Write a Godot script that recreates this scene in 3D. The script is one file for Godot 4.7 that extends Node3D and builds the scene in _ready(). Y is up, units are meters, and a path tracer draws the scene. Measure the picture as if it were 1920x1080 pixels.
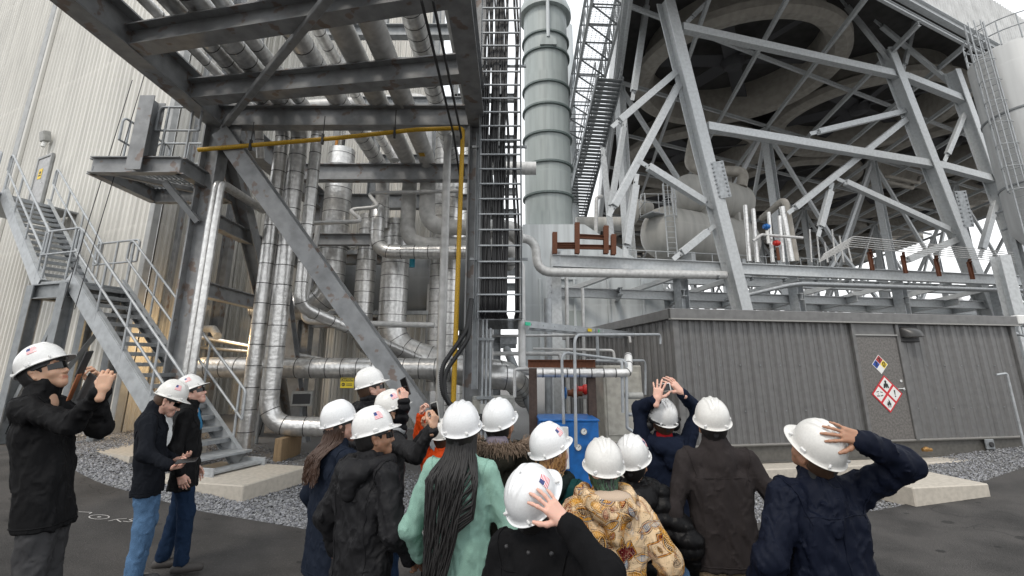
extends Node3D

const FOCAL := 900.0
const EYE := Vector3(0, 2.1, 0)
const TILT := 0.244346
const MIDX := 960.0
const MIDY := 466.0

var used := {}
var M := {}
var T := {}
var rng := RandomNumberGenerator.new()
var fold := FastNoiseLite.new()

func _ready():
	rng.seed = 77
	# camera: wide lens, tilted up, with a little vertical shift
	var cam := Camera3D.new(); cam.name = "camera"
	cam.near = 0.05; cam.far = 600.0
	cam.set_frustum(0.05 * 1080.0 / FOCAL, Vector2(0, -0.05 * (540.0 - MIDY) / FOCAL), 0.05, 600.0)
	cam.position = EYE; cam.rotation.x = TILT
	add_child(cam); cam.current = true
	# overcast daylight
	var we := WorldEnvironment.new(); we.name = "daylight"
	var env := Environment.new()
	env.background_mode = Environment.BG_SKY
	var sm := ProceduralSkyMaterial.new()
	sm.sky_top_color = Color(0.93, 0.945, 0.96); sm.sky_horizon_color = Color(0.985, 0.985, 0.985); sm.sky_curve = 0.2
	sm.ground_bottom_color = Color(0.35, 0.35, 0.35); sm.ground_horizon_color = Color(0.7, 0.7, 0.7)
	sm.sky_energy_multiplier = 1.0
	var sky := Sky.new(); sky.sky_material = sm
	env.sky = sky; env.background_energy_multiplier = 1.15
	env.tonemap_mode = Environment.TONE_MAPPER_LINEAR
	env.tonemap_exposure = 1.5
	env.sdfgi_enabled = true; env.ssao_enabled = true; env.ssil_enabled = true
	we.environment = env; add_child(we)
	var sun := DirectionalLight3D.new(); sun.name = "sun"
	sun.light_energy = 0.35; sun.light_angular_distance = 14.0; sun.light_color = Color(1, 0.97, 0.93); sun.shadow_enabled = true
	sun.rotation_degrees = Vector3(-52, -28, 0); add_child(sun)

	fold.seed = 5; fold.noise_type = FastNoiseLite.TYPE_SIMPLEX; fold.frequency = 1.0; fold.fractal_octaves = 2
	textures(); materials()
	ground()
	left_building()
	stairs()
	rack()
	rack_pipes()
	centre()
	condenser()
	shed()
	small_things()
	people()

# ---------------------------------------------------------------- projection helpers (photo pixel -> point in the place)
func ray(px: float, py: float) -> Vector3:
	var u := (MIDY - py) / FOCAL
	return Vector3((px - MIDX) / FOCAL, u * cos(TILT) + sin(TILT), -(cos(TILT) - u * sin(TILT)))
func at(px: float, py: float, d: float) -> Vector3:
	var r := ray(px, py)
	return EYE + r * (d / -r.z)
func lvl(px: float, py: float, h: float) -> Vector3:
	var r := ray(px, py)
	return EYE + r * ((h - EYE.y) / r.y)
func grade(x: float) -> float:
	var a := 0.0
	if x < -0.6: a = 0.115 * (-x - 0.6 - 0.35 * (1.0 - exp((x + 0.6) / 0.35)))
	elif x > 3.0: a = 0.06 * (x - 3.0 - 0.6 * (1.0 - exp((3.0 - x) / 0.6)))
	return minf(a, 0.72) if x < 0 else minf(a, 0.6)

# ---------------------------------------------------------------- nodes
func numbered(n: String) -> String:
	if not used.has(n):
		used[n] = 0
		return n
	used[n] += 1
	return "%s_%03d" % [n, used[n]]
func tag(o: Node, label: String, category: String, group := "", kind := "") -> Node:
	if label != "": o.set_meta("label", label)
	if category != "": o.set_meta("category", category)
	if group != "": o.set_meta("group", group)
	if kind != "": o.set_meta("kind", kind)
	return o
func thing(n: String, label: String, category: String, pos := Vector3.ZERO, group := "") -> Node3D:
	var o := Node3D.new(); o.name = numbered(n); add_child(o, true); o.position = pos
	tag(o, label, category, group)
	return o
func put(mb: MB, n: String, mat: Material, parent: Node3D = null) -> MeshInstance3D:
	var o := MeshInstance3D.new()
	o.mesh = mb.mesh(mat)
	if parent == null:
		o.name = numbered(n); add_child(o, true)
	else:
		o.name = n; parent.add_child(o, true)
	return o
func inst(mesh: Mesh, n: String, parent: Node3D, xf: Transform3D) -> MeshInstance3D:
	var o := MeshInstance3D.new(); o.mesh = mesh; o.name = n; o.transform = xf
	parent.add_child(o, true)
	return o
func struct(mb: MB, n: String, mat: Material) -> MeshInstance3D:
	var o := put(mb, n, mat); o.set_meta("kind", "structure"); return o

# ---------------------------------------------------------------- mesh builder
class MB:
	var v := PackedVector3Array()
	var n := PackedVector3Array()
	var uv := PackedVector2Array()
	var c := PackedColorArray()
	var ix := PackedInt32Array()
	func mesh(mat: Material) -> ArrayMesh:
		var a := []; a.resize(Mesh.ARRAY_MAX)
		a[Mesh.ARRAY_VERTEX] = v; a[Mesh.ARRAY_NORMAL] = n; a[Mesh.ARRAY_INDEX] = ix
		if uv.size() == v.size(): a[Mesh.ARRAY_TEX_UV] = uv
		if c.size() == v.size(): a[Mesh.ARRAY_COLOR] = c
		var m := ArrayMesh.new(); m.add_surface_from_arrays(Mesh.PRIMITIVE_TRIANGLES, a)
		m.surface_set_material(0, mat)
		return m
	func tri(i: int, j: int, k: int):
		if (v[j] - v[i]).cross(v[k] - v[i]).dot(n[i] + n[j] + n[k]) > 0: ix.append_array(PackedInt32Array([i, k, j]))
		else: ix.append_array(PackedInt32Array([i, j, k]))
	func face(pts: Array, nn: Vector3, uvs := []):
		var b := v.size()
		for i in pts.size():
			v.append(pts[i]); n.append(nn)
			if uvs.size(): uv.append(uvs[i])
		for i in range(1, pts.size() - 1): tri(b, b + i, b + i + 1)
	func quad(a: Vector3, b: Vector3, cc: Vector3, d: Vector3, uvs := []):
		var nn := (b - a).cross(d - a).normalized()
		face([a, b, cc, d], nn, uvs)
	func box(ctr: Vector3, s: Vector3, bs := Basis.IDENTITY, ch := 0.0):
		# box with chamfered edges
		var h := s * 0.5
		var ax := [bs.x, bs.y, bs.z]
		var hh := [h.x, h.y, h.z]
		for k in 3:
			var p: Vector3 = ax[(k + 1) % 3]; var q: Vector3 = ax[(k + 2) % 3]; var w: Vector3 = ax[k]
			var a: float = hh[(k + 1) % 3]; var b: float = hh[(k + 2) % 3]; var d: float = hh[k]
			for sg in [-1.0, 1.0]:
				var cc: Vector3 = ctr + w * d * sg
				face([cc - p * (a - ch) - q * (b - ch), cc + p * (a - ch) - q * (b - ch), cc + p * (a - ch) + q * (b - ch), cc - p * (a - ch) + q * (b - ch)], w * sg)
			if ch > 0:
				for sp in [-1.0, 1.0]:
					for sq in [-1.0, 1.0]:
						var e1: Vector3 = ctr + p * a * sp + q * (b - ch) * sq
						var e2: Vector3 = ctr + p * (a - ch) * sp + q * b * sq
						var t: Vector3 = w * (d - ch)
						face([e1 - t, e1 + t, e2 + t, e2 - t], (p * sp + q * sq).normalized())
		if ch > 0:
			for sx in [-1.0, 1.0]:
				for sy in [-1.0, 1.0]:
					for sz in [-1.0, 1.0]:
						var o: Vector3 = ctr + bs.x * h.x * sx + bs.y * h.y * sy + bs.z * h.z * sz
						face([o - bs.y * ch * sy - bs.z * ch * sz, o - bs.x * ch * sx - bs.z * ch * sz, o - bs.x * ch * sx - bs.y * ch * sy], (bs.x * sx + bs.y * sy + bs.z * sz).normalized())
	func prism(a: Vector3, b: Vector3, up: Vector3, prof: PackedVector2Array):
		var w := (b - a).normalized()
		if absf(w.dot(up)) > 0.98: up = Vector3(0, 0, 1) if absf(w.z) < 0.9 else Vector3(1, 0, 0)
		var s := up.cross(w).normalized(); var u := w.cross(s)
		var cw := Geometry2D.is_polygon_clockwise(prof)
		var m := prof.size()
		for i in m:
			var p := prof[i]; var q := prof[(i + 1) % m]
			var e := (q - p).normalized()
			var nn := (s * e.y - u * e.x) * (-1.0 if cw else 1.0)
			var p3 := s * p.x + u * p.y; var q3 := s * q.x + u * q.y
			face([a + p3, a + q3, b + q3, b + p3], nn)
		var t := Geometry2D.triangulate_polygon(prof)
		for end in 2:
			var o := a if end == 0 else b
			var nn := -w if end == 0 else w
			var base := v.size()
			for p in prof: v.append(o + s * p.x + u * p.y); n.append(nn)
			for i in range(0, t.size(), 3): tri(base + t[i], base + t[i + 1], base + t[i + 2])
	func tube(pts: PackedVector3Array, r: float, seg := 10, cap := true, r2 := -1.0):
		var m := pts.size()
		if r2 < 0: r2 = r
		var dirn := (pts[1] - pts[0]).normalized()
		var s := dirn.cross(Vector3(0.123, 0.97, 0.21)).normalized()
		if absf(dirn.y) > 0.95: s = dirn.cross(Vector3(0.9, 0.1, 0.3)).normalized()
		var base := v.size()
		for i in m:
			var dd: Vector3
			if i == 0: dd = pts[1] - pts[0]
			elif i == m - 1: dd = pts[i] - pts[i - 1]
			else: dd = (pts[i + 1] - pts[i]).normalized() + (pts[i] - pts[i - 1]).normalized()
			dd = dd.normalized()
			s = (s - dd * s.dot(dd)).normalized()
			var u := dd.cross(s)
			var rr := lerpf(r, r2, float(i) / (m - 1))
			for k in seg + 1:
				var t := TAU * k / seg
				var nn := s * cos(t) + u * sin(t)
				v.append(pts[i] + nn * rr); n.append(nn)
		for i in m - 1:
			for k in seg:
				var q := base + i * (seg + 1) + k
				tri(q, q + 1, q + seg + 2); tri(q, q + seg + 2, q + seg + 1)
		if cap:
			for e in 2:
				var ring := base + (0 if e == 0 else (m - 1) * (seg + 1))
				var o := v.size()
				var nn := (pts[0] - pts[1]).normalized() if e == 0 else (pts[m - 1] - pts[m - 2]).normalized()
				for k in seg: v.append(v[ring + k]); n.append(nn)
				for k in range(1, seg - 1): tri(o, o + k, o + k + 1)
	func bar(a: Vector3, b: Vector3, r: float, seg := 8): tube(PackedVector3Array([a, b]), r, seg)
	func lathe(o: Vector3, axis: Vector3, prof: Array, seg := 32):
		# prof: Vector2(radius, along the axis); corners under 40 degrees are smooth
		axis = axis.normalized()
		var s := axis.cross(Vector3(0.3, 0.2, 0.93)).normalized(); var u := axis.cross(s)
		var m := prof.size()
		var en := []
		for i in m - 1:
			var e: Vector2 = (prof[i + 1] - prof[i]).normalized()
			en.append(Vector2(e.y, -e.x))
		for i in m - 1:
			var n0: Vector2 = en[i]; var n1: Vector2 = en[i]
			if i > 0 and en[i - 1].dot(en[i]) > 0.76: n0 = (en[i - 1] + en[i]).normalized()
			if i < m - 2 and en[i + 1].dot(en[i]) > 0.76: n1 = (en[i + 1] + en[i]).normalized()
			var base := v.size()
			for k in seg + 1:
				var t := TAU * k / seg
				var rd := s * cos(t) + u * sin(t)
				v.append(o + rd * prof[i].x + axis * prof[i].y); n.append((rd * n0.x + axis * n0.y).normalized())
				v.append(o + rd * prof[i + 1].x + axis * prof[i + 1].y); n.append((rd * n1.x + axis * n1.y).normalized())
			for k in seg:
				var q := base + k * 2
				tri(q, q + 1, q + 3); tri(q, q + 3, q + 2)
	func ball(o: Vector3, rx: float, ry: float, rz: float, seg := 10):
		var base := v.size()
		for i in seg + 1:
			var a := PI * i / seg
			for k in seg * 2 + 1:
				var t := PI * k / seg
				var p := Vector3(sin(a) * cos(t), cos(a), sin(a) * sin(t))
				v.append(o + p * Vector3(rx, ry, rz)); n.append((p / Vector3(rx, ry, rz)).normalized())
		for i in seg:
			for k in seg * 2:
				var q := base + i * (seg * 2 + 1) + k
				tri(q, q + 1, q + seg * 2 + 2); tri(q, q + seg * 2 + 2, q + seg * 2 + 1)
	func grid(nu: int, nv: int, pos: Callable, out = null):
		# smooth sheet; pos(u, v in 0..1) -> Vector3
		var base := v.size()
		for j in nv + 1:
			for i in nu + 1:
				v.append(pos.call(float(i) / nu, float(j) / nv)); uv.append(Vector2(float(i) / nu, float(j) / nv))
		for j in nv + 1:
			for i in nu + 1:
				var i0 := maxi(i - 1, 0); var i1 := mini(i + 1, nu); var j0 := maxi(j - 1, 0); var j1 := mini(j + 1, nv)
				var du := v[base + j * (nu + 1) + i1] - v[base + j * (nu + 1) + i0]
				var dv := v[base + j1 * (nu + 1) + i] - v[base + j0 * (nu + 1) + i]
				var nn := du.cross(dv).normalized()
				if out != null and nn.dot(out.call(v[base + j * (nu + 1) + i])) < 0: nn = -nn
				n.append(nn)
		for j in nv:
			for i in nu:
				var q := base + j * (nu + 1) + i
				tri(q, q + 1, q + nu + 2); tri(q, q + nu + 2, q + nu + 1)
	func add(o: MB, xf: Transform3D, col = null):
		var b := v.size()
		for i in o.v.size():
			v.append(xf * o.v[i]); n.append((xf.basis * o.n[i]).normalized())
			if col != null: c.append(col * o.c[i] if o.c.size() else col)
		for i in range(0, o.ix.size(), 3): tri(b + o.ix[i], b + o.ix[i + 1], b + o.ix[i + 2])

func bend(pts: Array, rad: float, steps := 6) -> PackedVector3Array:
	var o := PackedVector3Array([pts[0]])
	for i in range(1, pts.size() - 1):
		var p: Vector3 = pts[i]
		var a: Vector3 = (pts[i - 1] - p); var b: Vector3 = (pts[i + 1] - p)
		var ang := a.angle_to(b)
		if ang > 3.1:
			o.append(p); continue
		var t := minf(rad / tan(ang * 0.5), minf(a.length(), b.length()) * 0.49)
		var p0 := p + a.normalized() * t; var p2 := p + b.normalized() * t
		for k in steps + 1:
			var x := float(k) / steps
			var q := p0.lerp(p, x).lerp(p.lerp(p2, x), x)
			o.append(q)
	o.append(pts[pts.size() - 1])
	return o
func walk(pts: PackedVector3Array, step: float) -> Array:
	# points and directions each step along a path
	var res := []; var want := step * 0.5; var gone := 0.0
	for i in pts.size() - 1:
		var l := pts[i].distance_to(pts[i + 1])
		while want <= gone + l and l > 0.0001:
			res.append([pts[i].lerp(pts[i + 1], (want - gone) / l), (pts[i + 1] - pts[i]).normalized()]); want += step
		gone += l
	return res
func isec(h: float, w: float, tf := 0.02, tw := 0.014) -> PackedVector2Array:
	var a := w * 0.5; var b := h * 0.5; var t := tw * 0.5
	return PackedVector2Array([Vector2(-a, -b), Vector2(a, -b), Vector2(a, -b + tf), Vector2(t, -b + tf), Vector2(t, b - tf), Vector2(a, b - tf), Vector2(a, b), Vector2(-a, b), Vector2(-a, b - tf), Vector2(-t, b - tf), Vector2(-t, -b + tf), Vector2(-a, -b + tf)])
func csec(h: float, w: float, t := 0.014) -> PackedVector2Array:
	var b := h * 0.5
	return PackedVector2Array([Vector2(0, -b), Vector2(w, -b), Vector2(w, -b + t), Vector2(t, -b + t), Vector2(t, b - t), Vector2(w, b - t), Vector2(w, b), Vector2(0, b)])
func rsec(h: float, w: float, ch := 0.012) -> PackedVector2Array:
	var a := w * 0.5; var b := h * 0.5
	return PackedVector2Array([Vector2(-a + ch, -b), Vector2(a - ch, -b), Vector2(a, -b + ch), Vector2(a, b - ch), Vector2(a - ch, b), Vector2(-a + ch, b), Vector2(-a, b - ch), Vector2(-a, -b + ch)])
func lsec(s: float, t := 0.012) -> PackedVector2Array:
	return PackedVector2Array([Vector2(0, 0), Vector2(s, 0), Vector2(s, t), Vector2(t, t), Vector2(t, s), Vector2(0, s)])
func ibeam(n: String, a: Vector3, b: Vector3, h: float, w: float, mat: Material, parent: Node3D, up := Vector3.UP, tf := 0.02) -> MeshInstance3D:
	var m := MB.new(); m.prism(a, b, up, isec(h, w, tf)); return put(m, n, mat, parent)
func tubebeam(n: String, a: Vector3, b: Vector3, h: float, w: float, mat: Material, parent: Node3D) -> MeshInstance3D:
	var m := MB.new(); m.prism(a, b, Vector3.UP, rsec(h, w)); return put(m, n, mat, parent)

# a pipe run as one thing: barrel, joint bands (one part), optional flanges
func pipe(n: String, label: String, path: Array, r: float, mat: Material, o := {}) -> Node3D:
	var t := thing(n, label, o.get("cat", "pipe"), Vector3.ZERO, o.get("group", ""))
	var pts := bend(path, o.get("bend", r * 3.0), 7)
	var m := MB.new(); m.tube(pts, r, o.get("seg", 18), true)
	put(m, "barrel", mat, t)
	var step: float = o.get("bands", 0.0)
	if step > 0:
		var b := MB.new()
		for w in walk(pts, step):
			b.tube(PackedVector3Array([w[0] - w[1] * 0.008, w[0] + w[1] * 0.008]), r + 0.004, o.get("seg", 18), true)
		put(b, "joint_bands", M.band, t).set_meta("kind", "stuff")
	for fl in o.get("flanges", []):
		var b := MB.new()
		b.tube(PackedVector3Array([fl[0] - fl[1] * 0.03, fl[0] + fl[1] * 0.03]), r * 1.35, 20, true)
		put(b, "flange", M.flange if not o.has("fm") else o.fm, t)
	return t

# ---------------------------------------------------------------- textures and materials
func noise_img(w: int, h: int, freq: float, oct: int, seed_: int, lo: float, hi: float, type := FastNoiseLite.TYPE_SIMPLEX_SMOOTH) -> Image:
	var f := FastNoiseLite.new(); f.seed = seed_; f.frequency = freq; f.fractal_octaves = oct; f.noise_type = type
	var im := f.get_seamless_image(w, h, false, false, 0.1)
	im.convert(Image.FORMAT_RGB8)
	var d := im.get_data()
	for i in d.size(): d[i] = int(clampf(lo + (hi - lo) * d[i] / 255.0, 0, 1) * 255)
	return Image.create_from_data(w, h, false, Image.FORMAT_RGB8, d)
func tex(im: Image) -> ImageTexture:
	im.generate_mipmaps()
	return ImageTexture.create_from_image(im)
func bumped(im: Image, s: float) -> ImageTexture:
	var b: Image = im.duplicate(); b.convert(Image.FORMAT_RGBA8); b.bump_map_to_normal_map(s); return tex(b)
func textures():
	var blotch := noise_img(256, 256, 0.02, 5, 3, 0.82, 1.08)
	var grain := noise_img(256, 256, 0.35, 2, 4, 0.7, 1.1)
	var fine := noise_img(256, 256, 0.09, 4, 9, 0.7, 1.1)
	var st := noise_img(256, 16, 0.05, 4, 11, 0.88, 1.05); st.resize(256, 512, Image.INTERPOLATE_CUBIC)
	var soft := noise_img(256, 256, 0.03, 5, 44, 0.90, 1.05)
	var dent := noise_img(256, 256, 0.03, 3, 14, 0, 1)
	var cloth := noise_img(256, 256, 0.2, 3, 21, 0.55, 1.2)
	T = {"blotch": tex(blotch), "grain": tex(grain), "fine": tex(fine), "streak": tex(st), "soft": tex(soft), "scuff": tex(noise_img(256, 256, 0.06, 5, 71, 0.93, 1.03)), "cloth": tex(cloth),
		"n_grain": bumped(grain, 3.0), "n_dent": bumped(dent, 4.0), "n_cloth": bumped(cloth, 3.0), "n_fine": bumped(fine, 4.0)}
	# painted steel with small rust blooms
	var bd := noise_img(256, 256, 0.02, 5, 3, 0.82, 1.08).get_data(); var rd := noise_img(256, 256, 0.018, 5, 63, 0, 1).get_data()
	for i in range(0, bd.size(), 3):
		var k := clampf((rd[i] / 255.0 - 0.76) * 6.0, 0, 0.38)
		bd[i] = int(lerpf(bd[i], 175.0, k)); bd[i + 1] = int(lerpf(bd[i + 1], 110.0, k)); bd[i + 2] = int(lerpf(bd[i + 2], 75.0, k))
	T["rusty"] = tex(Image.create_from_data(256, 256, false, Image.FORMAT_RGB8, bd))
	# asphalt: dark binder, pale chips, wandering cracks, oil spots and tyre scuffs; one tile is six metres
	var n := 1024
	var as_ := noise_img(n, n, 0.45, 2, 31, 0.45, 1.0)
	var low := noise_img(n, n, 0.006, 5, 32, 0.62, 1.15)
	var d := as_.get_data(); var e := low.get_data()
	var rr := RandomNumberGenerator.new(); rr.seed = 8
	for i in range(0, d.size(), 3):
		var x := d[i] * e[i] / 255.0
		if rr.randf() < 0.01: x = minf(x * 1.9 + 30, 255)
		d[i] = int(minf(x, 255)); d[i + 1] = int(minf(x * 0.985, 255)); d[i + 2] = int(minf(x * 0.97, 255))
	var ai := Image.create_from_data(n, n, false, Image.FORMAT_RGB8, d)
	var spot := func(cx: float, cy: float, r: float, f: float):
		for y in range(int(cy - r), int(cy + r) + 1):
			for x in range(int(cx - r), int(cx + r) + 1):
				var q := Vector2(x - cx, y - cy).length() / r
				if q < 0.75 + 0.25 * rr.randf():
					var c := ai.get_pixel(posmod(x, n), posmod(y, n)); ai.set_pixel(posmod(x, n), posmod(y, n), Color(c.r * f, c.g * f, c.b * f))
	for k in 26: spot.call(rr.randf() * n, rr.randf() * n, rr.randf_range(3, 16), rr.randf_range(0.55, 0.8))
	for k in 16: spot.call(rr.randf() * n, rr.randf() * n, rr.randf_range(2, 5), rr.randf_range(1.3, 1.8))
	for k in 7:
		var p := Vector2(rr.randf() * n, rr.randf() * n); var a := rr.randf() * TAU
		for st_ in rr.randi_range(150, 420):
			a += rr.randf_range(-0.35, 0.35); p += Vector2(cos(a), sin(a)) * 1.2
			for w in 2:
				var xx := posmod(int(p.x) + w, n); var yy := posmod(int(p.y), n)
				var c := ai.get_pixel(xx, yy); ai.set_pixel(xx, yy, Color(c.r * 0.45, c.g * 0.45, c.b * 0.45))
	T["asphalt"] = tex(ai); T["n_asphalt"] = bumped(as_, 5.0)
func mk(col: Color, rough: float, metal := 0.0, tx := "", sc := 1.0, nm := "", ns := 0.4, world := true) -> StandardMaterial3D:
	var m := StandardMaterial3D.new()
	m.albedo_color = col.linear_to_srgb(); m.roughness = rough; m.metallic = metal
	if tx != "" or nm != "":
		m.uv1_triplanar = true; m.uv1_world_triplanar = world; m.uv1_scale = Vector3.ONE * sc
	if tx != "": m.albedo_texture = T[tx]
	if nm != "":
		m.normal_enabled = true; m.normal_texture = T[nm]; m.normal_scale = ns
	return m
func g3(x: float, warm := 0.0) -> Color: return Color(x * (1 + warm), x, x * (1 - warm))
func materials():
	M.steel = mk(Color(0.285, 0.293, 0.30), 0.45, 0.0, "rusty", 0.5, "n_fine", 0.15)
	M.galv = mk(Color(0.40, 0.42, 0.435), 0.45, 0.25, "blotch", 0.9, "n_fine", 0.15)
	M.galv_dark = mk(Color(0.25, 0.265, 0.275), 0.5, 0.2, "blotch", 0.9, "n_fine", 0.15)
	M.acc = mk(Color(0.50, 0.52, 0.53), 0.5, 0.1, "soft", 0.7, "n_fine", 0.1)
	M.acc_far = M.acc
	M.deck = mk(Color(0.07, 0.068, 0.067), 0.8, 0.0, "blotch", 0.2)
	M.ring = mk(Color(0.38, 0.355, 0.315), 0.75, 0.0, "blotch", 0.35, "n_dent", 0.2)
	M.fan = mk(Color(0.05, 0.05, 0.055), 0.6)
	M.wall = mk(Color(0.66, 0.645, 0.60), 0.55, 0.0, "streak", 0.18)
	M.wall_trim = mk(Color(0.36, 0.365, 0.36), 0.5, 0.0, "blotch", 0.5)
	M.wall_dark = M.wall
	M.lag = mk(Color(0.74, 0.735, 0.72), 0.33, 0.75, "blotch", 1.3, "n_dent", 0.35)
	M.lag_dull = mk(Color(0.74, 0.73, 0.71), 0.38, 0.5, "blotch", 1.3, "n_dent", 0.4)
	M.band = mk(Color(0.09, 0.09, 0.09), 0.5, 0.6)
	M.flange = mk(Color(0.3, 0.31, 0.32), 0.5, 0.3)
	M.pipe = mk(Color(0.56, 0.555, 0.535), 0.55, 0.0, "blotch", 0.8, "n_fine", 0.1)
	M.pipe_light = mk(Color(0.58, 0.58, 0.57), 0.45, 0.1, "blotch", 0.8)
	M.yellow = mk(Color(0.62, 0.36, 0.01), 0.5, 0.0, "fine", 1.5)
	M.rust = mk(Color(0.13, 0.045, 0.02), 0.8, 0.0, "blotch", 2.5, "n_grain", 0.4)
	M.rust_dark = mk(Color(0.07, 0.045, 0.035), 0.75, 0.0, "blotch", 2.5, "n_grain", 0.4)
	M.cable = mk(Color(0.012, 0.012, 0.013), 0.45)
	M.stack = mk(Color(0.36, 0.40, 0.393), 0.5, 0.0, "streak", 0.25)
	M.stack_lip = mk(Color(0.13, 0.165, 0.16), 0.5, 0.0, "blotch", 1.0)
	M.hood = mk(Color(0.55, 0.585, 0.60), 0.5, 0.0, "streak", 0.2)
	M.vessel = mk(Color(0.29, 0.30, 0.305), 0.5, 0.2, "streak", 0.2)
	M.tank = mk(Color(0.46, 0.45, 0.42), 0.6, 0.0, "streak", 0.2)
	M.silo = mk(Color(0.52, 0.53, 0.53), 0.5, 0.0, "streak", 0.2)
	M.windwall = mk(Color(0.60, 0.61, 0.61), 0.6, 0.0, "blotch", 0.15)
	M.shed = mk(Color(0.140, 0.139, 0.138), 0.38, 0.0, "soft", 0.8, "n_dent", 0.1)
	M.shed_trim = mk(Color(0.15, 0.149, 0.147), 0.4, 0.0, "blotch", 0.8)
	M.shed_base = mk(Color(0.10, 0.095, 0.085), 0.6, 0.0, "blotch", 1.5)
	M.concrete = mk(Color(0.47, 0.43, 0.37), 0.85, 0.0, "soft", 1.3, "n_grain", 0.35)
	M.concrete_grey = mk(Color(0.33, 0.31, 0.28), 0.85, 0.0, "blotch", 0.6, "n_grain", 0.35)
	M.asphalt = mk(Color(0.115, 0.111, 0.109), 0.9, 0.0, "asphalt", 0.17, "n_asphalt", 0.5)
	M.soil = mk(Color(0.22, 0.215, 0.21), 0.95, 0.0, "grain", 1.5, "n_grain", 0.8)
	M.stone = mk(Color(0.34, 0.345, 0.355), 0.85, 0.0, "fine", 3.0)
	M.chalk = mk(Color(0.6, 0.58, 0.56), 0.95, 0.0, "grain", 4.0)
	M.black = mk(Color(0.015, 0.015, 0.016), 0.5)
	M.dark = mk(Color(0.03, 0.03, 0.032), 0.6)
	M.blue = mk(Color(0.01, 0.13, 0.42), 0.4, 0.0, "blotch", 1.2)
	M.white = mk(Color(0.72, 0.72, 0.70), 0.4)
	M.cabinet = mk(Color(0.40, 0.385, 0.34), 0.5, 0.0, "blotch", 1.0)
	M.box_grey = mk(Color(0.36, 0.36, 0.34), 0.5, 0.0, "blotch", 1.5)
	M.red = mk(Color(0.45, 0.02, 0.015), 0.4)
	M.green = mk(Color(0.02, 0.12, 0.09), 0.4)
	M.teal = mk(Color(0.02, 0.25, 0.35), 0.5)
	M.wood = mk(Color(0.30, 0.21, 0.12), 0.8, 0.0, "streak", 2.0)
	M.grating = mk(Color(0.33, 0.345, 0.355), 0.5, 0.3, "blotch", 1.5)
	M.chrome = mk(Color(0.75, 0.75, 0.74), 0.22, 1.0)
	var gl := StandardMaterial3D.new(); gl.albedo_color = Color(0.02, 0.02, 0.025); gl.roughness = 0.12; gl.metallic = 0.0; M.lens = gl
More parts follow.
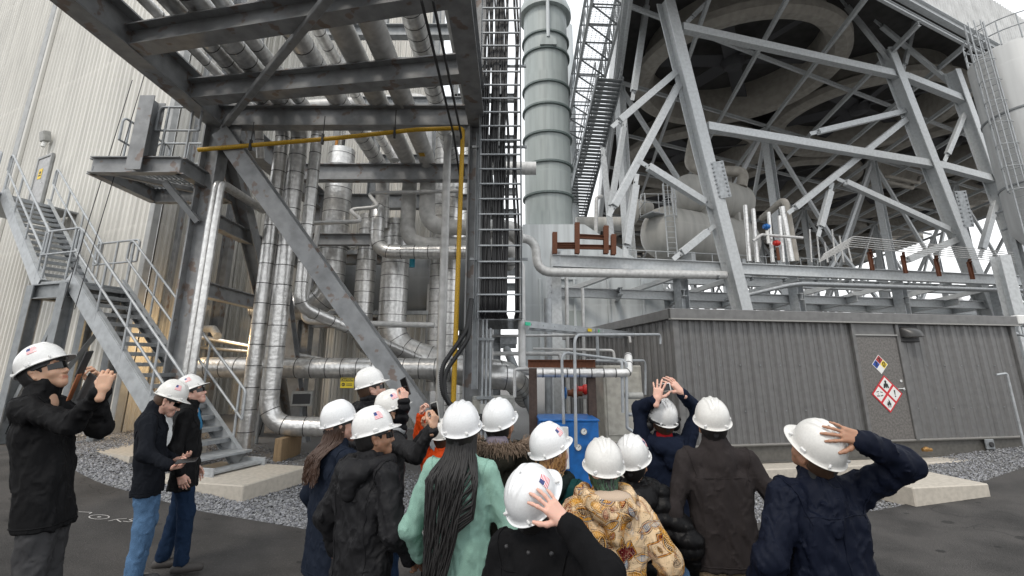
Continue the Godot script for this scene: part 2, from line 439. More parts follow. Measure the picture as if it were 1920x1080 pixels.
# ---------------------------------------------------------------- ground
var road_edge := [Vector2(-26, -18.5), Vector2(-9.8, -9.8), Vector2(-7.4, -8.1), Vector2(-5.6, -7.1), Vector2(-3.9, -6.55), Vector2(-2.4, -6.4), Vector2(0, -6.6), Vector2(2.2, -7.2), Vector2(4.2, -7.3), Vector2(5.4, -7.55), Vector2(7.2, -8.3), Vector2(9.0, -9.2), Vector2(11.0, -10.3), Vector2(14.0, -12.2), Vector2(26, -20)]
func edge_z(x: float) -> float:
	for i in road_edge.size() - 1:
		if x <= road_edge[i + 1].x:
			return lerpf(road_edge[i].y, road_edge[i + 1].y, clampf((x - road_edge[i].x) / (road_edge[i + 1].x - road_edge[i].x), 0, 1))
	return road_edge[-1].y
func ground():
	var m := MB.new()
	var xs := []
	for i in 81: xs.append(-20.0 + i * 0.5)
	for e in [30.0, 60.0, 120.0, 300.0]:
		xs.append(e); xs.push_front(-e)
	var zs := [260.0, 60.0, 20.0, 8.0, 3.0]
	for i in 13: zs.append(-i * 2.0)
	zs.append_array([-30.0, -50.0, -90.0, -160.0, -320.0])
	m.grid(xs.size() - 1, zs.size() - 1, func(u: float, w: float):
		var x: float = xs[roundi(u * (xs.size() - 1))]; var z: float = zs[roundi(w * (zs.size() - 1))]
		return Vector3(x, grade(x), z), func(_p): return Vector3.UP)
	struct(m, "ground", M.soil)
	var a := MB.new()
	a.grid(200, 30, func(u: float, w: float):
		var x := lerpf(-25.0, 25.0, u); var z := lerpf(edge_z(x), 14.0, w * w)
		return Vector3(x, grade(x) + 0.05, z), func(_p): return Vector3.UP)
	# the broken outer edge of the asphalt
	for i in 200:
		var x0 := -25.0 + i * 0.25; var x1 := x0 + 0.25
		a.quad(Vector3(x0, grade(x0) + 0.05, edge_z(x0)), Vector3(x1, grade(x1) + 0.05, edge_z(x1)), Vector3(x1, grade(x1) - 0.1, edge_z(x1) - 0.06), Vector3(x0, grade(x0) - 0.1, edge_z(x0) - 0.06))
	a.uv = PackedVector2Array()
	struct(a, "road", M.asphalt)
	# gravel beds: loose crushed stone
	var r := RandomNumberGenerator.new(); r.seed = 12
	var stone := MB.new()
	var pts := []
	for p in [Vector3(0, 0.8, 0), Vector3(0.9, 0.1, 0.1), Vector3(0.1, 0, 0.85), Vector3(-0.95, 0.15, 0.1), Vector3(0.0, 0.1, -0.8), Vector3(0.1, -0.6, 0)]: pts.append(p)
	for t in [[0, 1, 2], [0, 2, 3], [0, 3, 4], [0, 4, 1], [5, 1, 2], [5, 2, 3], [5, 3, 4], [5, 4, 1]]:
		var c: Vector3 = (pts[t[0]] + pts[t[1]] + pts[t[2]]) / 3.0
		stone.face([pts[t[0]], pts[t[1]], pts[t[2]]], c.normalized())
	var sm := stone.mesh(M.stone)
	var sv: StandardMaterial3D = M.stone; sv.vertex_color_use_as_albedo = true
	var mm := MultiMesh.new(); mm.transform_format = MultiMesh.TRANSFORM_3D; mm.use_colors = true; mm.mesh = sm
	var spots := []
	for i in 60000:
		var x := 0.0; var z := 0.0
		if i < 42000:
			x = r.randf_range(-11.5, -1.4); z = edge_z(x) - r.randf_range(-0.06, 1.0) ** 1.0 * r.randf_range(0.2, 4.2)
		else:
			x = r.randf_range(2.5, 14.0); z = edge_z(x) - r.randf_range(-0.05, 2.2)
		spots.append(Vector2(x, z))
	mm.instance_count = spots.size()
	for i in spots.size():
		var s := r.randf_range(0.012, 0.032)
		var b := Basis.from_euler(Vector3(r.randf() * 6, r.randf() * 6, r.randf() * 6)).scaled(Vector3(s, s * 0.8, s * 1.1))
		mm.set_instance_transform(i, Transform3D(b, Vector3(spots[i].x, grade(spots[i].x) + r.randf_range(0.0, 0.03), spots[i].y)))
		var q := r.randf_range(0.5, 1.25)
		mm.set_instance_color(i, Color(q, q, q * r.randf_range(0.98, 1.06)))
	var mi := MultiMeshInstance3D.new(); mi.multimesh = mm; mi.name = "gravel"
	add_child(mi, true); tag(mi, "loose grey crushed stone beside the asphalt", "gravel", "", "stuff")
	# chalk survey mark on the asphalt
	var k := MB.new()
	var o := lvl(183, 985, grade(-3.9) + 0.055)
	var ch := func(pl: Array, w: float):
		for i in pl.size() - 1:
			var p: Vector2 = pl[i]; var q: Vector2 = pl[i + 1]
			var nn := (q - p).orthogonal().normalized() * w
			var f := func(v: Vector2): return Vector3(o.x + v.x, grade(o.x + v.x) + 0.056, o.z - v.y)
			k.quad(f.call(p - nn), f.call(q - nn), f.call(q + nn), f.call(p + nn))
	var circ := []
	for i in 17: circ.append(Vector2(cos(TAU * i / 16) * 0.1, sin(TAU * i / 16) * 0.07))
	ch.call(circ, 0.006)
	var dot_ := []
	for i in 7: dot_.append(Vector2(cos(TAU * i / 6) * 0.014, sin(TAU * i / 6) * 0.012))
	ch.call(dot_, 0.008)
	ch.call([Vector2(-0.3, 0.07), Vector2(-0.17, 0.1), Vector2(-0.16, 0.05)], 0.006)
	ch.call([Vector2(0.17, -0.08), Vector2(0.2, 0.0), Vector2(0.27, 0.06)], 0.006)
	ch.call([Vector2(0.2, 0.0), Vector2(0.26, -0.04), Vector2(0.3, -0.06)], 0.006)
	ch.call([Vector2(0.39, 0.06), Vector2(0.33, 0.07), Vector2(0.32, 0.03), Vector2(0.38, 0.01), Vector2(0.37, -0.03), Vector2(0.3, -0.03)], 0.006)
	tag(put(k, "chalk_marking", M.chalk), "white chalk survey marking with a circled dot on the asphalt", "marking")

# ---------------------------------------------------------------- ribbed sheet wall, one panel at a time
func rib_panel(w: float, h: float, ribs: int, depth: float, mat: Material) -> ArrayMesh:
	var m := MB.new()
	var s := w / ribs
	var prof := []
	for i in ribs:
		var x := i * s
		prof.append_array([Vector2(x, 0), Vector2(x + s * 0.12, depth), Vector2(x + s * 0.3, depth), Vector2(x + s * 0.42, 0), Vector2(x + s * 0.62, 0), Vector2(x + s * 0.66, depth * 0.3), Vector2(x + s * 0.76, depth * 0.3), Vector2(x + s * 0.8, 0)])
	prof.append(Vector2(w - 0.004, 0)); prof.append(Vector2(w - 0.004, -0.04)); prof.append(Vector2(0, -0.04))
	for i in prof.size() - 3:
		var p: Vector2 = prof[i]; var q: Vector2 = prof[i + 1]
		var e := (q - p).normalized()
		m.face([Vector3(p.x, 0, p.y), Vector3(q.x, 0, q.y), Vector3(q.x, h, q.y), Vector3(p.x, h, p.y)], Vector3(-e.y, 0, e.x))
	m.face([Vector3(0, 0, -0.04), Vector3(w, 0, -0.04), Vector3(w, h, -0.04), Vector3(0, h, -0.04)], Vector3(0, 0, -1))
	return m.mesh(mat)
func ribbed_wall(n: String, label: String, a: Vector3, b: Vector3, h: float, pw: float, ribs: int, depth: float, mat: Material) -> Node3D:
	# a -> b along the base, outward normal to the side of the camera
	var t := thing(n, label, "wall", a)
	var d := b - a; d.y = 0
	var cnt := int(ceil(d.length() / pw))
	pw = d.length() / cnt
	var mesh := rib_panel(pw, h, ribs, depth, mat)
	var x := d.normalized(); var z := x.cross(Vector3.UP)
	for i in cnt: inst(mesh, "panel", t, Transform3D(Basis(x, Vector3.UP, z), x * pw * i))
	return t

func left_building():
	var c := Vector3(-8.6, 0.6, -11.05); var l := c + Vector3(-0.9, 0, -0.436) * 24.0
	var d := (c - l).normalized(); var nrm := d.cross(Vector3.UP)
	var w := ribbed_wall("building_wall", "tall cream ribbed metal wall of the building behind the stairs", l, c, 24.0, 1.0, 4, 0.05, M.wall)
	# corner flashing, long vertical trim, base flashing
	var m := MB.new(); m.prism(c - l + nrm * 0.03, c - l + Vector3(0, 24, 0) + nrm * 0.03, nrm, rsec(0.16, 0.2)); put(m, "corner_trim", M.wall_trim, w)
	var tp := at(95, 420, 16.0)
	var t_s := (tp - l).dot(d)
	m = MB.new(); m.prism(d * t_s + nrm * 0.06, d * t_s + nrm * 0.06 + Vector3(0, 24, 0), nrm, rsec(0.14, 0.42, 0.03)); put(m, "vertical_trim", M.wall_trim, w)
	m = MB.new(); m.prism(d * (t_s + 0.42) + nrm * 0.1, d * (t_s + 0.42) + nrm * 0.1 + Vector3(0, 24, 0), nrm, rsec(0.12, 0.12, 0.02)); put(m, "downpipe", M.wall, w)
	m = MB.new(); m.prism(nrm * 0.06, c - l + nrm * 0.06, Vector3.UP, rsec(0.22, 0.06)); put(m, "base_flashing", M.wall_trim, w)
	# door with yellow notice high up at the top of the stairs
	var dp := at(112, 330, 14.2)
	var ds := (dp - l).dot(d); dp = l + d * ds; dp.y = at(165, 400, 14.2).y
	var bs := Basis(d, Vector3.UP, nrm)
	var dr := thing("upper_door", "pale grey metal door with yellow notice at the top of the stairs", "door", dp); dr.scale = Vector3.ONE * 0.8
	m = MB.new(); m.box(nrm * 0.09 + Vector3(0, 1.05, 0), Vector3(0.95, 2.1, 0.06), bs, 0.01); put(m, "door_leaf", mk(Color(0.42, 0.42, 0.42), 0.5, 0, "blotch", 1.0), dr)
	m = MB.new()
	m.box(nrm * 0.1 + Vector3(0, 2.16, 0), Vector3(1.15, 0.1, 0.1), bs, 0.01)
	for s in [-1, 1]: m.box(nrm * 0.1 + Vector3(0, 1.05, 0) + d * 0.53 * s, Vector3(0.09, 2.12, 0.1), bs, 0.01)
	put(m, "door_surround", M.wall_trim, dr)
	m = MB.new(); m.box(nrm * 0.128 + Vector3(0, 1.45, 0) - d * 0.1, Vector3(0.3, 0.42, 0.006), bs); put(m, "notice", mk(Color(0.75, 0.52, 0.02), 0.5), dr)
	m = MB.new(); m.box(nrm * 0.133 + Vector3(0, 1.38, 0) - d * 0.1, Vector3(0.2, 0.05, 0.004), bs); m.box(nrm * 0.133 + Vector3(0, 1.5, 0) - d * 0.1, Vector3(0.14, 0.1, 0.004), bs); put(m, "notice_print", M.black, dr)
	m = MB.new(); m.bar(nrm * 0.16 + Vector3(0, 1.0, 0) + d * 0.36, nrm * 0.16 + Vector3(0, 1.0, 0) + d * 0.25, 0.015); put(m, "handle", M.chrome, dr)
	# wall lamp over it
	var wl := thing("wall_floodlight", "small grey floodlight on the cream wall above the upper door", "lamp", dp + Vector3(0, 2.35, 0) + nrm * 0.1)
	m = MB.new(); m.box(nrm * 0.12, Vector3(0.3, 0.34, 0.2), bs.rotated(d, 0.2), 0.03); put(m, "housing", M.box_grey, wl)
	m = MB.new(); m.bar(Vector3(0, -0.17, 0) + nrm * 0.1, Vector3(0, -0.34, 0) + nrm * 0.12, 0.06, 12); put(m, "sensor", M.white, wl)
	# concrete plinth in front of the wall
	m = MB.new()
	var k0 := l + nrm * 0.1; var k1 := c + nrm * 0.15 + d * 3.4
	k0.y = 0.55; k1.y = 0.42
	var kn := nrm * 1.25
	m.quad(k0 + Vector3(0, 0.33, 0), k1 + Vector3(0, 0.3, 0), k1 + kn + Vector3(0, 0.3, 0), k0 + kn + Vector3(0, 0.33, 0))
	m.quad(k0 + kn + Vector3(0, 0.33, 0), k1 + kn + Vector3(0, 0.3, 0), k1 + kn + Vector3(0, -0.3, 0), k0 + kn + Vector3(0, -0.3, 0))
	m.quad(k1 + Vector3(0, 0.3, 0), k1 + kn + Vector3(0, 0.3, 0), k1 + kn - Vector3(0, 0.3, 0), k1 - Vector3(0, 0.3, 0))
	struct(m, "kerb", M.concrete)
	# darker wall set back behind the pipes
	var e := Vector3(-9.4, 0.3, -15.6); var e2 := Vector3(-2.6, 0.3, -15.9)
	var back := ribbed_wall("recessed_wall", "shaded grey-beige ribbed wall set back behind the silver pipes", e, e2, 17.0, 0.95, 4, 0.05, M.wall_dark)
	for x in [0.05, 3.2, 6.75]:
		m = MB.new(); m.prism(Vector3(x, 0, 0.12), Vector3(x, 17, 0.12), Vector3(0, 0, 1), rsec(0.12, 0.2)); put(m, "pilaster", M.wall_trim, back)
	var side := ribbed_wall("return_wall", "shaded ribbed return wall between cream wall corner and recess", c + Vector3(0, 0, -0.2), Vector3(-9.2, 0.6, -15.6), 24.0, 0.95, 4, 0.05, M.wall_dark)
	m = MB.new(); m.prism(Vector3(0.12, 0, -0.5), Vector3(0.12, 24, -0.5), Vector3(1, 0, 0), rsec(0.1, 0.12)); put(m, "downpipe", M.steel, side)
	for z in [-1.3, -2.5]:
		m = MB.new(); m.prism(Vector3(0.2, 0, z), Vector3(0.2, 24, z), Vector3(1, 0, 0), isec(0.25, 0.25)); put(m, "column", M.steel, side)
	# green portable unit by the wall
	var gp := lvl(75, 770, 0.85); gp.y = 0.85
	var gt := thing("portable_cabin", "dark green portable cabin with white domed roof behind the stair post", "cabin", gp)
	m = MB.new(); m.box(Vector3(0, 1.05, 0), Vector3(1.1, 2.1, 1.1), Basis(Vector3.UP, 0.5), 0.03); put(m, "shell", M.green, gt)
	m = MB.new()
	m.grid(10, 8, func(u: float, w: float):
		var x := (u - 0.5) * 1.16; var z := (w - 0.5) * 1.16
		return Basis(Vector3.UP, 0.5) * Vector3(x, 2.1 + 0.22 * cos(x * 2.4) * cos(z * 2.4), z), func(_p): return Vector3.UP)
	put(m, "roof", M.white, gt)
	m = MB.new(); m.box(Basis(Vector3.UP, 0.5) * Vector3(0, 1.0, 0.56), Vector3(0.75, 1.85, 0.03), Basis(Vector3.UP, 0.5), 0.01); put(m, "door", mk(Color(0.03, 0.16, 0.12), 0.4), gt)

# ---------------------------------------------------------------- stairs
func rail_line(t: Node3D, a: Vector3, b: Vector3, h: float, posts: int, mat: Material, ends := true):
	for k in 2:
		var y := h if k == 0 else h * 0.55
		var m := MB.new()
		var up := Vector3(0, y, 0)
		var d := (b - a).normalized()
		if k == 0 and ends: m.tube(bend([a + Vector3(0, h * 0.55, 0) - d * 0.18, a + up - d * 0.18, b + up + d * 0.18, b + Vector3(0, h * 0.55, 0) + d * 0.18], 0.12, 5), 0.024, 8)
		else: m.tube(PackedVector3Array([a + up - d * (0.18 if ends else 0.0), b + up + d * (0.18 if ends else 0.0)]), 0.022, 8)
		put(m, "handrail" if k == 0 else "midrail", mat, t)
	for i in posts:
		var p := a.lerp(b, float(i) / maxi(posts - 1, 1))
		var m := MB.new(); m.bar(p, p + Vector3(0, h, 0), 0.022); put(m, "rail_post", mat, t)
func flight(n: String, label: String, lo: Vector3, hi: Vector3, width: float, side: Vector3, count: int, mat: Material, posts := 4, rail := 1.05) -> Node3D:
	var t := thing(n, label, "stairs", lo)
	var d := hi - lo
	for k in 2:
		var o: Vector3 = side * width * k
		var m := MB.new()
		var w := d.normalized()
		m.prism(o - w * 0.1, o + d + w * 0.1, Vector3.UP, csec(0.3, -0.08 if k == 0 else 0.08))
		put(m, "stringer", mat, t)
		rail_line(t, o + d * 0.04, o + d * 0.98, rail, posts, mat)
	var tm := MB.new()
	var flat := Vector3(d.x, 0, d.z).normalized()
	var bs := Basis(flat, Vector3.UP, flat.cross(Vector3.UP))
	tm.box(side * width * 0.5, Vector3(0.27, 0.035, width - 0.03), bs, 0.004)
	tm.box(side * width * 0.5 - flat * 0.13 - Vector3(0, 0.02, 0), Vector3(0.02, 0.06, width - 0.03), bs)
	var mesh := tm.mesh(M.grating)
	for i in count:
		inst(mesh, "tread", t, Transform3D(Basis.IDENTITY, d * ((i + 0.5) / count)))
	return t
func stairs():
	var foot := Vector3(-4.95, 0.66, -7.85); var land := Vector3(-8.35, 3.7, -8.95)
	var flat := Vector3(land.x - foot.x, 0, land.z - foot.z).normalized()
	var side := flat.cross(Vector3.UP) * -1.0
	if side.z > 0: side = -side
	flight("lower_stairs", "lower grey steel stair flight rising from the concrete pad to the landing", foot, land, 0.95, side, 17, M.galv, 5)
	var t := thing("stair_landing", "steel stair landing on posts between the two stair flights", "platform", land)
	var m := MB.new()
	var lx := flat * 0.95
	var ctr := lx * 0.5 + side * 0.48
	var bs := Basis(flat, Vector3.UP, flat.cross(Vector3.UP))
	m.box(ctr + Vector3(0, 0.0, 0), Vector3(0.95, 0.04, 1.0), bs, 0.004); put(m, "floor_grating", M.grating, t)
	for k in [[Vector3.ZERO, lx], [side * 0.98, lx + side * 0.98], [Vector3.ZERO, side * 0.98], [lx, lx + side * 0.98]]:
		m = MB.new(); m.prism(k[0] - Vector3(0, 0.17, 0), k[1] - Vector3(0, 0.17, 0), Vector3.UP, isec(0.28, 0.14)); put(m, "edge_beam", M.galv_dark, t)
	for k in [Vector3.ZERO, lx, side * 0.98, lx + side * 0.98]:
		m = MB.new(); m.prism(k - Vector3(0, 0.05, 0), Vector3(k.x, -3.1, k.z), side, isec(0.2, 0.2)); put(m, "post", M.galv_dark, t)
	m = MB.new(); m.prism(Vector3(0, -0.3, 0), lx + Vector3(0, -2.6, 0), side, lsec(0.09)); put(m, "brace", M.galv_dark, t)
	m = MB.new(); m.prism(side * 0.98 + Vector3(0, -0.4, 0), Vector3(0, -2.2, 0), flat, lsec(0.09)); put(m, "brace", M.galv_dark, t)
	rail_line(t, Vector3(0, 0, 0) + flat * 0.15, lx - flat * 0.1, 1.05, 2, M.galv, true)
	rail_line(t, side * 0.98, lx + side * 0.98, 1.05, 3, M.galv, true)
	var up0 := land + lx + Vector3(0, 0, 0)
	var top := Vector3(-12.5, 6.25, -11.1)
	flight("upper_stairs", "upper steel stair flight climbing from the landing along the cream wall", up0, top, 0.95, side, 15, M.galv, 4)
	var pt := thing("upper_platform", "steel platform with guard rails at the head of the upper stairs", "platform", top)
	m = MB.new(); m.box(flat * 1.2 + side * 0.7, Vector3(2.4, 0.05, 2.0), bs, 0.005); put(m, "floor_grating", M.grating, pt)
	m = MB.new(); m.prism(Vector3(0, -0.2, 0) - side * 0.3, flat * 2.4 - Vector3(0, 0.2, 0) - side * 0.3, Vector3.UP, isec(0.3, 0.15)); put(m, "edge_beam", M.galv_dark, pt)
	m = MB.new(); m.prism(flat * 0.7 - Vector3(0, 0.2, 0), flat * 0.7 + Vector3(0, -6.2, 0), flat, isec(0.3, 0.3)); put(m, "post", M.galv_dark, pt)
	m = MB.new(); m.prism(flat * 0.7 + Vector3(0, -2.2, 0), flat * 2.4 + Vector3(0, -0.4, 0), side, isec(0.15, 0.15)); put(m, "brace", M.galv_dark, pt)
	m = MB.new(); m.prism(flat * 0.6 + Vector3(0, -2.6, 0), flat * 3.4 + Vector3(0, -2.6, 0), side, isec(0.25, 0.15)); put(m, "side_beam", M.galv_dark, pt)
	rail_line(pt, flat * 0.2 - side * 0.2, flat * 2.3 - side * 0.2, 1.05, 3, M.galv)
	# concrete pad at the stair foot
	var pad := MB.new()
	pad.box(Vector3(-4.35, 0.42, -8.05), Vector3(1.75, 0.24, 1.4), Basis(Vector3.UP, -0.25), 0.015)
	struct(pad, "stair_pad_pavement", M.concrete)
	# bottom two wide steps
	var st := thing("bottom_steps", "two grey steel bottom steps bolted to the concrete pad", "step", Vector3(-4.95, 0.53, -7.85))
	for i in 2:
		m = MB.new(); m.box(-flat * (0.15 + 0.24 * (1 - i)) + side * 0.48 + Vector3(0, 0.05 + 0.17 * i, 0), Vector3(0.25, 0.04, 1.0), bs, 0.005); put(m, "tread", M.galv, st)
	for k in 2:
		m = MB.new(); m.box(-flat * 0.3 + side * (0.0 + 0.97 * k) + Vector3(0, 0.06, 0), Vector3(0.55, 0.14, 0.03), bs, 0.004); put(m, "bracket", M.galv, st)

# ---------------------------------------------------------------- pipe rack
const RH := 6.9
func rack():
	var t := thing("pipe_rack", "dark grey steel pipe rack with overhead girders above the visitors", "steel rack", Vector3.ZERO)
	var xl := -6.05; var xr := -0.72; var zc := -9.0
	var gy := RH + 0.3
	ibeam("girder", Vector3(xl, gy, -1.5), Vector3(xl, gy, -15.2), 0.6, 0.34, M.steel, t, Vector3.UP, 0.03)
	ibeam("girder", Vector3(xr, gy, -1.5), Vector3(xr, gy, -15.2), 0.6, 0.34, M.steel, t, Vector3.UP, 0.03)
	for k in [[320, 192, 862, 147, 0.42], [225, 97, 862, 0, 0.4], [110, -60, 862, -120, 0.4]]:
		var a := lvl(k[0], k[1], RH + 0.02); var b := lvl(k[2], k[3], RH + 0.02)
		a.x = xl; b.x = xr
		ibeam("cross_beam", a + Vector3(0.02, k[4] * 0.5, 0), b + Vector3(-0.02, k[4] * 0.5, 0), k[4], 0.3, M.steel, t, Vector3.UP, 0.025)
	for z in [zc, -11.9, -14.2]:
		ibeam("cross_beam", Vector3(xl, RH + 0.24, z), Vector3(xr, RH + 0.24, z), 0.46, 0.26, M.steel, t, Vector3.UP, 0.025)
	for z in [zc, -11.9, -14.2]:
		ibeam("column", Vector3(xl, 0.1, z), Vector3(xl, RH, z), 0.36, 0.34, M.steel, t, Vector3(1, 0, 0), 0.03)
		ibeam("column", Vector3(xr, 0.0, z), Vector3(xr, 14.0 if z == zc else RH, z), 0.32, 0.3, M.steel, t, Vector3(1, 0, 0), 0.03)
	# horizontal plan brace under the girders, long diagonal in the front bay
	var p0 := lvl(400, 262, RH); var p1 := lvl(612, 0, RH)
	var m := MB.new(); m.prism(p0, p1 + (p1 - p0) * 0.3, Vector3.UP, rsec(0.12, 0.12)); put(m, "plan_brace", M.steel, t)
	ibeam("diagonal_brace", Vector3(xl + 0.15, RH - 0.15, zc + 0.02), Vector3(xr - 0.1, 0.35, zc + 0.02), 0.36, 0.34, M.steel, t, Vector3(0, 0, 1), 0.028)
	ibeam("diagonal_brace", Vector3(xl + 0.05, RH - 0.2, zc - 0.3), Vector3(xl + 0.1, 0.4, -14.0), 0.3, 0.3, M.steel, t, Vector3(1, 0, 0))
	ibeam("diagonal_brace", Vector3(xl + 1.2, 0.4, -11.9), Vector3(xl + 0.2, 4.6, -11.9), 0.28, 0.26, M.steel, t, Vector3(0, 0, 1))
	for k in [[5.3, -11.9], [3.4, -14.2], [5.3, -14.2]]:
		ibeam("tie_beam", Vector3(xl, k[0], k[1]), Vector3(xl + 2.4, k[0], k[1]), 0.3, 0.2, M.steel, t)
	for y in [5.0, 3.6]:
		ibeam("tie_beam", Vector3(xl, y, zc), Vector3(xl, y, -14.2), 0.3, 0.2, M.steel, t)
	# gussets with bolts
	for k in [Vector3(xl + 0.32, RH - 0.25, zc + 0.06), Vector3(xr - 0.3, RH - 0.2, zc + 0.06)]:
		m = MB.new(); m.box(k, Vector3(0.4, 0.5, 0.025), Basis(Vector3(0, 0, 1), 0.0), 0.004)
		for i in 3:
			for j in 2: m.bar(k + Vector3(-0.1 + 0.15 * j, -0.15 + 0.14 * i, 0.0), k + Vector3(-0.1 + 0.15 * j, -0.15 + 0.14 * i, 0.035), 0.018, 6)
		put(m, "gusset", M.steel, t)
	# rungs of cable steel seen higher up in the rack
	for k in [[8.9, -7.2], [9.6, -9.5], [9.4, -12.2], [10.6, -10.8], [11.6, -13.5], [8.7, -14.5], [12.8, -11.5]]:
		ibeam("upper_beam", Vector3(-4.4, k[0], k[1]), Vector3(xr, k[0], k[1]), 0.3, 0.2, M.galv_dark, t)
	for x in [-4.4, -2.6]:
		ibeam("upper_column", Vector3(x, RH + 0.4, -14.2), Vector3(x, 15.0, -14.2), 0.25, 0.25, M.galv_dark, t, Vector3(1, 0, 0))
	# hanging platform left of the column
	var q := thing("hanging_platform", "small grating platform with railing hung outside the left rack column", "platform", Vector3(-6.98, 5.75, -8.9))
	var hx := 0.82
	for k in [[Vector3(-hx, 0, 0.62), Vector3(hx, 0, 0.62)], [Vector3(-hx, 0, -1.0), Vector3(hx, 0, -1.0)], [Vector3(-hx, 0, 0.62), Vector3(-hx, 0, -1.0)], [Vector3(hx, 0, 0.62), Vector3(hx, 0, -1.0)]]:
		m = MB.new(); m.prism(k[0], k[1], Vector3.UP, isec(0.32, 0.16)); put(m, "edge_beam", M.steel, q)
	m = MB.new()
	for i in 17: m.box(Vector3(-hx + 0.05 + i * 0.095, 0.13, -0.19), Vector3(0.012, 0.04, 1.55))
	for i in 6: m.box(Vector3(0, 0.125, -0.85 + i * 0.26), Vector3(1.6, 0.03, 0.012))
	put(m, "floor_grating", M.grating, q)
	m = MB.new(); m.prism(Vector3(-hx, -0.05, 0.6), Vector3(hx, -0.05, -0.95), Vector3.UP, rsec(0.1, 0.1)); put(m, "plan_brace", M.steel, q)
	ibeam("hanger_post", Vector3(0.1, -0.15, 0.66), Vector3(0.1, 1.35, 0.66), 0.3, 0.28, M.steel, q, Vector3(0, 0, 1))
	m = MB.new(); m.prism(Vector3(0.35, -0.2, 0.3), Vector3(0.9, -0.9, 0.0), Vector3(0, 0, 1), isec(0.12, 0.1)); put(m, "knee_brace", M.steel, q)
	rail_line(q, Vector3(-hx, 0.15, 0.0), Vector3(-hx, 0.15, -1.0), 1.1, 2, M.galv)
	rail_line(q, Vector3(-hx, 0.15, -1.0), Vector3(hx, 0.15, -1.0), 1.1, 4, M.galv)
	rail_line(q, Vector3(0.35, 0.15, 0.55), Vector3(hx, 0.15, 0.55), 1.1, 2, M.galv)
	for k in 2:
		var w := thing("stay_wire", ["thin dark stay wire rising past the landing to the hanging platform", "second thin stay wire just right of the first one"][k], "wire", Vector3.ZERO)
		m = MB.new(); m.bar(at(115 + k * 25, 580, 8.6), at(248 + k * 26, 150 - k * 20, 8.6), 0.008, 5); put(m, "strand", M.dark, w)

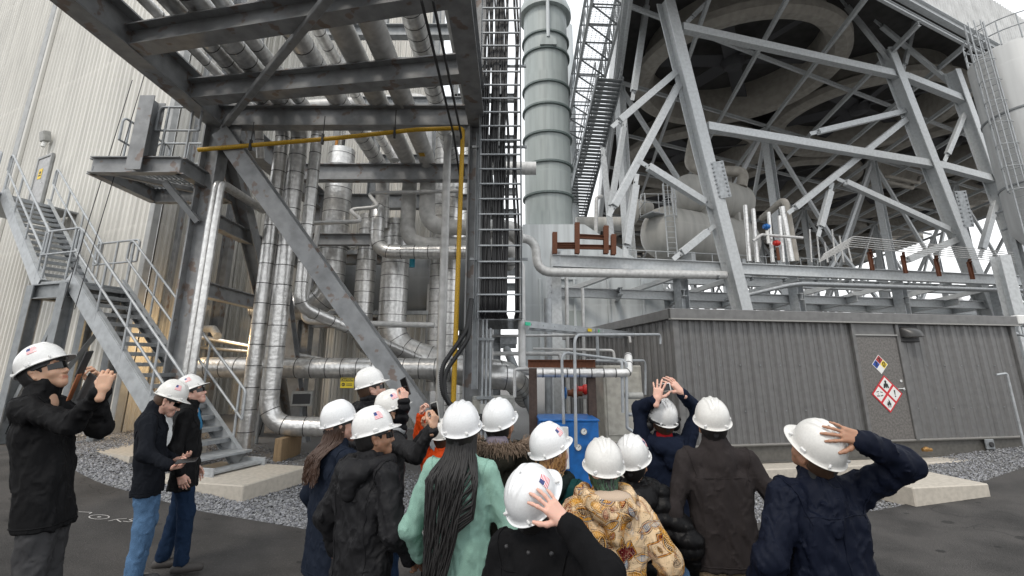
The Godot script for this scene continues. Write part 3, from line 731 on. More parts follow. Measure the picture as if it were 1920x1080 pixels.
func rack_pipes():
	var hh := 7.55
	var go := func(px: float, py: float): return lvl(px, py, hh).x
	var sil := {"bands": 0.42}
	# four silver runs over the left half which turn down behind the third beam
	var xa: Array = [go.call(270, 0), go.call(318, 0), go.call(366, 0), go.call(414, 0)]
	pipe("lagged_pipe", "thin outermost silver pipe along the left overhead girder", [Vector3(xa[0], hh, -2), Vector3(xa[0], hh, -9.6), Vector3(xa[0], hh - 0.9, -9.9)], 0.085, M.lag_dull, {"bands": 0.6})
	pipe("lagged_pipe", "silver banded pipe bending down left of its thicker neighbour by the rack column", [Vector3(xa[1], hh, -2), Vector3(xa[1], hh, -10.0), Vector3(xa[1], 0.6, -10.0)], 0.15, M.lag, sil)
	pipe("lagged_pipe", "thick silver banded pipe bending down between two thinner ones", [Vector3(xa[2], hh, -2), Vector3(xa[2], hh, -10.0), Vector3(xa[2], 1.0, -10.0), Vector3(xa[2] + 2.6, 0.95, -10.1)], 0.185, M.lag, sil)
	pipe("lagged_pipe", "thinner silver pipe that drops then slopes away right along the ground level", [Vector3(xa[3], hh, -2), Vector3(xa[3], hh, -10.0), Vector3(xa[3], 3.35, -10.0), Vector3(-1.6, 1.9, -14.0)], 0.125, M.lag, sil)
	var xb: float = go.call(532, 30)
	pipe("lagged_pipe", "thick banded silver pipe between silver and plain grey overhead runs", [Vector3(xb, hh, -2), Vector3(xb, hh, -12.6), Vector3(xb, 5.9, -12.9)], 0.19, M.lag_dull, sil)
	pipe("lagged_pipe", "slim banded silver overhead pipe just right of the thick silver one", [Vector3(go.call(585, 80), hh + 0.4, -2), Vector3(go.call(585, 80), hh + 0.4, -14)], 0.11, M.lag_dull, {"bands": 0.4})
	var c1: float = go.call(614, 0); var c2: float = go.call(680, 0)
	pipe("grey_pipe", "plain grey overhead pipe left of the one with yellow sticker", [Vector3(c1, hh, -2), Vector3(c1, hh, -12.4), Vector3(c1, 5.3, -12.4), Vector3(-0.1, 5.3, -12.4), Vector3(-0.1, 5.3, -15)], 0.2, M.pipe, {"bend": 0.55})
	var c2t := pipe("grey_pipe", "plain grey overhead pipe with small yellow sticker near its bend", [Vector3(c2, hh, -2), Vector3(c2, hh, -12.2), Vector3(c2, 5.72, -12.2), Vector3(0.1, 5.72, -12.2), Vector3(0.1, 5.72, -16)], 0.21, M.pipe, {"bend": 0.55})
	var m := MB.new(); var sp := Vector3(c2, hh - 0.213, -11.2)
	m.box(sp, Vector3(0.14, 0.006, 0.2)); put(m, "sticker", M.yellow, c2t)
	pipe("lagged_pipe", "banded silver overhead pipe right of the plain grey pair", [Vector3(go.call(748, 0), hh + 0.5, -2), Vector3(go.call(748, 0), hh + 0.5, -13.2), Vector3(go.call(748, 0), 1.0, -13.2)], 0.2, M.lag, {"bands": 0.3})
	pipe("grey_pipe", "narrow pale overhead pipe nearest the right girder", [Vector3(go.call(836, 0), hh + 0.3, -2), Vector3(go.call(836, 0), hh + 0.3, -12)], 0.11, M.pipe_light)
	pipe("lagged_pipe", "banded silver overhead pipe tucked against the right girder", [Vector3(go.call(880, 0) - 0.25, hh + 0.9, -2), Vector3(go.call(880, 0) - 0.25, hh + 0.9, -13)], 0.15, M.lag_dull, {"bands": 0.5})
	for k in 2:
		pipe("conduit", ["thin dark conduit crossing under the right overhead pipes", "second thin dark conduit beside the first under the rack"][k], [lvl(790 + k * 22, 0, 6.6), lvl(850 + k * 14, 250, 6.6), at(862 + k * 8, 330, 9.3)], 0.022, M.dark, {"bands": 0.0, "cat": "conduit", "seg": 8})
	# pale pair running across behind beam three
	pipe("cross_pipe", "upper pale pipe crossing behind the overhead runs with its end turned down", [at(535, 200, 12.9), at(800, 184, 12.9), at(800, 330, 12.9)], 0.16, M.pipe_light, {"bend": 0.4})
	pipe("cross_pipe", "lower pale pipe crossing beneath its longer twin behind the runs", [at(540, 216, 12.6), at(740, 208, 12.6), at(740, 300, 12.6)], 0.14, M.pipe_light, {"bend": 0.4})
	# big risers at the back
	var v1 := at(628, 430, 13.2); var v2 := at(689, 470, 13.3); var v3 := at(743, 470, 13.2); var v4 := at(824, 470, 13.6)
	pipe("lagged_riser", "thick silver riser with elbow turning left at its foot", [Vector3(v1.x, 8.4, v1.z), Vector3(v1.x, 3.75, v1.z), Vector3(v1.x - 2.0, 3.75, v1.z)], 0.38, M.lag, {"bands": 0.36, "bend": 0.8, "seg": 26})
	pipe("lagged_riser", "slim silver riser turning right at its foot in front of the dark vessel", [Vector3(v2.x, 6.4, v2.z), Vector3(v2.x, 2.75, v2.z), Vector3(v2.x + 2.2, 2.0, v2.z + 0.2)], 0.27, M.lag, {"bands": 0.3, "bend": 0.7, "seg": 24})
	pipe("lagged_riser", "broad silver riser curving right at its foot below the grey bends", [Vector3(v3.x, 6.2, v3.z), Vector3(v3.x, 2.65, v3.z), Vector3(v3.x + 2.2, 1.95, v3.z)], 0.38, M.lag, {"bands": 0.36, "bend": 0.9, "seg": 26})
	pipe("lagged_riser", "narrow silver riser close to the yellow pipe and rack column", [Vector3(v4.x, 9.5, v4.z), Vector3(v4.x, 1.5, v4.z)], 0.24, M.lag_dull, {"bands": 0.36})
	pipe("lagged_pipe", "silver pipe curling from the riser top into the grey bends", [Vector3(v2.x, 6.3, v2.z - 0.3), Vector3(at(705, 455, 12.0).x, 6.3, -12.0), Vector3(at(705, 455, 12.0).x, 5.0, -12.0), Vector3(-1.0, 4.98, -11.9)], 0.18, M.lag, {"bands": 0.35, "bend": 0.5})
	# pipes near the ground
	pipe("lagged_pipe", "long horizontal silver pipe at head height behind the visitors", [Vector3(-6.9, 2.12, -11.0), Vector3(-0.15, 2.08, -10.6), Vector3(0.25, 1.7, -12.2)], 0.22, M.lag, {"bands": 0.34, "bend": 0.6, "seg": 24})
	pipe("thin_pipe", "thin pale pipe dropping left of the diagonal brace and running right", [at(598, 420, 11.4), at(566, 603, 11.4), at(815, 610, 11.2)], 0.065, M.pipe_light, {"bend": 0.25, "seg": 12})
	pipe("thin_pipe", "thin grey pipe sloping low behind the diagonal brace", [at(365, 630, 12.5), at(690, 690, 13.0)], 0.06, M.lag, {"seg": 12})
	pipe("thin_pipe", "upper of two thin slanting pipes behind the stair rails", [at(360, 650, 13), at(500, 662, 13), at(640, 700, 13.5)], 0.05, M.lag, {"seg": 12})
	for k in 2:
		pipe("thin_pipe", ["bright slim vertical pipe nearest the left rack column", "second bright slim pipe beside the left rack column with elbow"][k], [Vector3(-5.72 + k * 0.17, 0.7, -8.7 + k * 0.1), Vector3(-5.72 + k * 0.17, 5.6 - k * 0.05, -8.7 + k * 0.1), Vector3(-5.72 + k * 0.17, 5.6 - k * 0.05, -10.5)], 0.065, M.lag, {"seg": 14, "bend": 0.16})
	pipe("thin_pipe", "pale vertical pipe from the rack girder down beside the yellow pipe", [at(840, 255, 9.6), Vector3(at(833, 520, 9.6).x, 0.3, -9.6)], 0.085, M.pipe_light, {"seg": 14})
	for k in [["zigzag_pipe", "thin grey zigzag pipe stepping down at the middle of the rack", [at(545, 420, 11.0), at(680, 415, 11.0), at(655, 393, 11.6), at(710, 388, 11.6), at(690, 362, 12.2), at(865, 358, 11.8)], 0.05]]:
		pipe(k[0], k[1], k[2], k[3], M.pipe_light, {"bend": 0.12, "seg": 10})
	# yellow gas line
	var gl := thing("gas_pipe", "bright yellow gas pipe along the third beam and down the right column", "pipe")
	m = MB.new(); m.tube(bend([at(372, 281, 8.75), at(640, 258, 8.75), at(780, 243, 8.75), at(868, 240, 8.75), Vector3(at(857, 480, 8.75).x, 0.4, -8.75)], 0.1), 0.045, 12); put(m, "barrel", M.yellow, gl)
	for px in [470, 605, 740]:
		m = MB.new(); var q := at(px, 272 - (px - 470) * 0.085, 8.72); m.box(q, Vector3(0.04, 0.22, 0.06)); m.bar(q, q + Vector3(0, 0.5, 0), 0.01, 6); put(m, "hanger", M.dark, gl)
	# orange and black standing lines in the far bay
	var ol := thing("orange_conduit", "orange vertical conduit between silver risers at the back wall", "conduit")
	m = MB.new(); m.bar(at(632, 262, 14.8), at(600, 480, 14.8), 0.05); put(m, "barrel", mk(Color(0.5, 0.2, 0.02), 0.5), ol)
	var ob := thing("black_conduit", "black vertical conduit beside the orange one at the back wall", "conduit")
	m = MB.new(); m.bar(at(645, 262, 14.7), at(612, 480, 14.7), 0.05); put(m, "barrel", M.black, ob)
	# dark horizontal vessel behind the risers
	var ve := thing("process_vessel", "big dark grey horizontal vessel behind the silver risers", "vessel", at(760, 535, 17.0))
	m = MB.new()
	m.lathe(Vector3(-2.3, 0, 0), Vector3(1, 0, 0), [Vector2(0.01, -0.5), Vector2(0.7, -0.4), Vector2(1.25, -0.2), Vector2(1.6, 0.1), Vector2(1.6, 4.6), Vector2(1.3, 4.9), Vector2(0.7, 5.1), Vector2(0.01, 5.2)], 40); put(m, "shell", M.vessel, ve)
	for x in [-1.5, 1.5]:
		m = MB.new(); m.box(Vector3(x, -2.0, 0), Vector3(0.35, 1.4, 2.2), Basis.IDENTITY, 0.02); put(m, "saddle", M.steel, ve)
	m = MB.new(); m.box(Vector3(-1.2, -1.15, 1.5), Vector3(5.5, 0.12, 0.2)); put(m, "skid_beam", M.galv, ve)
	# far maze of steel and pipes behind the vessel
	var far := thing("background_steelwork", "tangle of far steel floors seen between the pipes behind the vessel", "steel frame", Vector3.ZERO)
	for y in [3.2, 6.0, 8.5, 11.0, 14.0]:
		ibeam("floor_beam", Vector3(-2.6, y, -19.5), Vector3(0.2, y, -19.5), 0.35, 0.25, M.galv_dark, far)
		ibeam("floor_beam", Vector3(-2.6, y, -23.5), Vector3(0.2, y, -23.5), 0.35, 0.25, M.galv_dark, far)
	for x in [-2.6, -0.6]:
		ibeam("column", Vector3(x, 0, -19.5), Vector3(x, 16, -19.5), 0.3, 0.3, M.galv_dark, far, Vector3(1, 0, 0))
	for k in [[-2.6, 3.2, -0.6, 6.0], [-0.6, 6.0, -2.6, 8.5], [-2.6, 8.5, -0.6, 11.0]]:
		ibeam("brace", Vector3(k[0], k[1], -19.4), Vector3(k[2], k[3], -19.4), 0.2, 0.2, M.galv_dark, far, Vector3(0, 0, 1))
	pipe("lagged_riser", "far silver riser half hidden between the rack column and steel floors", [Vector3(-1.5, 0.5, -17.4), Vector3(-1.5, 13, -17.4)], 0.4, M.lag, {"bands": 0.5})
	pipe("grey_pipe", "far plain grey pipe crossing behind the cable ladder", [Vector3(-2.2, 9.4, -16.8), Vector3(0.9, 9.4, -16.8)], 0.25, M.pipe_light)
# ---------------------------------------------------------------- centre: cable ladder, stack, compressor, conduits
func centre():
	# vertical cable ladder
	var zl := -8.55
	var xl := at(898, 400, 8.55).x; var xr := at(977, 400, 8.55).x
	var lt := thing("cable_ladder", "tall vertical galvanised cable ladder right of the rack column", "cable ladder", Vector3.ZERO)
	var y0 := 2.95; var y1 := 13.0
	for k in 2:
		var x := xl if k == 0 else xr
		var m := MB.new(); m.prism(Vector3(x, y0, zl), Vector3(x, y1, zl), Vector3(1, 0, 0), csec(0.03, 0.11, 0.004)); put(m, "side_rail", M.galv, lt)
		m = MB.new(); m.prism(Vector3(x, y0 + 0.02, zl), Vector3(x, y0 - 0.05, zl - 2.6), Vector3(1, 0, 0), csec(0.03, 0.11, 0.004)); put(m, "side_rail", M.galv, lt)
	var rm := MB.new(); rm.prism(Vector3(xl, 0, 0), Vector3(xr, 0, 0), Vector3.UP, rsec(0.028, 0.04, 0.004)); var rung := rm.mesh(M.galv)
	var y := y0 + 0.12
	while y < y1:
		inst(rung, "rung", lt, Transform3D(Basis.IDENTITY, Vector3(0, y, zl + 0.07))); y += 0.3
	for i in 9: inst(rung, "rung", lt, Transform3D(Basis.IDENTITY, Vector3(0, y0 + 0.01, zl - 0.2 - i * 0.27)))
	for yy in [4.05, 6.3, 8.1, 10.3]:
		var m := MB.new(); m.prism(Vector3(xl - 0.16, yy, zl - 0.06), Vector3(xr + 0.12, yy, zl - 0.06), Vector3.UP, csec(0.045, 0.045, 0.006)); put(m, "support_channel", M.galv_dark, lt)
	for i in 22:
		var x := xl + 0.09 + (xr - xl - 0.18) * i / 21.0 + rng.randf_range(-0.02, 0.02)
		if i > 16 and i < 20: continue
		var p := PackedVector3Array()
		var ph := rng.randf() * 6.0
		for j in 40:
			var yy := y0 + 0.1 + j * 0.255
			p.append(Vector3(x + sin(yy * 1.3 + ph) * 0.025 + sin(yy * 3.1 + ph * 2) * 0.01, yy, zl - 0.02 + sin(yy * 0.9 + ph) * 0.02))
		p.insert(0, Vector3(x, y0 + 0.04, zl - 0.12)); p.insert(0, Vector3(x, y0 + 0.03, zl - 2.4))
		var m := MB.new(); m.tube(p, rng.randf_range(0.017, 0.028), 8, false)
		tag(put(m, "power_cable", M.cable), "black power cable strapped inside the tall vertical cable ladder", "cable", "black cables in the vertical cable ladder")
	# slotted channel beside the column
	var chn := thing("strut_channel", "bright galvanised channel standing against the right rack column", "channel", Vector3.ZERO)
	var m := MB.new(); var cx := at(893, 500, 8.5).x
	m.prism(Vector3(cx, 1.75, -8.7), Vector3(cx, 6.6, -8.7), Vector3(1, 0, 0), csec(0.1, 0.12, 0.006)); put(m, "rail", M.galv, chn)
	for i in 3:
		m = MB.new(); m.bar(Vector3(cx + 0.12 + i * 0.07, 0.3, -8.75), Vector3(cx + 0.12 + i * 0.07, 3.6 - i * 0.4, -8.75), 0.024, 10); put(m, "conduit", M.galv, chn)
	for yy in [1.1, 1.6, 2.6, 3.0]:
		m = MB.new(); m.box(Vector3(cx + 0.18, yy, -8.71), Vector3(0.3, 0.05, 0.05), Basis.IDENTITY, 0.004); put(m, "clamp", M.galv_dark, chn)
	m = MB.new(); m.box(Vector3(cx + 0.14, 1.42, -8.66), Vector3(0.1, 0.16, 0.06), Basis.IDENTITY, 0.008); put(m, "junction_box", M.box_grey, chn)
	# two drooping black hoses by the yellow pipe
	for k in 2:
		var h := thing("black_hose", ["thick black corrugated hose looping left of the rack column foot", "second black hose looping lower in front of the yellow pipe"][k], "hose")
		var pts := bend([at(884, 560, 8.3), at(875 + k * 4, 620 + k * 14, 8.2), at(826 + k * 6, 690 + k * 12, 8.1), at(830 + k * 6, 752 + k * 10, 8.1), at(905, 790 - k * 8, 8.3)], 0.5, 8)
		m = MB.new(); m.tube(pts, 0.035, 10); put(m, "tube", M.cable, h)
		m = MB.new()
		for w in walk(pts, 0.03): m.tube(PackedVector3Array([w[0] - w[1] * 0.007, w[0] + w[1] * 0.007]), 0.041, 10)
		put(m, "rings", M.cable, h).set_meta("kind", "stuff")

	# exhaust stack
	var sc := at(1029, 410, 24.0); var base := 6.9
	var sx := Vector3(sc.x, 0, -24.0)
	var st := thing("exhaust_stack", "tall pale green flanged steel stack rising at the centre", "stack", sx)
	m = MB.new(); m.lathe(Vector3(0, base, 0), Vector3.UP, [Vector2(1.24, -1.5), Vector2(1.24, 20), Vector2(1.14, 20.02)], 48); put(m, "shell", M.stack, st)
	for py in [375, 319, 266, 215, 175, 115, 85]:
		var yy := at(1029, py, 24.0).y
		m = MB.new(); m.lathe(Vector3(0, yy, 0), Vector3.UP, [Vector2(1.24, -0.05), Vector2(1.36, -0.05), Vector2(1.36, 0.05), Vector2(1.24, 0.05)], 48); put(m, "flange_ring", M.stack_lip, st)
	var wy := at(1029, 32, 24.0).y
	m = MB.new(); m.lathe(Vector3(0, wy, 0), Vector3.UP, [Vector2(1.24, -0.2), Vector2(1.52, -0.18), Vector2(1.52, 0.12), Vector2(1.24, 0.9)], 48); put(m, "collar", M.stack, st)
	m = MB.new(); m.bar(Vector3(0.05, wy + 0.6, 1.45), Vector3(0.05, at(1029, 78, 23).y, 1.4), 0.1, 10); put(m, "damper_arm", M.hood, st)
	m = MB.new(); m.prism(Vector3(0.05, at(1029, 86, 23).y, 1.26), Vector3(0.05, at(1029, 86, 23).y, 1.42), Vector3.UP, PackedVector2Array([Vector2(-0.45, -0.2), Vector2(0.45, -0.2), Vector2(0.42, 0.1), Vector2(0.12, 0.42), Vector2(-0.12, 0.42), Vector2(-0.42, 0.1)])); put(m, "damper_plate", M.stack, st)
	# its hood
	var hd := thing("stack_hood", "pale blue-grey sloped housing under the flanged stack", "housing", sx)
	m = MB.new()
	var by := at(1029, 600, 22.5).y - 2.5
	var pr := PackedVector2Array([Vector2(-1.6, by), Vector2(5.2, by), Vector2(5.2, 6.6), Vector2(4.4, 6.9), Vector2(1.6, 8.9), Vector2(-1.4, 8.9), Vector2(-1.6, 8.0)])
	m.prism(Vector3(0, 0, -1.8), Vector3(0, 0, 1.6), Vector3.UP, pr); put(m, "casing", M.hood, hd)
	for x in [-0.6, 1.0, 2.6, 4.2]:
		m = MB.new(); m.box(Vector3(x, (by + 6.2) * 0.5, 1.66), Vector3(0.12, 6.2 - by, 0.12), Basis.IDENTITY, 0.01); put(m, "stiffener", M.hood, hd)
	m = MB.new(); m.box(Vector3(1.0, 3.6, 1.63), Vector3(0.9, 2.2, 0.06), Basis.IDENTITY, 0.01); put(m, "access_door", M.stack, hd)
	# second slim stack far right of it
	pipe("vent_pipe", "slim pale vent pipe in the bright gap right of the stack", [Vector3(4.1, 8, -31), Vector3(4.1, 27, -31)], 0.45, M.hood, {"seg": 20})

	# horizontal cable tray and its stuff at y~610
	var tr := thing("cable_tray", "horizontal galvanised cable tray with coloured tags above the compressor", "cable tray", Vector3.ZERO)
	var a := at(984, 607, 8.6); var b := at(1195, 612, 11.6)
	b.y = a.y
	m = MB.new(); m.prism(a, b, Vector3.UP, csec(0.12, 0.03, 0.005)); put(m, "side_rail", M.galv, tr)
	m = MB.new(); m.prism(a + Vector3(0.1, 0, -0.7), b + Vector3(0.1, 0, -0.7), Vector3.UP, csec(0.12, 0.03, 0.005)); put(m, "side_rail", M.galv, tr)
	for i in 12:
		var p := a.lerp(b, (i + 0.5) / 12.0); m = MB.new(); m.prism(p, p + Vector3(0.1, 0, -0.7), Vector3.UP, rsec(0.03, 0.04, 0.004)); put(m, "rung", M.galv, tr)
	for k in [[0.02, Color(0.02, 0.45, 0.25)], [0.5, Color(0.7, 0.5, 0.02)], [0.57, Color(0.03, 0.45, 0.12)]]:
		m = MB.new(); m.box(a.lerp(b, k[0]) + Vector3(0, 0.0, 0.035), Vector3(0.14, 0.06, 0.01), Basis(Vector3.UP, atan2(-(b.z - a.z), b.x - a.x))); put(m, "tag_plate", mk(k[1], 0.4), tr)
	# white pipes
	pipe("drop_pipe", "pale pipe dropping in front of the cable tray to a low elbow", [at(930, 492, 8.9), at(978, 492, 8.9), at(979, 695, 8.9), at(1008, 697, 8.9)], 0.068, M.pipe_light, {"bend": 0.12, "seg": 14})
	pipe("grey_pipe", "long pale pipe with an s-bend running under the walkway beam", [at(890, 447, 18.6), at(1003, 447, 18.6), at(1008, 510, 18.6), at(1360, 516, 20.6)], 0.18, M.pipe_light, {"bend": 0.6})
	pipe("lagged_pipe", "fat silver elbow at the end of the head height pipe", [at(905, 706, 10.2), at(962, 708, 10.2), at(985, 745, 12.0)], 0.25, M.lag, {"bands": 0.3, "bend": 0.4, "seg": 22})
	for k in [[[925, 663], [1050, 663], 0.045, "thin pale pipe just below the cable tray ending in an elbow"], [[905, 630], [1180, 628], 0.03, "upper thin straight pipe under the cable tray"], [[1000, 654], [1150, 657], 0.03, "second thin straight pipe under the cable tray"]]:
		pipe("thin_pipe", k[3], [at(k[0][0], k[0][1], 10.6), at(k[1][0], k[1][1], 10.6), at(k[1][0] + 2, k[1][1] + 14, 10.6)], k[2], M.pipe_light, {"bend": 0.08, "seg": 10})
	for k in [[1062, 520, 640, 0.05, "left pale standing pipe behind the brown steel portal"], [1092, 540, 640, 0.045, "right pale standing pipe behind the brown steel portal"], [1115, 370, 470, 0.12, "pale standing pipe with hooked top left of the tanks"]]:
		if k[0] == 1115: pipe("standing_pipe", k[4], [at(1117, 480, 24), at(1118, 372, 24), at(1128, 368, 24.5)], 0.1, M.pipe_light, {"bend": 0.25, "seg": 12})
		else: pipe("standing_pipe", k[4], [at(k[0], k[1], 12.5), Vector3(at(k[0], k[2], 12.5).x, 0.3, -12.5)], k[3], M.pipe_light, {"seg": 12})
	# brown portal
	var po := thing("steel_portal", "rust brown steel portal standing behind the blue compressor", "portal", Vector3.ZERO)
	var pl := at(999, 700, 8.3); var pr2 := at(1108, 700, 8.3); var ph2 := at(1050, 690, 8.3).y
	for p in [pl, pr2]: ibeam("post", Vector3(p.x, 0, p.z), Vector3(p.x, ph2, p.z), 0.13, 0.13, M.rust_dark, po, Vector3(0, 0, 1), 0.012)
	ibeam("lintel", Vector3(pl.x - 0.08, ph2 + 0.07, pl.z), Vector3(pr2.x + 0.08, ph2 + 0.07, pl.z), 0.13, 0.13, M.rust, po, Vector3.UP, 0.012)
	pipe("lagged_pipe", "silver pipe tied under the lintel of the brown portal", [Vector3(pl.x + 0.06, ph2 - 0.08, pl.z + 0.12), Vector3(pr2.x + 0.6, ph2 - 0.08, pl.z + 0.12), at(1178, 667, 8.5)], 0.07, M.lag_dull, {"bands": 0.2, "bend": 0.1, "seg": 14})
	pipe("handrail_pipe", "white low rail piece left of the brown portal", [at(965, 745, 8.6), at(965, 692, 8.6), at(1040, 692, 8.6)], 0.03, M.pipe_light, {"bend": 0.06, "seg": 8})
	# valves with wheels
	for k in [[1078, 737, "blue", "blue handwheel valve behind the brown portal"], [1098, 730, "red", "red valve body between the portal pipes"]]:
		var p := at(k[0], k[1], 9.6)
		var vv := thing("gate_valve", k[3], "valve", p)
		m = MB.new(); m.bar(Vector3(-0.14, 0, 0), Vector3(0.14, 0, 0), 0.06, 14); m.ball(Vector3.ZERO, 0.085, 0.1, 0.085, 8); put(m, "valve_body", M.red if k[2] == "red" else M.rust, vv)
		m = MB.new(); m.bar(Vector3(0, 0.05, 0), Vector3(0, 0.2, 0.0), 0.018); put(m, "stem", M.chrome, vv)
		m = MB.new()
		var ring := PackedVector3Array()
		for i in 17: ring.append(Vector3(-0.18, cos(TAU * i / 16) * 0.1, sin(TAU * i / 16) * 0.1))
		m.tube(ring, 0.012, 6, false); m.bar(Vector3(-0.18, -0.1, 0), Vector3(-0.18, 0.1, 0), 0.008, 5); m.bar(Vector3(-0.18, 0, -0.1), Vector3(-0.18, 0, 0.1), 0.008, 5)
		put(m, "handwheel", M.blue if k[2] == "blue" else M.red, vv)
	pipe("thin_pipe", "horizontal pipe leaving the red valve towards the cabinet", [at(1075, 742, 9.7), at(1150, 744, 9.7)], 0.05, M.pipe_light, {"seg": 10})
	# blue compressor
	var cz := 7.6
	var cl := at(1012, 790, cz); var cr := at(1122, 790, cz)
	var cw := cr.x - cl.x; var chh := 1.22
	var co := thing("air_compressor", "bright blue compressor cabinet with gauges and white control box", "compressor", Vector3((cl.x + cr.x) * 0.5, 0.02, cl.z - 0.45))
	chh = cl.y - 0.02
	m = MB.new(); m.box(Vector3(0, chh * 0.5, 0), Vector3(cw, chh, 0.9), Basis.IDENTITY, 0.015); put(m, "casing", M.blue, co)
	m = MB.new(); m.box(Vector3(0, chh + 0.012, 0), Vector3(cw + 0.03, 0.03, 0.93), Basis.IDENTITY, 0.006); put(m, "lid", M.blue, co)
	m = MB.new(); m.box(Vector3(-cw * 0.23, chh - 0.36, 0.49), Vector3(0.36, 0.58, 0.08), Basis.IDENTITY, 0.01); put(m, "control_box", M.white, co)
	m = MB.new(); m.bar(Vector3(-cw * 0.16, chh - 0.16, 0.52), Vector3(-cw * 0.16, chh - 0.16, 0.56), 0.032, 14); put(m, "stop_button", mk(Color(0.6, 0.1, 0.02), 0.4), co)
	for g in [Vector3(cw * 0.24, chh - 0.14, 0.45), Vector3(cw * 0.34, chh - 0.36, 0.45), Vector3(cw * 0.14, chh - 0.36, 0.45)]:
		m = MB.new(); m.bar(g, g + Vector3(0, 0, 0.04), 0.05, 16); var gg := put(m, "gauge", M.chrome, co)
		m = MB.new(); m.bar(g + Vector3(0, 0, 0.041), g + Vector3(0, 0, 0.044), 0.04, 16); put(m, "dial", M.white, gg)
		m = MB.new(); m.box(g + Vector3(0.01, 0.012, 0.046), Vector3(0.006, 0.035, 0.003), Basis(Vector3(0, 0, 1), -0.6)); put(m, "needle", M.black, gg)
	m = MB.new(); m.box(Vector3(0, 0.35, 0.452), Vector3(cw - 0.06, 0.02, 0.006)); put(m, "panel_joint", M.dark, co)
	var tm := TextMesh.new(); tm.text = "sill"; var sf := SystemFont.new(); sf.font_names = PackedStringArray(["Droid Serif"]); sf.font_italic = true; sf.font_weight = 700
	tm.font = sf; tm.font_size = 32; tm.pixel_size = 0.0055; tm.depth = 0.004; tm.material = M.white
	inst(tm, "lettering", co, Transform3D(Basis.IDENTITY, Vector3(-cw * 0.17, chh - 0.78, 0.455)))
	# conduits rising from it
	pipe("conduit", "grey conduit arching from the compressor top over to the shed", [at(1057, 795, 7.5), at(1053, 660, 7.5), at(1175, 676, 8.4), at(1210, 676, 9.2), at(1210, 740, 9.2)], 0.022, M.galv, {"bend": 0.14, "seg": 10, "cat": "conduit"})
	pipe("conduit", "taller grey conduit bending across to the shed roof edge", [at(1080, 838, 7.35), at(1077, 628, 7.35), at(1238, 627, 9.4), at(1238, 645, 9.4)], 0.024, M.galv, {"bend": 0.16, "seg": 10, "cat": "conduit"})
	for k in 2: pipe("conduit", ["left of two straight conduits dropping beside the grey cabinet", "right of two straight conduits dropping beside the grey cabinet"][k], [at(1100, 676, 8.6), at(1166 + k * 8, 678, 8.2), at(1168 + k * 8, 772 + k * 30, 8.2), at(1168 + k * 40, 774 + k * 50, 8.2)], 0.026, M.galv, {"bend": 0.05, "seg": 10, "cat": "conduit"})
	pipe("conduit", "short wrapped conduit with dark end by the shed corner", [at(1172, 742, 8.3), at(1205, 742, 8.3)], 0.055, M.box_grey, {"seg": 12, "cat": "conduit"})
	pipe("conduit", "low grey conduit running right towards the ear-muffed visitor", [at(1176, 777, 8.3), at(1222, 777, 8.3)], 0.03, M.galv, {"seg": 10, "cat": "conduit"})
	# perforated strut holding the conduits
	m = MB.new(); m.prism(at(1116, 615, 8.9), at(1119, 675, 8.9), Vector3(0, 0, 1), csec(0.05, 0.05, 0.006))
	for i in 7: m.box(at(1118.5, 620 + i * 8, 8.87), Vector3(0.02, 0.035, 0.01))
	tag(put(m, "perforated_strut", M.galv_dark), "short perforated strut hanging below the cable tray", "strut")
	# tall grey cabinets
	var cb := thing("electrical_cabinet", "tall beige-grey electrical cabinet between compressor and shed", "cabinet", Vector3(at(1165, 740, 9.2).x, 0.05, -9.6))
	m = MB.new(); m.box(Vector3(0, 1.05, 0), Vector3(0.75, 2.1, 0.7), Basis(Vector3.UP, 0.15), 0.015); put(m, "casing", M.cabinet, cb)
	for k in [[0.42, 0.72], [1.42, 1.1]]:
		m = MB.new(); m.box(Basis(Vector3.UP, 0.15) * Vector3(0, k[0], 0.36), Vector3(0.66, k[1], 0.02), Basis(Vector3.UP, 0.15), 0.008); put(m, "door", M.cabinet, cb)
	m = MB.new()
	for i in 6: m.box(Basis(Vector3.UP, 0.15) * Vector3(-0.12, 0.5 + i * 0.04, 0.375), Vector3(0.22, 0.018, 0.012), Basis(Vector3.UP, 0.15).rotated(Vector3.RIGHT, 0.5))
	put(m, "vent_louvres", M.box_grey, cb)
	m = MB.new(); m.box(Basis(Vector3.UP, 0.15) * Vector3(0.22, 1.4, 0.385), Vector3(0.03, 0.14, 0.03), Basis(Vector3.UP, 0.15), 0.006); put(m, "handle", M.black, cb)
	# tilted junction panel left of portal
	var jp := thing("junction_panel", "pale grey junction box panel behind the fur hooded visitor", "box", at(925, 775, 8.9))
	m = MB.new(); m.box(Vector3.ZERO, Vector3(0.75, 0.6, 0.22), Basis.IDENTITY, 0.03); put(m, "casing", M.box_grey, jp)
	m = MB.new(); m.box(Vector3(-0.12, 0.02, 0.12), Vector3(0.42, 0.46, 0.02), Basis(Vector3(0, 0, 1), 0.12), 0.008); put(m, "cover", M.cabinet, jp)
	for x in [-0.28, 0.05]:
		m = MB.new(); m.box(Vector3(x, -0.15, 0.135), Vector3(0.03, 0.03, 0.01)); put(m, "latch", M.yellow, jp)
	m = MB.new(); m.bar(Vector3(0, -0.3, 0), Vector3(0, -1.5, 0), 0.04); put(m, "post", M.galv_dark, jp)
	# a slanting steel brace behind, and dark low clutter
	pipe("thin_pipe", "dark slanting pipe descending behind the junction panel", [at(950, 655, 12.5), at(1010, 800, 10.5)], 0.1, M.galv_dark, {"seg": 12})
	pipe("standing_pipe", "grey standing pipe just left of the compressor", [at(1027, 560, 11.5), Vector3(at(1027, 700, 11.5).x, 0.2, -11.5)], 0.09, M.galv, {"seg": 12})
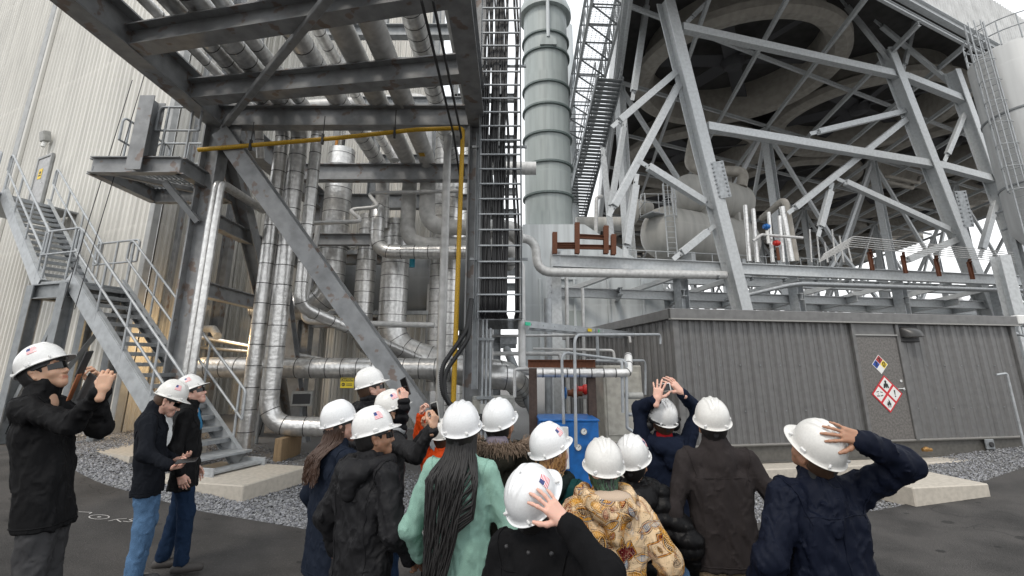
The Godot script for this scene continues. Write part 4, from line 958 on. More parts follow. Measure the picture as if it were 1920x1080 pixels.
	ibeam_thing("steel_column", "grey steel column under the left end of the walkway", "column", Vector3(at(1043, 560, 19.6).x, 0, -19.6), at(1043, 474, 19.6), 0.45, 0.4, M.acc)
	pipe("lagged_pipe", "silver flexible bellows pipe by the grey cabinet foot", [at(1126, 700, 10.5), at(1128, 815, 10.5)], 0.1, M.lag_dull, {"bands": 0.06, "seg": 14})
	# rusty stand on top of the walkway
	var rs := thing("rusty_stand", "rust red steel stand on top of the grey walkway beam", "stand", Vector3.ZERO)
	for k in [[1040, 436, 476], [1082, 418, 476], [1136, 424, 476], [1150, 440, 478]]:
		ibeam("post", at(k[0], k[2], 19.2), at(k[0], k[1], 19.2), 0.22, 0.2, M.rust, rs, Vector3(0, 0, 1), 0.02)
	for k in [[1036, 459, 1082, 459], [1082, 443, 1140, 446], [1040, 462, 1150, 464]]:
		ibeam("rail", at(k[0], k[1], 19.2), at(k[2], k[3], 19.2), 0.18, 0.15, M.rust, rs, Vector3.UP, 0.02)
func ibeam_thing(n: String, label: String, cat: String, a: Vector3, b: Vector3, h: float, w: float, mat: Material):
	var m := MB.new(); m.prism(a, Vector3(a.x, b.y, a.z), Vector3(0, 0, 1), isec(h, w, 0.03, 0.02)); tag(put(m, n, mat), label, cat)

# ---------------------------------------------------------------- the air cooled condenser
func condenser():
	var th := deg_to_rad(25.0)
	var U := Vector3(cos(th), 0, -sin(th)); var V := Vector3(sin(deg_to_rad(8.0)), 0, -cos(deg_to_rad(8.0)))
	var O := Vector3(4.8, 20.0, -13.4)
	var bay := 13.0; var nu := 4; var nv := 5
	var bs := Basis(U, Vector3.UP, U.cross(Vector3.UP))
	# deck and wind wall
	var dk := thing("fan_deck", "huge dark elevated fan deck of the air cooled condenser with round fan openings", "fan deck", O)
	var m := MB.new()
	var L := bay * nu; var W := bay * nv
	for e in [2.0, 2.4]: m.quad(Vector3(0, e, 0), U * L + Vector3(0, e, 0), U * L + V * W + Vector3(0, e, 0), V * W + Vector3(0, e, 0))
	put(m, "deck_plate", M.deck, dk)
	# wind walls
	var mw := rib_panel(1.3, 3.4, 4, 0.06, M.windwall)
	for i in int(L / 1.3): inst(mw, "panel", dk, Transform3D(Basis(U, Vector3.UP, U.cross(Vector3.UP)), U * 1.3 * i - V * 0.3 + Vector3(0, 0.1, 0)))
	m = MB.new(); m.prism(U * 0 - V * 0.2 - Vector3(0, 0.12, 0), U * L - V * 0.2 - Vector3(0, 0.12, 0), Vector3.UP, isec(0.5, 0.3, 0.03)); put(m, "edge_girder", M.acc_far, dk)
	m = MB.new(); m.prism(-U * 0.1 - Vector3(0, 0.1, 0), V * W - U * 0.1 - Vector3(0, 0.1, 0), Vector3.UP, isec(0.7, 0.3, 0.03)); put(m, "edge_girder", M.acc_far, dk)
	m = MB.new(); m.prism(Vector3(0, 1.6, 0) - U * 0.15, V * W + Vector3(0, 1.6, 0) - U * 0.15, Vector3.UP, rsec(3.0, 0.1)); put(m, "side_wall", M.windwall, dk)
	# rings, fans
	var rg := MB.new()
	rg.lathe(Vector3(0, 2.0, 0), Vector3.UP, [Vector2(5.0, 0.0), Vector2(4.85, -1.2), Vector2(4.9, -1.9), Vector2(5.25, -2.35), Vector2(5.8, -2.45), Vector2(6.15, -2.2), Vector2(6.2, -1.8), Vector2(5.5, -1.3), Vector2(5.3, 0.0)], 64)
	var ring := rg.mesh(M.ring)
	var fb := MB.new()
	fb.lathe(Vector3(0, 0.7, 0), Vector3.UP, [Vector2(0.01, -0.4), Vector2(0.5, -0.3), Vector2(0.7, 0), Vector2(0.7, 0.5)], 20)
	for k in 6:
		var a := TAU * k / 6.0
		var dv := Vector3(cos(a), 0, sin(a)); var pv := Vector3(-sin(a), 0, cos(a))
		fb.box(dv * 2.7 + Vector3(0, 0.9, 0), Vector3(4.0, 0.06, 0.9), Basis(dv, Vector3.UP, dv.cross(Vector3.UP)).rotated(dv, 0.3), 0.02)
	var fan := fb.mesh(M.fan)
	for j in nv:
		for i in nu:
			var c := U * bay * (i + 0.66) + V * bay * (j + 0.736)
			inst(ring, "fan_ring", dk, Transform3D(Basis.IDENTITY, c))
			inst(fan, "fan_rotor", dk, Transform3D(Basis(Vector3.UP, i * 0.5 + j * 0.8), c))
	# joists under the deck: two layers
	for j in nv * 2 + 1:
		var p := V * bay * j / 2.0 - Vector3(0, 0.75, 0)
		m = MB.new(); m.prism(p, p + U * L, Vector3.UP, isec(0.24, 0.14, 0.02)); put(m, "deck_joist", M.acc, dk)
	for i in nu * 3 + 1:
		var p := U * bay * (i / 3.0) - Vector3(0, 1.05, 0)
		m = MB.new(); m.prism(p, p + V * W, Vector3.UP, isec(0.26, 0.15, 0.02)); put(m, "deck_joist", M.acc, dk)
	# supporting frame: nearest, raked columns and bracing of the front side
	var fr := thing("condenser_supports", "pale grey steel columns, girts and cross bracing carrying the fan deck", "steel frame", Vector3.ZERO)
	var dz := func(px: float): return lerpf(20.0, 24.0, (px - 1310.0) / 450.0)
	var P := func(px: float, py: float, back := 0.0): return at(px, py, dz.call(px) + back)
	var col := func(n: String, a: Vector3, b: Vector3, h: float, w: float, mt: Material):
		var mm := MB.new(); mm.prism(a, b, Vector3(0.35, 0, 1), isec(h, w, 0.05, 0.04)); put(mm, n, mt, fr)
	var bc := func(n: String, a: Vector3, b: Vector3, h: float, w: float, mt: Material): tubebeam(n, a, b, h, w, mt, fr)
	var grow := func(a: Vector3, b: Vector3, y: float): return b + (b - a) * ((y - b.y) / (b.y - a.y))
	var colA_top: Vector3 = P.call(1252, 20); var colA_bot: Vector3 = P.call(1390, 575)
	col.call("column", grow.call(colA_top, colA_bot, 0.0), grow.call(colA_bot, colA_top, 19.2), 0.62, 0.58, M.acc)
	var colB_top: Vector3 = P.call(1632, 20); var colB_bot: Vector3 = P.call(1848, 575)
	col.call("column", grow.call(colB_top, colB_bot, 0.0), grow.call(colB_bot, colB_top, 19.2), 0.64, 0.6, M.acc)
	var colC_top: Vector3 = P.call(1800, 175); var colC_bot: Vector3 = P.call(1925, 520)
	col.call("column", grow.call(colC_top, colC_bot, 0.0), grow.call(colC_bot, colC_top, 18.6), 0.6, 0.5, M.acc)
	# splice plates with bolts on the two main columns
	for k in [[colA_top, colA_bot, 1343, 345], [colB_top, colB_bot, 1800, 400]]:
		var a: Vector3 = P.call(k[2], k[3] - 42, -0.42); var b: Vector3 = P.call(k[2] + 16, k[3] + 26, -0.42)
		m = MB.new(); m.prism(a, b, Vector3(0, 0, 1), rsec(0.05, 0.62, 0.006)); var sp := put(m, "splice_plate", M.galv, fr)
		m = MB.new()
		var w := (b - a).normalized(); var s := w.cross(Vector3(0, 0, 1)).normalized()
		for i in 9:
			for x in [-0.22, 0.22]: m.bar(a.lerp(b, (i + 0.5) / 9.0) + s * x + Vector3(0, 0, 0.0), a.lerp(b, (i + 0.5) / 9.0) + s * x + Vector3(0, 0, 0.06), 0.05, 6)
		put(m, "bolts", M.galv_dark, sp).set_meta("kind", "stuff")
	# girts
	for k in [[1278, 52, 1700, 145, 0.4], [1700, 145, 1812, 190, 0.4], [1325, 238, 1768, 312, 0.4], [1768, 312, 1892, 345, 0.4]]:
		bc.call("girt", P.call(k[0], k[1]), P.call(k[2], k[3]), k[4], 0.36, M.acc)
	# diagonals: [x0,y0,x1,y1, size, back]
	for k in [[1276, 128, 1150, 236, 0.42, 0.4], [1278, 148, 1143, 402, 0.42, 0.4], [1214, 0, 1186, 185, 0.42, 3.0], [1172, 225, 1143, 402, 0.36, 3.0], [1200, 303, 1335, 388, 0.45, 0.2], [1194, 330, 1172, 478, 0.4, 0.2], [1338, 425, 1265, 484, 0.4, 0.2], [1130, 280, 1150, 480, 0.4, 4.0],
		[1706, 206, 1522, 250, 0.4, 0.3], [1706, 218, 1480, 398, 0.4, 0.3], [1572, 336, 1790, 436, 0.42, 0.1], [1560, 345, 1535, 440, 0.4, 0.3], [1812, 442, 1690, 492, 0.42, 0.2], [1642, 40, 1802, 172, 0.35, 0.6], [1718, 28, 1694, 132, 0.3, 0.6], [1578, 0, 1690, 140, 0.35, 0.1], [1772, 300, 1812, 204, 0.35, 0.2], [1872, 360, 1838, 480, 0.42, 0.3], [1290, 40, 1330, 0, 0.3, 0.2]]:
		var e0: Vector3 = P.call(k[0], k[1], k[5]); var e1: Vector3 = P.call(k[2], k[3], k[5])
		var w: Vector3 = (e1 - e0).normalized()
		bc.call("brace", e0 + w * 0.45, e1 - w * 0.45, k[4] * 0.72, k[4] * 0.62, M.acc)
		for e in [[e0 - w * 0.1, w], [e1 + w * 0.1, -w]]:
			m = MB.new(); m.prism(e[0], e[0] + e[1] * 0.95, Vector3(0, 0, 1), rsec(0.03, 0.2, 0.004)); var kp := put(m, "knife_plate", M.acc, fr)
			m = MB.new()
			for i in 4:
				for z in [-0.02, 0.02]:
					var bp: Vector3 = e[0] + e[1] * (0.42 + 0.13 * i) + (e[1] as Vector3).cross(Vector3(0, 0, 1)).normalized() * 0.06 * (1 if i % 2 == 0 else -1)
					m.bar(bp, bp + Vector3(0, 0, 0.06), 0.026, 6)
			put(m, "bolts", M.galv, kp).set_meta("kind", "stuff")
	# inner columns with bracing, row behind row
	for j in range(1, nv + 1):
		for i in nu + 1:
			var p := O + U * bay * i + V * bay * j; p.y = 0
			if i == 0 and j > 1 or p.z > -26.0: continue
			m = MB.new(); m.prism(p, Vector3(p.x, 19.0, p.z), U, isec(0.5, 0.5, 0.05, 0.04)); put(m, "column", M.acc_far, fr)
			if i < nu:
				var q := p + U * bay; var mid := p + U * bay * 0.5 + Vector3(0, 10.5, 0)
				for e in [[p + Vector3(0, 19, 0), mid], [q + Vector3(0, 19, 0), mid], [p + Vector3(0, 4.5, 0), mid], [q + Vector3(0, 4.5, 0), mid]]: bc.call("brace", e[0], e[1], 0.26, 0.22, M.acc_far)
				for y in [6.4]: bc.call("girt", p + Vector3(0, y, 0), q + Vector3(0, y, 0), 0.26, 0.22, M.acc_far)
			if j % 2 == 0 and i > 0:
				var q2 := p - V * bay
				bc.call("brace", p + Vector3(0, 6.4, 0), q2 + Vector3(0, 18.6, 0), 0.26, 0.22, M.acc_far)
	# steam duct under the deck
	pipe("steam_duct", "big pale steam pipe with bent ends above the upper tank", [at(1310, 205, 30), at(1290, 318, 28), at(1395, 322, 28), at(1390, 350, 28)], 0.33, M.ring, {"bend": 0.8, "seg": 20})
	for k in 2: pipe("condensate_pipe", ["upper hairpin pipe hung below the far deck", "lower hairpin pipe hung below the far deck"][k], [at(1610, 345 + k * 8, 40), at(1660, 330 + k * 10, 38), at(1722 - k * 12, 343 + k * 10, 38), at(1724 - k * 12, 333 + k * 10, 40)], 0.16, M.ring, {"bend": 0.4, "seg": 12})
	# tanks
	var tk := thing("upper_tank", "upper grey horizontal tank resting on saddles above the larger one", "tank", at(1335, 372, 28))
	m = MB.new(); m.lathe(Vector3(0, 0, 0) - U * 2.2, U, [Vector2(0.01, -0.55), Vector2(0.7, -0.42), Vector2(1.1, -0.1), Vector2(1.2, 0.2), Vector2(1.2, 4.4), Vector2(1.1, 4.7), Vector2(0.7, 5.0), Vector2(0.01, 5.12)], 40); put(m, "shell", M.tank, tk)
	for x in [-1.3, 1.3]:
		m = MB.new(); m.box(U * x + Vector3(0, -1.35, 0), Vector3(0.2, 0.8, 1.6), bs, 0.02); put(m, "saddle", M.tank, tk)
	m = MB.new(); m.tube(bend([U * 0.9 + Vector3(0, 1.1, 0), U * 0.9 + Vector3(0, 2.0, 0), U * 1.7 + Vector3(0, 2.0, 0), U * 1.7 + Vector3(0, 1.0, 0)], 0.3), 0.14, 12); put(m, "vent_loop", M.pipe_light, tk)
	var t2 := thing("lower_tank", "broad beige-grey horizontal tank with domed end behind the walkway", "tank", at(1315, 447, 28))
	m = MB.new(); m.lathe(-U * 3.3, U, [Vector2(0.01, -0.75), Vector2(0.8, -0.6), Vector2(1.35, -0.2), Vector2(1.55, 0.3), Vector2(1.55, 6.3), Vector2(1.35, 6.8), Vector2(0.8, 7.1), Vector2(0.01, 7.25)], 44); put(m, "shell", M.tank, t2)
	for x in [-2.0, 2.0]:
		m = MB.new(); m.box(U * x + Vector3(0, -1.9, 0), Vector3(0.3, 1.2, 2.4), bs, 0.02); put(m, "saddle", M.acc_far, t2)
	pipe("tank_inlet_pipe", "fat pale elbow pipe entering the lower tank from the left", [at(1080, 420, 27), at(1180, 420, 27), at(1190, 385, 27), at(1215, 390, 28)], 0.42, M.tank, {"bend": 0.8, "seg": 20})
	# caged ladder at the tanks and its little platform
	caged_ladder("caged_ladder", "galvanised caged ladder in front of the two tanks", at(1262, 482, 25.2), at(1262, 345, 25.2).y, 0.5, Vector3(0, 0, 1), M.acc)
	var pf := thing("tank_platform", "small railed platform between the tanks left of the ladder", "platform", at(1212, 405, 26.0))
	m = MB.new(); m.box(Vector3(0.6, 0, 0), Vector3(1.6, 0.08, 1.0), bs, 0.01); put(m, "floor_grating", M.grating, pf)
	rail_line(pf, Vector3(-0.2, 0.04, 0.5), Vector3(1.4, 0.04, 0.5), 1.1, 3, M.acc)
	rail_line(pf, Vector3(-0.2, 0.04, 0.5), Vector3(-0.2, 0.04, -0.5), 1.1, 2, M.acc)
	# lifted walkway: beams, lower chord, diagonals, railing
	var wk := thing("pipe_walkway", "long grey steel pipe bridge with railing running behind the shed roof", "walkway", Vector3.ZERO)
	var wz := func(px: float): return lerpf(19.4, 24.2, (px - 1040.0) / 880.0)
	var Q := func(px: float, py: float, back := 0.0): return at(px, py, wz.call(px) + back)
	var y_top: float = Q.call(1040, 489).y
	var W0: Vector3 = Q.call(1036, 489); var W1: Vector3 = Q.call(1960, 525)
	W1.y = y_top
	ibeam("main_beam", W0, W1, 0.5, 0.3, M.acc, wk, Vector3.UP, 0.03)
	ibeam("main_beam", W0 + V * 3.0, W1 + V * 3.0, 0.5, 0.3, M.acc, wk, Vector3.UP, 0.03)
	var low := Vector3(0, -1.15, 0)
	ibeam("lower_beam", W0 + low + V * 1.0, W1 + low + V * 1.0, 0.4, 0.26, M.acc, wk, Vector3.UP, 0.03)
	ibeam("lower_beam", W0 + low + V * 3.6, W1 + low + V * 3.6, 0.4, 0.26, M.acc, wk, Vector3.UP, 0.03)
	var wd := W1 - W0
	for i in 9:
		var p := W0 + wd * (i / 9.0)
		ibeam("cross_member", p + low, p + V * 3.6 + low, 0.3, 0.2, M.acc_far, wk)
		if i < 8:
			var q := W0 + wd * ((i + 1) / 9.0)
			bc_part(wk, "diagonal", p + low + V * 3.2 - Vector3(0, -0.2, 0), q - Vector3(0, 0.3, 0) + V * 0.2, 0.22, M.acc_far)
		if i in [0, 2, 4, 6, 8]:
			var c := p + V * 0.6
			m = MB.new(); m.prism(Vector3(c.x, 0, c.z), Vector3(c.x, y_top - 0.3, c.z), U, isec(0.45, 0.45, 0.04, 0.03)); put(m, "column", M.galv, wk)
			c = p + V * 4.6
			m = MB.new(); m.prism(Vector3(c.x, 0, c.z), Vector3(c.x, y_top - 0.3, c.z), U, isec(0.4, 0.4, 0.04, 0.03)); put(m, "column", M.acc_far, wk)
	for k in 16:
		var p := W0 + wd * ((k + 0.5) / 16.0) + low * 0.45
		m = MB.new(); m.prism(p - V * 0.2, p - V * 0.55 + Vector3(0, 0.02, 0), Vector3.UP, isec(0.12, 0.1, 0.015)); put(m, "bracket", M.galv_dark, wk)
	rail_line(wk, W0 + V * 2.9 + Vector3(0, 0.25, 0), W0 + V * 2.9 + wd * 0.55 + Vector3(0, 0.25, 0), 1.1, 15, M.acc)
	# long silver tray curving along its front
	var tr := thing("instrument_tray", "long curved galvanised cable tray hung along the walkway front", "cable tray", Vector3.ZERO)
	for k in 2:
		m = MB.new(); m.tube(bend([W0 + wd * 0.3 + low * 1.2 + V * 0.5 - V * 0.25 * k, W0 + wd * 0.42 + low * 0.62 - V * (0.5 + 0.3 * k), W0 + wd * 0.98 + low * 0.55 - V * (0.5 + 0.3 * k)], 3.0, 10), 0.08, 8); put(m, "side_rail", M.galv, tr)
	# bundle of thin lines on rusty brackets over the walkway
	var lines := []
	for k in 6:
		m = MB.new(); m.tube(bend([Q.call(1535, 492, -0.6) + Vector3(0, 0.05 * k, 0) - V * 0.1 * k, Q.call(1592, 462, -0.8) + Vector3(0, 0.07 * k, 0) - V * 0.1 * k, Q.call(1925, 495, -0.9) + Vector3(0, 0.07 * k, 0) - V * 0.1 * k], 0.6, 5), 0.022, 6)
		tag(put(m, "tracing_line", M.pipe_light), "thin pale tubing line of the bundle above the walkway beam", "tubing", "bundle of thin lines on rusty brackets")
	for k in 5:
		var br := thing("rusty_bracket", ["rusty bracket holding the thin lines nearest their bend", "second rusty bracket under the thin lines", "middle rusty bracket under the thin lines", "fourth rusty bracket under the thin lines beside the raked column", "last rusty bracket under the thin lines at the far right"][k], "bracket", Q.call(1622 + k * 62, 470 + k * 6, -0.9))
		m = MB.new(); m.prism(Vector3(0, -0.06, 0.3) , Vector3(0, -0.06, -0.8) + Vector3(0.9, 0, 0), Vector3.UP, isec(0.14, 0.12, 0.02)); put(m, "arm", M.rust, br)
		m = MB.new(); m.prism(Vector3(0.1, -0.1, 0.1), Vector3(0.1, -0.95, 0.1), Vector3(1, 0, 0), isec(0.14, 0.12, 0.02)); put(m, "post", M.rust, br)
	# upright silver pipes by column A with valves
	for k in [[1397, 385, 490, 0.1, "leftmost bright standing pipe beside the bolted column"], [1412, 392, 492, 0.1, "second bright standing pipe right of the bolted column"], [1441, 398, 492, 0.085, "third bright standing pipe near the blue valve"], [1461, 405, 492, 0.08, "slim bright standing pipe between the valve and the hooked pipe"]]:
		pipe("standing_pipe", k[4], [at(k[0] + 8, k[2], 21.6), at(k[0], k[1], 21.6)], k[3], M.lag, {"seg": 14})
	pipe("hooked_pipe", "beige hooked pipe standing right of the bright pipes", [at(1428, 410, 24), at(1472, 372, 22.4), at(1492, 490, 22.4)], 0.17, M.ring, {"bend": 0.3, "seg": 16})
	pipe("hooked_pipe", "bright upright pipe alongside the beige hooked one", [at(1466, 388, 22.0), at(1484, 490, 22.0)], 0.14, M.lag, {"seg": 14})
	pipe("thin_pipe", "thin white pipe crossing the bright standing pipes", [at(1412, 452, 21.2), at(1428, 440, 21.2), at(1505, 446, 21.2)], 0.07, M.pipe_light, {"seg": 10, "bend": 0.15})
	for k in [[1456, 456, "red", "red round valve actuator among the standing pipes"], [1437, 425, "blue", "blue valve head on top of a standing pipe"]]:
		var vv := thing("actuator", k[3], "valve", at(k[0], k[1], 21.2))
		m = MB.new(); m.bar(Vector3(-0.14, 0, 0), Vector3(0.14, 0, 0), 0.1, 16); m.bar(Vector3(-0.05, 0, 0), Vector3(0.05, 0, 0), 0.14, 16); put(m, "drum", M.red if k[2] == "red" else M.blue, vv)
		m = MB.new(); m.bar(Vector3(0, -0.2, 0), Vector3(0, -0.8, 0), 0.07, 8); put(m, "stem", M.rust if k[2] == "red" else M.white, vv)
	for k in 6:
		pipe("thin_pipe", ["first", "second", "third", "fourth", "fifth", "sixth"][k] + " of six thin upright tubes on the walkway counting from the valves", [at(1522 + k * 15, 492, 22.6 + k * 0.2), at(1518 + k * 14, 430 + (k % 3) * 12, 22.6 + k * 0.2)], 0.04, M.pipe_light, {"seg": 8, "group": "thin upright tubes on the walkway"})
	# stair gangway climbing along the deck edge
	var g0 := at(1090, 440, 33.0); var g1 := at(1168, 148, 23.5)
	var sdir := Vector3(g1.x - g0.x, 0, g1.z - g0.z).normalized().cross(Vector3.UP) * -1.0
	flight("deck_stairs", "long straight steel stair climbing along the fan deck edge", g0 + sdir * 0.0, g1, 1.5, -sdir, 46, M.galv_dark, 12, 1.1)
	lattice("gangway_truss", "lattice steel gangway with mesh panels in the bright gap beside the deck", at(1088, 330, 34.0), at(1178, -30, 20.5), 1.7, 1.7, 13)
	# silo on the right
	var so := at(1908, 104, 19.0)
	var sl := thing("storage_silo", "pale grey cylindrical silo at the right edge of the condenser", "silo", Vector3(so.x, 0, so.z))
	m = MB.new(); m.lathe(Vector3.ZERO, Vector3.UP, [Vector2(0.4, 5.6), Vector2(1.7, 7.8), Vector2(1.7, so.y - 0.1), Vector2(1.6, so.y + 0.05), Vector2(0.01, so.y + 0.35)], 48); put(m, "shell", M.silo, sl)
	for py in [218, 345]:
		m = MB.new(); m.lathe(Vector3(0, at(1860, py, 19.0).y, 0), Vector3.UP, [Vector2(1.7, -0.05), Vector2(1.74, -0.04), Vector2(1.74, 0.04), Vector2(1.7, 0.05)], 48); put(m, "weld_band", M.galv_dark, sl)
	for a in [0.4, 1.6, 2.8, 4.2]:
		m = MB.new(); m.prism(Vector3(cos(a) * 1.6, 0, sin(a) * 1.6), Vector3(cos(a) * 1.6, 7.9, sin(a) * 1.6), Vector3(1, 0, 0), isec(0.22, 0.22)); put(m, "leg", M.acc, sl)
	caged_ladder("silo_ladder", "caged access ladder climbing the left side of the pale silo", Vector3(so.x - 1.9, 7.0, so.z + 0.35), so.y + 1.3, 0.5, Vector3(-1, 0, 0.35).normalized(), M.galv)
	var st := thing("silo_rail", "guard rail round the top of the pale silo", "railing", Vector3(so.x, so.y, so.z))
	for y in [0.65, 1.2]:
		m = MB.new(); var c := PackedVector3Array()
		for i in 25: c.append(Vector3(cos(PI * 0.6 + i * 0.13) * 1.65, y, sin(PI * 0.6 + i * 0.13) * 1.65))
		m.tube(c, 0.03, 8); put(m, "handrail", M.galv, st)
	for i in 9:
		var a := PI * 0.6 + i * 0.39
		m = MB.new(); m.bar(Vector3(cos(a) * 1.65, 0, sin(a) * 1.65), Vector3(cos(a) * 1.65, 1.2, sin(a) * 1.65), 0.025); put(m, "rail_post", M.galv, st)
	# bits at the far right edge under the silo
	for k in [[1868, 400, 1945, 372], [1880, 432, 1945, 405]]:
		pipe("guard_rail", ["upper", "lower"][0 if k[0] == 1868 else 1] + " sloping grey guard rail at the far right edge", [at(k[0], k[1], 21), at(k[2], k[3], 21)], 0.06, M.galv, {"seg": 8, "cat": "railing"})
	# distant steel and pipes under the deck, against the sky
	var fw := thing("distant_framework", "distant low steel framework showing against the sky under the deck", "steel frame", Vector3.ZERO)
	var r := RandomNumberGenerator.new(); r.seed = 41
	for i in 26:
		var x := 12.0 + i * 2.6; var z := -62.0 - r.randf() * 10.0
		var h := r.randf_range(5.0, 11.0)
		m = MB.new(); m.prism(Vector3(x, 0, z), Vector3(x, h, z), Vector3(1, 0, 0), isec(0.4, 0.4, 0.06)); put(m, "post", M.acc_far, fw)
		m = MB.new(); m.prism(Vector3(x, r.randf_range(2, 5), z), Vector3(x + 2.6 * (1 if i % 2 == 0 else -1), r.randf_range(6, 9), z - 1), Vector3.UP, rsec(0.3, 0.3)); put(m, "brace", M.acc_far, fw)
	for y in [3.6, 5.6, 7.2]:
		m = MB.new(); m.prism(Vector3(8, y, -61), Vector3(82, y, -70), Vector3.UP, isec(0.4, 0.3, 0.05)); put(m, "beam", M.acc_far, fw)
	for k in 5:
		pipe("standing_pipe", ["far bright banded pipe under the walkway beside column", "next far bright banded pipe under the walkway", "middle far banded pipe beneath the walkway", "fourth far banded pipe beneath the walkway", "rightmost far banded pipe beneath the walkway"][k], [Vector3(at(1425 + k * 92, 560, 30).x, 0, -30), Vector3(at(1425 + k * 92, 560, 30).x, 7.2, -30)], 0.28, M.lag, {"bands": 0.5})
func bc_part(t: Node3D, n: String, a: Vector3, b: Vector3, s: float, mat: Material):
	var m := MB.new(); m.prism(a, b, Vector3.UP, rsec(s, s * 0.8)); put(m, n, mat, t)
func caged_ladder(n: String, label: String, base: Vector3, top: float, w: float, out: Vector3, mat: Material):
	var t := thing(n, label, "ladder", base)
	var h := top - base.y; var s := out.cross(Vector3.UP).normalized()
	for k in [-1, 1]:
		var m := MB.new(); m.bar(s * w * 0.5 * k, s * w * 0.5 * k + Vector3(0, h, 0), 0.035); put(m, "side_rail", mat, t)
	var rm := MB.new(); rm.bar(-s * w * 0.5, s * w * 0.5, 0.018, 6); var rung := rm.mesh(mat)
	var y := 0.2
	while y < h:
		inst(rung, "rung", t, Transform3D(Basis.IDENTITY, Vector3(0, y, 0))); y += 0.3
	var hm := MB.new(); var arc := PackedVector3Array()
	for i in 15:
		var a := PI * i / 14.0
		arc.append(s * cos(a) * 0.34 + out * (sin(a) * 0.6))
	hm.tube(arc, 0.02, 6, false); var hoop := hm.mesh(mat)
	y = 2.2
	while y < h:
		inst(hoop, "cage_hoop", t, Transform3D(Basis.IDENTITY, Vector3(0, y, 0))); y += 1.0
	for i in 5:
		var a := PI * (i + 1) / 6.0; var p := s * cos(a) * 0.34 + out * (sin(a) * 0.6)
		var m := MB.new(); m.bar(p + Vector3(0, 2.2, 0), p + Vector3(0, h, 0), 0.022, 6); put(m, "cage_bar", mat, t)
func lattice(n: String, label: String, a: Vector3, b: Vector3, w: float, h: float, cnt: int):
	var t := thing(n, label, "truss", a)
	var d := b - a; var s := Vector3(d.x, 0, d.z).normalized().cross(Vector3.UP)
	var up := s.cross(d.normalized()).normalized()
	if up.y < 0: up = -up
	for k in [[0, 0], [1, 0], [0, 1], [1, 1]]:
		var o: Vector3 = s * w * k[0] + up * h * k[1]
		var m := MB.new(); m.prism(o, o + d, up, rsec(0.16, 0.16)); put(m, "chord", M.acc, t)
	for i in cnt:
		var p := d * (float(i) / cnt); var q := d * (float(i + 1) / cnt)
		for e in [[p, p + s * w], [p, p + up * h], [p + s * w, p + s * w + up * h], [p, q + up * h], [p + s * w, q + s * w + up * h], [p + up * h, p + up * h + s * w], [p, q + s * w]]:
			var m := MB.new(); m.prism(e[0], e[1], d.normalized(), rsec(0.08, 0.08, 0.01)); put(m, "lacing_bar", M.galv_dark, t)
		var gm := MB.new()
		for k in 7: gm.bar(p + s * w * (k + 0.5) / 7.0 + up * 0.02, q + s * w * (k + 0.5) / 7.0 + up * 0.02, 0.012, 4)
		for k in 8: gm.bar(p.lerp(q, k / 8.0) + up * 0.02, p.lerp(q, k / 8.0) + s * w + up * 0.02, 0.012, 4)
		put(gm, "mesh_panel", M.galv, t)

